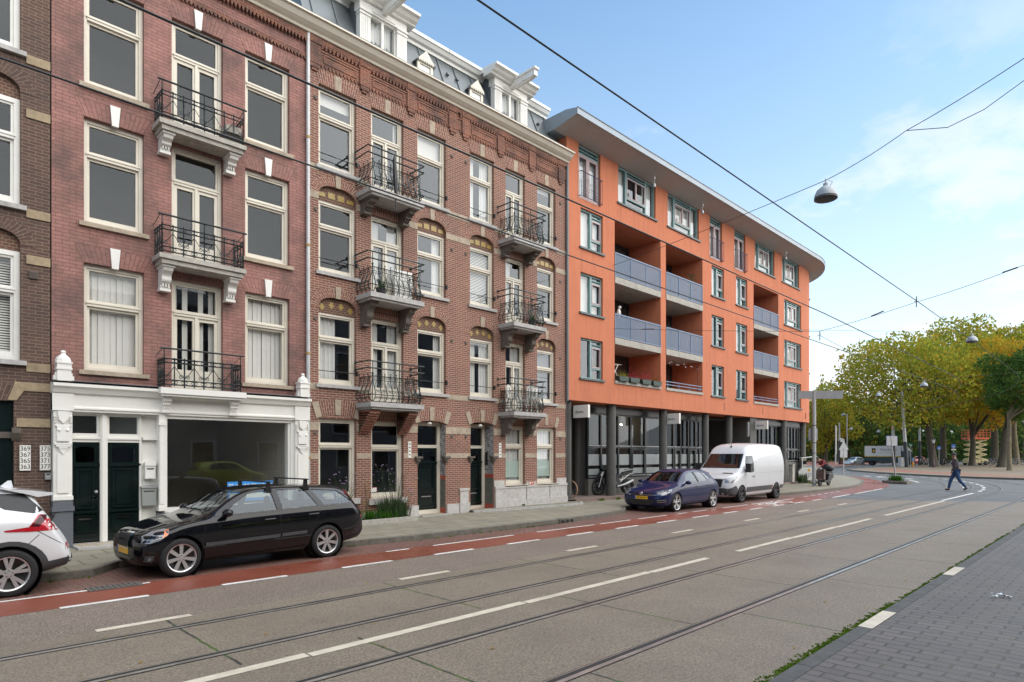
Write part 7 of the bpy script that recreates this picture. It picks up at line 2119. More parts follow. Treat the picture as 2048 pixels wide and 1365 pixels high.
def motorcycle(label, loc, rz, group=None):
    t = thing('motorcycle', label, 'motorcycle', loc, rz, group)
    for x, r, w in ((.76, .33, .055), (-.72, .32, .075)):
        e = MB(); ring(e, (x, 0, .34), r - w*.7, w, 24); o = e.build('wheel', M['rubber'], t, smooth=True)
        s = MB(); ring(s, (x, 0, .34), r - w*1.5, .016, 20)
        for k in range(5):
            a = 2*PI*k/5
            for dd in (-.12, .12): s.tube([(x, 0, .34), (x + (r - w*1.5)*math.cos(a + dd), 0, .34 + (r - w*1.5)*math.sin(a + dd))], .009, 4)
        s.lathe([(0, -.05), (.05, -.05), (.05, .05), (0, .05)], (x, 0, .34), 10, 'y'); s.lathe([(.10, .05), (.14, .05), (.14, .058), (.10, .058)], (x, 0, .34), 16, 'y'); s.build('rim', M['rim_dark'], o)
    f = MB()
    for y in (-.09, .09): f.tube([(.76, y, .34), (.62, y, .75), (.50, y, 1.02)], .024, 6)
    f.build('fork', M['steel'], t)
    f = MB(); f.prism([(.95, .58), (.62, .66), (.40, .95), (.58, 1.02), (.70, .92)], -.07, .07); f.prism([(.60, .80), (.48, 1.05), (.30, 1.10), (.12, 1.0), (.1, .82), (.3, .7)], -.17, .17); f.build('tank_and_beak', M['black'], t)
    f = MB(); f.prism([(.68, .82), (.58, 1.0), (.48, .98), (.52, .80)], -.12, .12); o = f.build('headlight_fairing', M['shop_white'], t); f = MB(); f.prism([(.60, 1.02), (.44, 1.28), (.42, 1.27), (.56, 1.0)], -.14, .14); f.build('screen', M['carglass_dark'], o)
    f = MB(); f.prism([(.28, .36), (.34, .62), (.20, .78), (-.20, .74), (-.28, .45), (-.1, .30)], -.16, .16); f.sphere((0, .16, .45), (.13, .06, .12), 10, 6); f.sphere((0, -.16, .45), (.13, .06, .12), 10, 6); f.build('engine', M['greyplastic'], t)
    f = MB()
    for y in (-.13, .13):
        f.tube([(.45, y*.5, .95), (.1, y, .72), (-.35, y, .62), (-.85, y*.8, .95)], .018, 6); f.tube([(-.30, y, .55), (-.42, y, .80)], .014, 5); f.tube([(.32, y, .85), (.38, y, .5), (.1, y, .3)], .016, 5)
    f.build('frame', M['shop_white'], t)
    f = MB(); f.prism([(.12, .98), (-.1, .84), (-.42, .86), (-.50, .96), (-.86, 1.02), (-.88, .95), (-.45, .82), (-.1, .76), (.12, .84)], -.14, .14); f.build('seat', M['seat'], t)
    f = MB(); f.prism([(-.80, .93), (-1.02, .98), (-1.0, .90), (-.85, .82)], -.07, .07); f.prism([(-.62, 1.04), (-.98, 1.06), (-.98, 1.09), (-.66, 1.09)], -.16, .16); f.build('tail_rack', M['steel'], t)
    f = MB(); f.tube([(.42, 0, 1.08), (.36, .18, 1.16), (.24, .40, 1.13)], .014, 6); f.tube([(.42, 0, 1.08), (.36, -.18, 1.16), (.24, -.40, 1.13)], .014, 6)
    for s in (-1, 1): f.tube([(.34, s*.24, 1.15), (.38, s*.30, 1.36)], .007, 4); f.sphere((.38, s*.31, 1.39), (.02, .06, .04), 8, 5)
    f.build('handlebar', M['black'], t)
    f = MB(); f.tube([(-.1, .18, .36), (-.45, .22, .45), (-.85, .24, .62)], [.03, .05, .06], 8); f.build('exhaust', M['steel'], t); f = MB(); f.tube([(-.05, -.12, .32), (.02, -.34, 0)], .014, 5); f.prism([(-.3, .3), (-.2, .36), (-.72, .38), (-.72, .32)], -.1, -.06); f.build('side_stand', M['black'], t)
    return t
moto = motorcycle('black and white touring motorcycle parked behind the round arcade column', (21.98, 15.88, .25), math.radians(158))
for i, (x, y, rz, lab) in enumerate(((121.0, 25.2, 2.6, 'motorcycle parked beside the black tram pole before the red car'), (123.4, 24.6, 2.3, 'motorcycle parked just left of the old plane tree trunk'), (118.5, 21.3, 2.0, 'motorcycle parked between the trunk and the blue cycle sign'))):
    c = copy_tree(moto); c.location = (x, y, .15); c.rotation_euler = (0, 0, rz); tag(c, lab, 'motorcycle', 'motorcycles parked on the plaza')
R.seed(4)
bike0 = None
for k in range(18):
    px = 1962 + k*6.0; t_ = R.uniform(96, 112)
    u = (px - 1024)/1255; x, y = t_*.7071*(1 + u), t_*.7071*(1 - u)
    lab = 'bicycle in the long row of parked bicycles under the plaza trees'
    if bike0 is None: bike0 = bicycle(lab, (x, y, .15), R.uniform(0, 3), 'bicycles parked on the plaza', 'steel')
    else:
        c = copy_tree(bike0); c.location = (x, y, .15); c.rotation_euler = (0, 0, R.uniform(0, 3))
# scooter by the pole and the open cargo box
t = thing('scooter', 'dark scooter with round headlight parked behind the grey sign pole', 'scooter', (38.75, 13.0, .12), PI - .05)
for x in (.62, -.60):
    e = MB(); ring(e, (x, 0, .24), .18, .06, 18); o = e.build('wheel', M['rubber'], t, smooth=True); e = MB(); e.lathe([(0, -.04), (.13, -.04), (.13, .04), (0, .04)], (x, 0, .24), 14, 'y'); e.build('rim', M['rim_dark'], o)
M['bronze'] = simple('bronze_panel', (.17, .12, .10), .25, .5)
f = MB(); f.prism([(.62, .42), (.40, .38), (.36, .75), (.46, 1.0), (.55, .95), (.60, .70)], -.22, .22); f.prism([(.82, .40), (.62, .50), (.44, .42), (.5, .34)], -.09, .09); f.build('front_shield', M['bronze'], t)
f = MB(); f.prism([(.40, .24), (.40, .34), (-.1, .36), (-.25, .72), (-.85, .70), (-.90, .50), (-.45, .32), (-.3, .24)], -.19, .19); f.build('body', M['black'], t)
f = MB(); f.prism([(-.15, .74), (-.2, .82), (-.75, .86), (-.85, .74)], -.16, .16); f.build('seat', M['seat'], t)
f = MB(); f.sphere((.52, 0, 1.0), (.09, .13, .11), 12, 8); f.tube([(.42, -.34, 1.06), (.48, 0, 1.02), (.42, .34, 1.06)], .02, 6); f.tube([(.62, 0, .24), (.5, 0, .8), (.47, 0, 1.02)], .03, 6); f.build('handlebar', M['black'], t); f = MB(); f.lathe([(0, .63), (.075, .61), (.09, .58)], (0, 0, 1.0), 14, 'x'); f.build('headlight', M['lens'], t)
f = MB(); f.sphere((-.78, 0, 1.02), (.24, .24, .19), 12, 8); f.build('top_case', M['blackplastic'], t, smooth=True)
t = thing('cargo_bike', 'white cargo box of a delivery bike with its lid standing open', 'cargo bike', (42.2, 15.08, .12), -1.0); t.scale = (.72, .72, .85)
w_ = .62
f = MB(); f.prism([(-.95, .42), (-.80, .22), (.80, .22), (.98, .95), (.70, 1.18), (-.72, 1.18), (-1.02, .86)], -w_, w_); f.build('box', M['shop_white'], t)
f = MB()
f.prism([(-.72, 1.18), (-.66, 1.18), (-.66, 1.84), (-.74, 1.86)], -w_, w_); f.prism([(-.74, 1.84), (.55, 2.0), (.55, 2.03), (-.76, 1.90)], -w_, w_); f.box(-.66, -.1, w_ - .04, w_, 1.18, 1.85); f.build('lid', M['shop_white'], t)
f = MB(); f.rbox((-.25, w_ - .08, 1.55), (.28, .1, .26)); f.build('screen', M['black'], t)
f = MB(); f.box(-.5, .5, -.45, .45, 1.18, 1.24); f.rbox((.1, 0, 1.27), (.7, .5, .06)); f.build('contents', M['steel'], t)
f = MB(); f.rbox((-.15, -w_ - .004, .98), (.22, .008, .18)); f.build('emblem', simple('amber_emblem', (.70, .42, .05), .5), t)
f = MB()
for k in range(3): f.box(-.42 + k*.18, -.30 + k*.18, -w_ - .008, -w_, .66, .78)
f.box(-.42, .08, -w_ - .008, -w_, .55, .60); f.build('lettering', simple('pale_lettering', (.45, .42, .48), .6), t)
for x in (-.55, .55):
    for s in (-1, 1):
        e = MB(); ring(e, (x, s*.5, .20), .16, .045, 16); e.build('wheel', M['rubber'], t)
# ================================================================== street furniture
def pole(name, label, cat, x, y, z0, h, r0, r1, mats=None, split=None, lean=(0, 0), group=None):
    t = thing(name, label, cat, (x, y, z0), 0, group)
    if split:
        q = MB(); q.tube([(0, 0, 0), (lean[0]*split/h, lean[1]*split/h, split)], [r0, r0*.95], 12); q.build('base', M[mats[0]], t, smooth=True)
        q = MB(); q.tube([(lean[0]*split/h, lean[1]*split/h, split), (lean[0], lean[1], h)], [r0*.78, r1], 12); q.build('shaft', M[mats[1]], t, smooth=True)
    else:
        q = MB(); q.tube([(0, 0, 0), (lean[0], lean[1], h)], [r0, r1], 12); q.build('shaft', M[mats[0] if mats else 'polegrey'], t, smooth=True)
    return t
V45 = math.radians(-45)
t = pole('sign_post', 'tall grey post carrying a wide traffic board seen from behind', 'sign post', 38.0, 13.3, .12, 5.45, .11, .10)
q = MB(); q.box(-1.15, 1.15, -.03, .03, 5.05, 5.5); o = q.build('sign_board', M['polegrey'], t); o.rotation_euler = (0, .04, V45 - .5); o.location = (0, -.12, 0)
q = MB(); q.box(-1.13, 1.13, .03, .07, 5.12, 5.16); q.box(-1.13, 1.13, .03, .07, 5.38, 5.42)
for x in (-.9, -.3, .3, .9): q.box(x - .02, x + .02, .032, .06, 5.07, 5.48)
q.build('stiffener', M['steel'], o)
q = MB(); q.box(-.26, .26, -.02, .02, 2.65, 3.35); o = q.build('small_board', M['steel'], t); o.rotation_euler = (0, 0, V45); o.location = (.1, .1, 0)
q = MB()
for z in (.12, 1.9, 2.5, 3.5): q.lathe([(.11, z), (.118, z), (.118, z + .04), (.11, z + .04)], (0, 0, 0), 12)
q.build('collar', M['greyplastic'], t)
t = pole('traffic_sign', 'back of a triangular warning sign over a plate, on a thin post at the corner', 'traffic sign', 62.5, 19.3, .006, 3.35, .05, .05, lean=(.15, 0))
q = MB(); q.prism([(-.45, 2.35), (.45, 2.35), (0, 3.2)], -.015, .015); q.prism([(-.33, 1.65), (.33, 1.65), (.33, 2.33), (-.33, 2.33)], -.015, .015); o = q.build('sign_plate', M['steel'], t); o.rotation_euler = (0, 0, V45); o.location = (.08, 0, 0)
t = pole('traffic_sign', 'blue-edged square sign seen from behind on a leaning post in the islet', 'traffic sign', 48.4, 11.65, .17, 3.05, .045, .04, lean=(-.25, .25))
q = MB(); q.box(-.36, .36, -.012, .012, 2.38, 3.02); o = q.build('sign_plate', M['steel'], t); o.rotation_euler = (0, 0, V45); o.location = (-.2, .2, 0); q = MB(); frame_rect(q, -.38, .38, 2.36, 3.04, .03, .013, .022); q.build('sign_edge', simple('sign_blue', (.02, .13, .55), .4), o)
pole('tram_pole', 'leaning tram wire pole, grey above black, nearest on the plaza', 'tram pole', 99.7, 22.7, .15, 10.4, .27, .19, ('poleblack', 'steel'), 3.5, (-.5, .5), 'tram wire poles')
pole('tram_pole', 'tram wire pole behind the square sign, grey above black', 'tram pole', 105.7, 25.7, .15, 9.8, .25, .15, ('poleblack', 'steel'), 3.9, (-.2, .2), 'tram wire poles')
pole('tram_pole', 'tram wire pole rising above the motorcycles', 'tram pole', 122.0, 25.9, .15, 6.2, .22, .14, ('poleblack', 'steel'), 4.0, (0, 0), 'tram wire poles')
t = pole('lamp_post', 'thin pale lamp post left of the silver car', 'lamp post', 118.5, 36.0, .12, 8.8, .12, .08, ('poleblack', 'polegrey'), 2.6)
t = pole('sticker_pole', 'white painted pole covered with stickers at its foot', 'pole', 122.3, 39.0, .12, 7.0, .17, .12, ('shop_white', 'shop_white'), 2.0); q = MB(); R.seed(6)
for k in range(10): q.rbox((-.12, -.13, .4 + k*.16), (.2, .02, .12), Matrix.Rotation(V45, 3, 'Z'))
q.build('sticker', simple('faded_sticker', (.18, .25, .3), .6), t)
t = pole('clock_pole', 'black pole with a round white clock beside the sticker pole', 'street clock', 120.0, 37.7, .12, 7.4, .17, .10, ('poleblack', 'steel'), 4.2); q = MB(); q.lathe([(0, -.05), (.36, -.05), (.38, 0), (.36, .05), (0, .05)], (0, 0, 0), 20, 'y'); o = q.build('clock_face', M['shop_white'], t); o.location = (.5, -.2, 4.3); o.rotation_euler = (0, 0, V45)
q = MB(); q.bar((0, -.06, 0), (.0, -.06, .25), .03); q.bar((0, -.06, 0), (.16, -.06, .08), .03); q.build('clock_hand', M['black'], o)
t = thing('planter', 'rusty square planter box by the black clock pole', 'planter', (121.0, 37.2, .12), V45); q = MB(); q.prism([(-.55, 0), (.55, 0), (.65, .85), (-.65, .85)], -.5, .5); q.build('box', simple('rusty_steel', (.16, .06, .03), .7, var=.2), t); q = MB(); R.seed(1); tufts(q, [(R.uniform(-.3, .3), R.uniform(-.3, .3), .8) for k in range(6)], 20, 1.0, .3, .04, .4); q.build('plant', M['leaf_green'], t)
for px, tt, z, w, h, col, lab in ((1821, 104, 3.3, .62, .52, 'sign_green', 'green tram stop sign on a thin post'), (1859, 100, 2.4, .62, .55, 'sign_blue', 'square blue pedestrian crossing sign left of the old trunk')):
    u = (px - 1024)/1255; t = pole('traffic_sign', lab, 'traffic sign', tt*.7071*(1 + u), tt*.7071*(1 - u), .15, z, .06, .06)
    q = MB(); q.box(-w/2, w/2, -.02, .02, z - h/2, z + h/2); o = q.build('sign_plate', simple(col, (.02, .24, .12) if col == 'sign_green' else (.02, .13, .55), .4), t); o.rotation_euler = (0, 0, V45)
    q = MB()
    if col == 'sign_blue': q.prism([(-.18, z - .16), (.18, z - .16), (0, z + .18)], -.03, -.021)
    else: q.box(-.2, -.05, -.03, -.021, z - .1, z + .1); q.box(.05, .2, -.03, -.021, z - .1, z)
    q.build('pictogram', M['shop_white'], o)
for px, tt, z, lab in ((1907, 92, 2.95, 'round blue cycle path sign with a white plate below'), (1878, 98, 2.75, 'round blue arrow sign behind the old trunk')):
    u = (px - 1024)/1255; t = pole('traffic_sign', lab, 'traffic sign', tt*.7071*(1 + u), tt*.7071*(1 - u), .15, z, .05, .05)
    q = MB(); q.lathe([(0, -.02), (.33, -.02), (.33, .02), (0, .02)], (0, 0, 0), 20, 'y'); o = q.build('sign_disc', simple('sign_blue', (.02, .13, .55), .4), t); o.location = (0, 0, z); o.rotation_euler = (0, 0, V45)
    q = MB(); q.lathe([(.06, -.03), (.09, -.03)], (-.11, 0, -.05), 10, 'y'); q.lathe([(.06, -.03), (.09, -.03)], (.11, 0, -.05), 10, 'y'); q.bar((-.1, -.03, -.05), (.05, -.03, .1), .03, .01); q.build('pictogram', M['shop_white'], o)
    if px == 1907: q = MB(); q.box(-.33, .33, -.02, .02, -.58, -.40); q.build('under_plate', M['shop_white'], o)
t = thing('street_lantern', 'old dark red lantern post before the plane tree trunk', 'lantern', (102.3, 20.1, .15)); q = MB(); q.lathe([(.32, 0), (.32, .12), (.2, .2), (.17, .9), (.1, 1.0), (.09, 3.2), (.14, 3.3)], (0, 0, 0), 10); q.build('post', simple('dark_red_post', (.07, .03, .035), .5), t, smooth=True); q = MB(); q.lathe([(.12, 3.3), (.24, 3.75), (.26, 3.8)], (0, 0, 0), 6); q.build('lamp_glass', M['film'], t); q = MB(); q.lathe([(.28, 3.8), (.1, 4.05), (.03, 4.2)], (0, 0, 0), 6); q.build('lamp_roof', M['black'], t)
t = thing('utility_cabinet', 'grey street cabinet beside the leaning tram pole', 'cabinet', (104.2, 24.2, .15), V45); q = MB(); q.box(-.5, .5, -.35, .35, 0, 1.25); q.build('case', M['polegrey'], t); q = MB(); q.box(-.54, .54, -.39, .39, 1.25, 1.32); q.build('lid', M['steel'], t); q = MB(); q.box(.5, .506, -.3, .3, .1, 1.2); q.build('graffiti_panel', M['terrace'], t)
t = thing('utility_cabinet', 'narrow grey cabinet at the grey wall behind the van', 'cabinet', (39.9, 15.30, .25), 0); q = MB(); q.box(-.16, .16, -.12, .12, 0, 1.05); q.build('case', M['concrete'], t); q = MB(); q.box(-.19, .19, -.15, .15, 1.05, 1.1); q.build('lid', M['concrete'], t)
t = thing('bollard', 'orange post with a blue top near the leaning tram pole', 'bollard', (105.2, 23.2, .15)); q = MB(); q.lathe([(.12, 0), (.12, .75)], (0, 0, 0), 10); q.build('post', simple('orange_post', (.75, .32, .01), .5), t); q = MB(); q.lathe([(.14, .75), (.14, 1.2), (0, 1.25)], (0, 0, 0), 10); q.build('cap', simple('cap_blue', (.2, .35, .6), .5), t)
R.seed(31); q = MB()
for x in (40.6, 41.1, 41.6, 42.4): tufts(q, [(x + R.uniform(-.2, .2), 15.05 + (x - 41)*.12 + R.uniform(-.12, .1), .2) for k in range(5)], 10, .55, .15, .02, .5)
tag(tag(q.build('weeds', M['bush']), kind='stuff'), 'weeds along the grey wall behind the van', 'weeds')
# truck, far across the side street
t = thing('box_truck', 'white and dark green box truck with a yellow stripe', 'truck', (121.9, 30.5, 0), math.radians(-84))
M['truck_white'] = simple('truck_white', (.62, .62, .62), .5); M['truck_green'] = simple('truck_green', (.012, .045, .05), .4); M['truck_yellow'] = simple('truck_yellow', (.70, .42, .01), .4)
q = MB(); q.box(-3.4, 2.0, -1.15, 1.15, 1.62, 3.35); q.build('cargo_box', M['truck_white'], t)
q = MB(); q.box(-3.4, 2.0, -1.16, 1.16, .80, 1.50); q.build('lower_panel', M['truck_green'], t); q = MB(); q.box(-3.4, 2.02, -1.17, 1.17, 1.50, 1.62); q.build('stripe', M['truck_yellow'], t)
q = MB(); q.prism([(2.1, .5), (3.75, .5), (3.8, 1.4), (3.55, 2.35), (2.1, 2.45)], -1.1, 1.1); o = q.build('cab', M['truck_green'], t)
q = MB(); q.prism([(2.05, 2.45), (3.4, 2.40), (2.6, 3.25), (2.05, 3.3)], -1.05, 1.05); q.build('air_deflector', M['truck_white'], t)
q = MB(); q.poly([(3.815, -1.0, 1.42), (3.815, 1.0, 1.42), (3.58, .95, 2.3), (3.58, -.95, 2.3)]); q.poly([(2.5, -1.11, 1.45), (3.6, -1.11, 1.45), (3.4, -1.11, 2.2), (2.5, -1.11, 2.2)]); q.build('cab_window', M['carglass_dark'], o)
q = MB(); q.box(3.79, 3.83, -1.05, 1.05, 1.26, 1.38); q.build('cab_stripe', M['truck_yellow'], o)
for s in (-1, 1): q = MB(); q.sphere((3.78, s*.8, .8), (.06, .2, .16), 8, 6); q.build('headlight', M['lens'], t)
q = MB(); q.box(-3.8, 3.6, -.5, .5, .45, .8); q.box(-1.6, 1.4, -1.1, -1.05, .40, .78); q.build('chassis', M['greyplastic'], t)
for x in (-2.4, 2.8):
    for s in (-1, 1): wheel(t, x, s*.95, .45, .3, s, 6, .26, 'single', True)
q = MB(); q.box(-2.3, -1.75, -1.156, -1.15, 2.1, 2.95); q.build('logo_panel', M['black'], t); q = MB(); q.prism([(-2.2, 2.2), (-1.85, 2.35), (-2.0, 2.85)], -1.16, -1.157); q.build('logo_shape', M['truck_yellow'], t)
text_mesh('Doenberger', .52, 'truck_lettering', M['greyplastic'], t, (.2, -1.155, 2.72), depth=.002); q = MB(); q.box(-1.0, 1.2, -1.156, -1.15, 2.28, 2.36); q.box(-1.1, 1.3, -1.156, -1.15, 2.08, 2.13); q.build('truck_small_print', M['steel'], t)
# scissor lift
t = thing('scissor_lift', 'raised scissor lift with cream scissors and an orange railed platform', 'scissor lift', (123.5, 18.6, .15), V45)
M['lift_orange'] = simple('lift_orange', (.62, .10, .015), .4); M['lift_cream'] = simple('lift_cream', (.55, .48, .26), .45)
q = MB(); q.box(-1.6, 1.6, -.6, .6, .35, .95); q.build('base', M['lift_cream'], t); q = MB(); q.box(-1.4, -.4, -.62, .62, .5, .8); q.build('battery_box', M['lift_orange'], t)
for x in (-1.2, 1.2):
    for s in (-1, 1): q = MB(); q.lathe([(0, -.13), (.32, -.12), (.36, 0), (.32, .12), (0, .13)], (x, s*.6, .36), 16, 'y'); q.build('wheel', M['rubber'], t)
q = MB()
for k in range(4):
    z = .95 + k*.78
    for s in (-.5, .5): q.bar((-1.5, s, z), (1.5, s, z + .78), .07, .13); q.bar((1.5, s*.9, z), (-1.5, s*.9, z + .78), .07, .13)
    q.bar((-1.5, -.5, z), (-1.5, .5, z), .07); q.bar((1.5, -.5, z), (1.5, .5, z), .07)
q.build('scissors', M['lift_cream'], t)
q = MB(); q.box(-1.7, 1.7, -.7, .7, 4.15, 4.45)
for h in (4.85, 5.2, 5.65):
    for s in (-.7, .7): q.bar((-1.7, s, h), (1.9, s, h), .06)
    for x in (-1.7, 1.9): q.bar((x, -.7, h), (x, .7, h), .06)
for k in range(7):
    for s in (-.7, .7): q.bar((-1.7 + k*.6, s, 4.4), (-1.7 + k*.6, s, 5.65), .05)
for s in (-.7,): q.box(-1.6, -.2, s - .01, s + .01, 4.5, 4.85)
q.build('platform', M['lift_orange'], t)

# ================================================================== overhead wires and hanging lamps
def wire(label, pts, r, n=5, name='overhead_wire', sag=0.0, group='overhead tram wires'):
    q = MB(); P = []
    for a, b in zip(pts, pts[1:]):
        for k in range(12):
            f = k/12; P.append((a[0] + (b[0] - a[0])*f, a[1] + (b[1] - a[1])*f, a[2] + (b[2] - a[2])*f - sag*4*f*(1 - f)))
    P.append(pts[-1]); q.tube(P, r, n)
    o = q.build(name, M['cable'], None)
    return tag(o, label, 'wire', group)
M['cable'] = simple('black_cable', (.02, .022, .024), .55)
def bend(y0, z0, z1):
    p = [(-12, y0, z0), (21, y0, z0), (39, y0, z1)]; r = RC[1] - y0
    return p + [(RC[0] + r*math.sin(math.radians(a)), RC[1] - r*math.cos(math.radians(a)), z1) for a in range(3, 40, 3)]
wire('thick overhead wire that crosses the upper windows of the red house', bend(7.05, 6.44, 6.2), .015)
wire('overhead wire that crosses between the first and second floors of the houses', bend(7.16, 5.52, 5.5), .011)
wire('overhead wire standing free against the open sky', bend(4.39, 6.26, 6.1), .0105)
A1 = (21.2, FY, 9.75); LP = (16.5, 5.5, 8.78)
wire('span wire from the orange building that holds the big street lamp', [A1, LP, (15.56, 3.55, 8.96), (14.3, .9, 9.25), (10, -9, 10.2)], .009, 4, 'span_wire', 0.05, 'span wires over the street')
wire('slack cable hanging off the lamp span wire at the right', [(15.56, 3.55, 8.96), (15.25, 2.75, 8.62), (14.9, 2.1, 8.6), (13.9, .6, 8.85), (10.5, -6, 9.4)], .008, 4, 'span_wire', 0, 'span wires over the street')
wire('span wire crossing under the big lamp, from the orange wall over both tracks', [(21.2, FY, 7.15), (20.95, 7.16, 5.88), (20.3, 4.39, 6.22), (19.07, 2.1, 6.42), (14, -9, 8.2)], .0065, 4, 'span_wire', 0.03, 'span wires over the street')
q = MB(); 
for p in ((20.95, 7.16, 5.75), (20.3, 4.39, 6.24)): q.tube([(p[0], p[1], p[2] - .16), (p[0], p[1], p[2] + .14)], .013, 6); q.tube([(p[0] - .22, p[1], p[2] - .05), (p[0] + .1, p[1], p[2] + .06)], .010, 5)
for a, b in (((20.6, 5.6, 6.06), (20.3, 5.2, 6.1)), ((19.2, 2.35, 6.40), (19.05, 2.05, 6.43)), ((21.15, 13.9, 6.92), (21.1, 13.3, 6.84))): q.tube([a, b], .018, 6)
for o in pieces(q, 'wire_clamp', M['stone_dark'], None, None, .02): tag(o, 'dark clamp or insulator on the span wire under the big lamp', 'wire clamp', 'clamps on the overhead wires')
wire('short tie wire between the two contact wires near the orange corner', [(20.95, 7.16, 5.75), (24.5, 7.1, 5.5), (27, 7.1, 5.42)], .007, 4, 'span_wire', 0, 'span wires over the street')
M['lamp_grey'] = simple('lamp_grey', (.33, .36, .38), .4, .2, var=.05, scale=5)
def lamp(label, x, y, z, s=1.0):
    t = thing('hanging_lamp', label, 'street lamp', (x, y, z), 0, 'street lamps hanging over the road'); t.scale = (s, s, s)
    q = MB(); q.lathe([(.02, .0), (.06, -.02), (.06, -.09), (.12, -.11), (.21, -.19), (.255, -.30), (.265, -.36), (.25, -.37)], (0, 0, 0), 24); q.build('hood', M['lamp_grey'], t, smooth=True)
    q = MB(); q.lathe([(.262, -.36), (.268, -.41), (.24, -.425), (.16, -.44), (0, -.45)], (0, 0, 0), 24); q.build('lamp_lens', M['greyplastic'], t, smooth=True)
    q = MB(); q.tube([(0, 0, 0), (0, 0, .09)], .02, 6); q.tube([(.05, -.05, .06), (.12, -.12, .02), (.08, -.08, -.06)], .01, 4); q.build('hanger', M['steel'], t)
    return t
lamp('big grey dome lamp hanging on a wire against the sky', LP[0], LP[1], LP[2] - .06)
for px, py, tt, lab in ((1944, 669, 37.5, 'grey hanging lamp before the tree tops at the right'), (1848, 763, 56, 'grey hanging lamp in front of the large plane crown'), (1757, 785, 72, 'small hanging lamp at the left side of the large crown'), (1757, 860, 108, 'small far lamp above the truck'), (1687, 826, 100, 'small far lamp before the yellow tree by the orange corner'), (1702, 855, 112, 'lamp on the thin pale post left of the silver car'), (1818, 848, 95, 'small far lamp right of the leaning tram pole')):
    u = (px - 1024)/1255; x, y = tt*.7071*(1 + u), tt*.7071*(1 - u); z = 2 + (908 - py)/1255*tt
    lamp(lab, x, y, z, 1.15)
    dx, dy = .5*12, -.85*12
    wire('wire carrying the ' + lab.replace('grey hanging', 'hanging')[:60], [(x - dx, y - dy, z + .9), (x, y, z + .09), (x + dx, y + dy, z + .9)], .008, 4, 'span_wire', 0.0, 'span wires over the street')
# ================================================================== trees
def leaf_cloud(mb, blobs, n, s, jit=.25, flat=.7):
    tot = sum(b[3]**2 for b in blobs)
    for (cx, cy, cz, r) in blobs:
        k = int(n*r*r/tot)
        for i in range(k):
            v = Vector((R.gauss(0, 1), R.gauss(0, 1), R.gauss(0, 1)))
            if v.length < 1e-4: continue
            v.normalize(); rad = r*(1 - abs(R.gauss(0, jit))) if R.random() < .93 else r*R.uniform(1.0, 1.22)
            p = Vector((cx, cy, cz)) + Vector((v.x*rad, v.y*rad, v.z*rad*flat))
            q = s*R.uniform(.5, 1.25)
            a = Vector((R.gauss(0, 1), R.gauss(0, 1), R.gauss(0, .6))).normalized(); b = a.orthogonal().normalized(); b = (Matrix.Rotation(R.uniform(0, 6.28), 3, a) @ b); c = a.cross(b)
            mb.poly([p - b*q, p - c*q*.6, p + b*q*.9, p + c*q*.65])
def tree(label, x, y, z0, trunk_h, tr, crown, leaf, bark='bark', n=9880, ls=0.224, lean=(0, 0), limbs=6, group=None, seed=1, nblob=22, flat=.72, stem=None):
    """crown = (dx, dy, cz, rx, rz): ellipsoid relative to the foot"""
    R.seed(seed)
    t = thing('plane_tree' if bark != 'bark_c' else 'tree', label, 'tree', (x, y, z0), 0, group)
    bark = 'bark' if bark == 'bark_c' else bark
    dx, dy, cz, rx, rz = crown; tr *= .82; nblob = int(nblob*1.5)
    top = Vector((lean[0], lean[1], trunk_h))
    q = MB()
    pts = [Vector((0, 0, -.1)), Vector((0, 0, .25)), top*.35 + Vector((R.uniform(-.1, .1), R.uniform(-.1, .1), 0)), top*.7 + Vector((R.uniform(-.15, .15), R.uniform(-.15, .15), 0)), top]
    q.tube(pts, [tr*1.5, tr*1.12, tr*.95, tr*.86, tr*.8], 12)
    blobs = []
    cc = Vector((dx, dy, cz))
    for k in range(nblob):
        a = 2*PI*k*.381966*1.0; h = 1 - 2*(k + .5)/nblob; rr = math.sqrt(1 - h*h)
        p = cc + Vector((math.cos(a*1.0)*rr*rx*.70, math.sin(a)*rr*rx*.70, h*rz*.70))*R.uniform(.72, 1.2)
        blobs.append((p.x, p.y, p.z, rx*R.uniform(.17, .36)))
    for k in range(limbs):
        b = blobs[(k*3 + 1) % nblob] if k < limbs - 2 else blobs[(k*5) % nblob]
        e = Vector(b[:3]); s0 = top*R.uniform(.82, 1.0)
        m = (s0 + e)/2 + Vector((0, 0, -.10*(e - s0).length*R.uniform(.2, 1)))
        q.tube([s0, s0*.6 + m*.4, m, e], [tr*.5, tr*.40, tr*.28, tr*.08], 7)
        for j in range(3):
            e2 = Vector(blobs[R.randrange(nblob)][:3]); st = m.lerp(e, R.uniform(.0, .5))
            if (e2 - st).length < rx*1.3: q.tube([st, (st + e2)/2 + Vector((0, 0, .2)), e2], [tr*.18, tr*.12, tr*.03], 5)
    q.build('trunk', M[bark], t, smooth=True)
    q = MB(); leaf_cloud(q, blobs, n, ls, .28, flat); q.build('crown', M[leaf], t)
    return t
def at(px, tt): u = (px - 1024)/1255; return tt*.7071*(1 + u), tt*.7071*(1 - u)
R.seed(1)
def vt(dpx, tt): return dpx/1255*tt*.7071            # a shift to the right by dpx at depth tt: (+d, -d)
x, y = at(1868, 89.6); d = vt(-55, 90)
tree('old plane tree with a wide green-yellow crown, its low limb reaching right', x, y, .15, 6.8, .62, (d, -d, 12.0, 10.2, 7.8), 'leaf_green', n=17100, ls=0.238, lean=(-.5, .7), limbs=8, seed=3, nblob=30)
x, y = at(1887, 109); d = vt(10, 109)
tree('tall plane tree behind the old one, straight trunk', x, y, .15, 8.5, .62, (d, -d, 16.6, 9.8, 9.6), 'leaf_green', n=13300, ls=0.277, limbs=7, seed=5, nblob=26)
x, y = at(1944, 96.5); d = vt(8, 96)
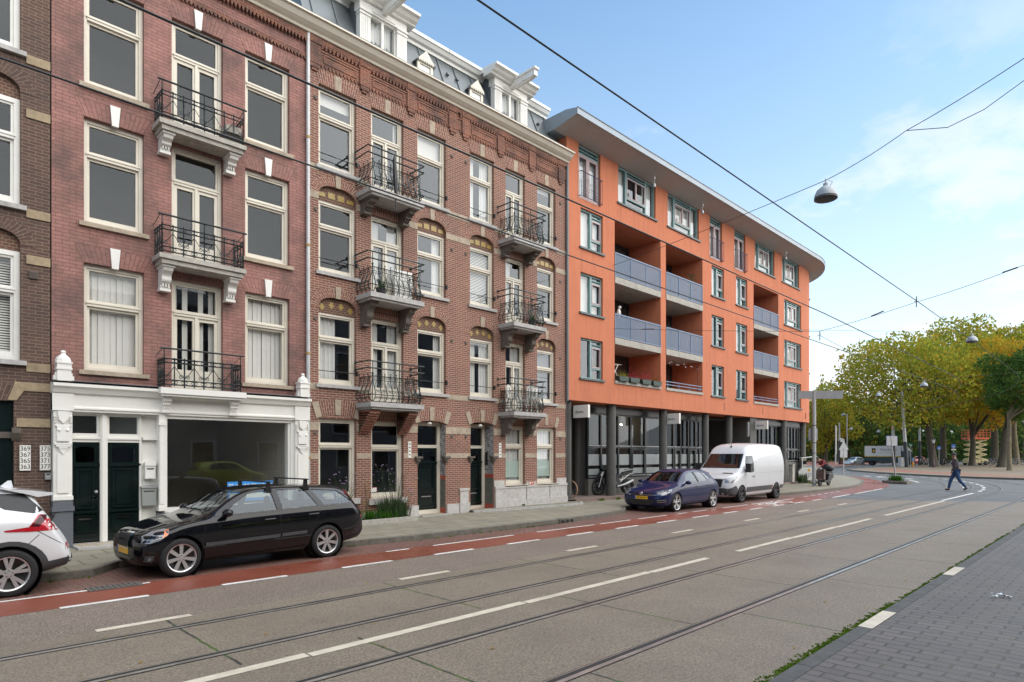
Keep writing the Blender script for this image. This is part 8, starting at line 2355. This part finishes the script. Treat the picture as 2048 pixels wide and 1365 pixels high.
tree('plane tree before the scissor lift, crown turning orange', x, y, .15, 5.0, .52, (d, -d, 12.0, 8.4, 6.2), 'leaf_orange', n=12350, ls=0.238, limbs=6, seed=7)
x, y = at(2003, 86.5); d = vt(15, 86)
tree('thick leaning plane trunk with an orange crown at the right', x, y, .15, 6.2, .60, (d, -d, 12.6, 7.8, 6.0), 'leaf_orange', n=12350, ls=0.224, lean=(.9, -.6), limbs=6, seed=9)
x, y = at(2019, 69.7); d = vt(34, 70)
tree('slim pale trunk with a dark green crown at the right edge', x, y, .15, 6.6, .27, (d, -d, 9.8, 4.6, 4.6), 'leaf_dark', 'bark_pale', n=12350, ls=0.172, lean=(.3, .1), limbs=6, seed=11)
x, y = at(2034, 114); d = vt(-20, 114)
tree('pale barked plane tree behind the leaning trunk', x, y, .15, 8.0, .55, (d, -d, 18.6, 9.8, 9.2), 'leaf_green', 'bark_pale', n=12350, ls=0.277, lean=(-.3, .4), limbs=6, seed=13, nblob=26)
x, y = at(1988, 126); d = vt(-15, 126)
tree('plane tree far behind the scissor lift', x, y, .15, 7.5, .85, (d, -d, 17.5, 9.5, 8.0), 'leaf_green', n=9880, ls=0.297, limbs=6, seed=15)
x, y = at(2230, 118); tree('round green tree on the plaza, well right of the leaning trunk', x, y, .15, 7, .5, (0, 0, 14, 9, 7), 'leaf_green', n=4000, ls=.45, seed=23)
x, y = at(2090, 100); tree('green tree just beyond the right edge of the view', x, y, .15, 7, .5, (0, 0, 14, 8, 7), 'leaf_green', n=8550, ls=0.277, seed=17)
x, y = at(1652, 128); tree('yellow-green tree rising beside the orange corner', x, y, .12, 4.0, .4, (0, 0, 9.5, 6.4, 8.0), 'leaf_green', 'bark_c', n=12350, ls=0.224, seed=19, flat=1.0)
x, y = at(1700, 150); tree('green tree at the edge of the wood beyond the silver car', x, y, .12, 5.0, .4, (0, 0, 10.0, 7.6, 6.6), 'leaf_wood', 'bark_c', n=9880, ls=0.277, seed=21)
t = thing('poplar', 'slender pointed tree top behind the yellow-green tree', 'tree', (*at(1642, 150), .12)); R.seed(5); q = MB(); q.tube([(0, 0, 0), (0, 0, 20)], [.35, .04], 8); q.build('trunk', M['bark'], t); q = MB()
leaf_cloud(q, [(R.uniform(-.3, .3), R.uniform(-.3, .3), 6 + k*1.22, 2.9*(1 - k/13.5)) for k in range(13)], 2600, .34, .3, 1.0); q.build('crown', M['leaf_green'], t)
# the dark wood behind the square: one mass
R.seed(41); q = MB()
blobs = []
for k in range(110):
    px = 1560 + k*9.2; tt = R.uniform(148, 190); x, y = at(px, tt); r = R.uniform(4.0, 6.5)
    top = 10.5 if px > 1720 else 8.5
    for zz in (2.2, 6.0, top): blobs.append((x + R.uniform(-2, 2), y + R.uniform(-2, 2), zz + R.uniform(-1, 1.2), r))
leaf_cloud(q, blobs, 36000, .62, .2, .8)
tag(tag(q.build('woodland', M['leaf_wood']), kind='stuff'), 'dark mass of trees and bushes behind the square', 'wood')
q = MB()
for k in range(40):
    px = 1565 + k*14.5; x, y = at(px, R.uniform(150, 185)); q.tube([(x, y, 0), (x + R.uniform(-.6, .6), y + R.uniform(-.6, .6), R.uniform(8, 13))], [R.uniform(.2, .4), .1], 6)
tag(tag(q.build('woodland_trunks', M['bark']), kind='stuff'), 'slim trunks inside the dark wood', 'wood')
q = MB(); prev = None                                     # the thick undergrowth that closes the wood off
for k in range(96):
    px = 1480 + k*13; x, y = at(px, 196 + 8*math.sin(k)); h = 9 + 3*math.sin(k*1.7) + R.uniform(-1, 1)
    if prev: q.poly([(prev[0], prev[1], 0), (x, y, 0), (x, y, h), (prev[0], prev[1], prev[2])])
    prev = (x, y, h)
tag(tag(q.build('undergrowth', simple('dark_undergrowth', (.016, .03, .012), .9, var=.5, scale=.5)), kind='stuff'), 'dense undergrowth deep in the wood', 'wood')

# ================================================================== flower bed before the left twin house
t = thing('flower_bed', 'narrow stone-edged flower bed with strappy green leaves before the left twin house', 'flower bed', (9.35, 14.8, .12))
q = MB(); q.box(-1.25, 1.25, -.47, -.36, 0, .13); q.box(1.14, 1.25, -.36, .45, 0, .13); q.box(-1.25, -1.14, -.36, .45, 0, .13); q.build('stone_edging', M['concrete'], t)
q = MB(); q.box(-1.14, 1.14, -.36, .45, -.05, .07); q.build('soil_bed', M['soil'], t)
R.seed(14); q = MB(); tufts(q, [(R.uniform(-1.05, .95), R.uniform(-.3, .3), .07) for k in range(34)], 15, .30, .10, .011, .9); q.build('strap_leaves', M['grass'], t)
t = thing('verbena', 'tall airy plant with small purple flowers at the right end of the flower bed', 'flowering plant', (10.15, 14.85, .18)); q = MB(); fl = q; R.seed(17)
for k in range(70):
    a = R.uniform(0, 2*PI); l = R.uniform(.15, .75); h = R.uniform(.5, 1.55)
    p = Vector((math.cos(a)*l, math.sin(a)*l*.45, h)); b = Vector((math.cos(a)*l*.25, math.sin(a)*l*.2, 0)); q.tube([b, b.lerp(p, .5) + Vector((0, 0, .06)), p], .0035, 3, cap=False)
    q.cur = 1
    for j in range(2): fl.sphere(tuple(p + Vector((R.uniform(-.02, .02), R.uniform(-.02, .02), R.uniform(0, .03)))), .010, 5, 3)
    q.cur = 0
tufts(q, [(R.uniform(-.3, .3), R.uniform(-.15, .15), 0) for k in range(22)], 26, .62, .2, .010, .7)
q.build('plant', [M['bush'], simple('purple_flower', (.42, .27, .48), .7)], t)
t = thing('verbena', 'cluster of small purple flowers behind the black car at the left end of the bed', 'flowering plant', (8.65, 15.0, .18)); q = MB(); fl = q
for k in range(22):
    a = R.uniform(0, 2*PI); l = R.uniform(.1, .5); h = R.uniform(.8, 1.4); p = Vector((math.cos(a)*l, math.sin(a)*l*.4, h)); q.tube([(p.x*.3, p.y*.3, 0), (p.x*.6, p.y*.6, h*.6), p], .0035, 3, cap=False)
    q.cur = 1
    for j in range(2): fl.sphere(tuple(p + Vector((R.uniform(-.03, .03), R.uniform(-.03, .03), R.uniform(0, .04)))), .012, 5, 3)
    q.cur = 0
tufts(q, [(0, 0, .2)], 30, .8, .2, .02, .8); q.build('plant', [M['bush'], MATS['purple_flower']], t)
t = thing('shrub', 'small yellow-leaved shrub against the brick pier behind the black car', 'shrub', (9.42, 15.12, .18)); q = MB(); q.tube([(0, 0, 0), (.02, 0, .5), (-.05, 0, 1.0)], .01, 4); q.tube([(.02, 0, .3), (.15, 0, .8)], .007, 4); q.build('stem', M['bark'], t); q = MB()
for k in range(170):
    c = Vector((R.gauss(0, .11), R.gauss(0, .05), R.uniform(.12, 1.05))); s = .022; q.poly([c + Vector((R.uniform(-s, s), R.uniform(-s, s), R.uniform(-s, s))) for j in range(3)])
q.build('foliage', M['yellow_leaf'], t)
# ================================================================== houses across the street (seen only in the window glass)
R.seed(2)
x = -30
for k, (w, h) in enumerate(((11, 11.5), (12, 11.0), (10, 11.8), (13, 10.5), (12, 12.0), (14, 11.0))):
    L = (x, -9.0, 0)
    H = thing('terraced_house', 'plain brick house across the street, reflected in the window glass', 'house', L, 0, 'houses across the street')
    hs = []
    for i in range(4):
        for z in (.8, 4.0, 7.2): hs.append((x + .8 + i*(w - 1)/4, x + 2.2 + i*(w - 1)/4, z, z + 2.0))
    mb = MB(); mb.box(x, x + w, -17, -9.0, 0, h); mb.build('wall', M['brick_opp'], H, L)
    mb = MB(); mb.prism([(-17, h), (-8.9, h), (-10.5, h + 1.2), (-15.5, h + 1.2)], x, x + w, 'yz'); mb.build('roof', M['zinc'], H, L)
    f = MB(); g = MB()
    for (a, b, c, d) in hs:
        frame_rect(f, a, b, c, d, .1, -9.0, -8.93); g.poly([(b - .1, -8.96, c + .1), (a + .1, -8.96, c + .1), (a + .1, -8.96, d - .1), (b - .1, -8.96, d - .1)])
    o = f.build('window', M['white'], H, L); g.build('pane', M['carglass_dark'], o, L)
    x += w

# ================================================================== sky, sun, camera
w = bpy.data.worlds.new('World'); scn.world = w; w.use_nodes = True
nt = w.node_tree
for n in list(nt.nodes): nt.nodes.remove(n)
out = nt.nodes.new('ShaderNodeOutputWorld')
SUN_EL, SUN_AZ = 46, 150            # degrees; azimuth clockwise from +Y
sky = nt.nodes.new('ShaderNodeTexSky'); sky.sky_type = 'NISHITA'; sky.sun_disc = False
sky.sun_elevation = math.radians(SUN_EL); sky.sun_rotation = math.radians(SUN_AZ)
sky.air_density = 1.0; sky.dust_density = 0.6; sky.ozone_density = 1.6
tc = N(nt, 'ShaderNodeTexCoord').outputs['Generated']
sp = N(nt, 'ShaderNodeSeparateXYZ', Vector=tc)
den = math_(nt, 'ADD', math_(nt, 'ABSOLUTE', sp.outputs[2]), 0.18)
px = math_(nt, 'DIVIDE', sp.outputs[0], den); py = math_(nt, 'DIVIDE', sp.outputs[1], den)
cv = N(nt, 'ShaderNodeCombineXYZ', X=px, Y=py, Z=0.3).outputs[0]
c1 = noise(nt, cv, 2.0, 9, 0.60)
c2 = noise(nt, cv, 0.42, 5, 0.5)
hz = ramp(nt, sp.outputs[2], [(0.0, 1.0), (0.16, 0.80), (0.40, 0.25), (0.62, 0.0)])
dens = math_(nt, 'ADD', math_(nt, 'MULTIPLY', c1, 0.75), math_(nt, 'MULTIPLY', c2, 0.35))
dens = math_(nt, 'ADD', dens, math_(nt, 'MULTIPLY', hz, 0.16))
back = math_(nt, 'MAXIMUM', math_(nt, 'MULTIPLY', sp.outputs[1], -1.0), 0.0)      # extra cloud added out of view on the sun's side, for whiter light
dens = math_(nt, 'ADD', dens, math_(nt, 'MULTIPLY', back, 0.34))
cl = ramp(nt, dens, [(0.55, 0.0), (0.655, 0.62), (0.80, 0.95)])
cl = math_(nt, 'MULTIPLY', cl, math_(nt, 'MAXIMUM', ramp(nt, sp.outputs[2], [(0.36, 1.0), (0.56, 0.12)]), math_(nt, 'MULTIPLY', back, 1.5, clamp=True)))
veil = math_(nt, 'MAXIMUM', cl, math_(nt, 'MULTIPLY', hz, 0.66))
veil = math_(nt, 'ADD', math_(nt, 'MULTIPLY', veil, 0.94), 0.02)
skyc = N(nt, 'ShaderNodeHueSaturation', Saturation=1.1, Value=1.0, Color=sky.outputs[0]).outputs[0]
skyc = mix(nt, 1.0, skyc, (.98, 1.03, .92), 'MULTIPLY')
skyc = mix(nt, 1.0, skyc, (3.6, 4.6, 6.2), 'DARKEN')          # haze evens out the glare round the hidden sun
cloudc = (3.75, 3.78, 3.8)
col = mix(nt, veil, skyc, cloudc)
bg = N(nt, 'ShaderNodeBackground', Color=col, Strength=0.092)
nt.links.new(bg.outputs[0], out.inputs[0])

sl = bpy.data.lights.new('Sun', 'SUN'); sl.energy = 1.4; sl.angle = math.radians(100); sl.color = (1.0, .95, .87)
so = bpy.data.objects.new('sun_lamp', sl); C.objects.link(so)
az, el = math.radians(SUN_AZ), math.radians(SUN_EL)
d = Vector((math.sin(az)*math.cos(el), math.cos(az)*math.cos(el), math.sin(el)))
so.rotation_euler = d.to_track_quat('Z', 'Y').to_euler()
so.location = (0, -5, 40)

cam = bpy.data.cameras.new('Camera'); co = bpy.data.objects.new('Camera', cam); C.objects.link(co)
cam.sensor_width = 36; cam.lens = 1255/2048*36; cam.shift_y = (908 - 682.5)/2048
cam.clip_start = .05; cam.clip_end = 2000
co.location = (0, 0, 2.0); co.rotation_euler = (PI/2, 0, -PI/4)
scn.camera = co
scn.view_settings.view_transform = 'Standard'; scn.view_settings.look = 'None'
scn.view_settings.exposure = 1.7; scn.view_settings.gamma = 1.0
scn.view_settings.use_curve_mapping = False
scn.render.engine = 'CYCLES'
cy = scn.cycles
cy.max_bounces = 8; cy.transparent_max_bounces = 16; cy.diffuse_bounces = 4; cy.glossy_bounces = 4
cy.use_denoising = True
cy.caustics_reflective = False; cy.caustics_refractive = False
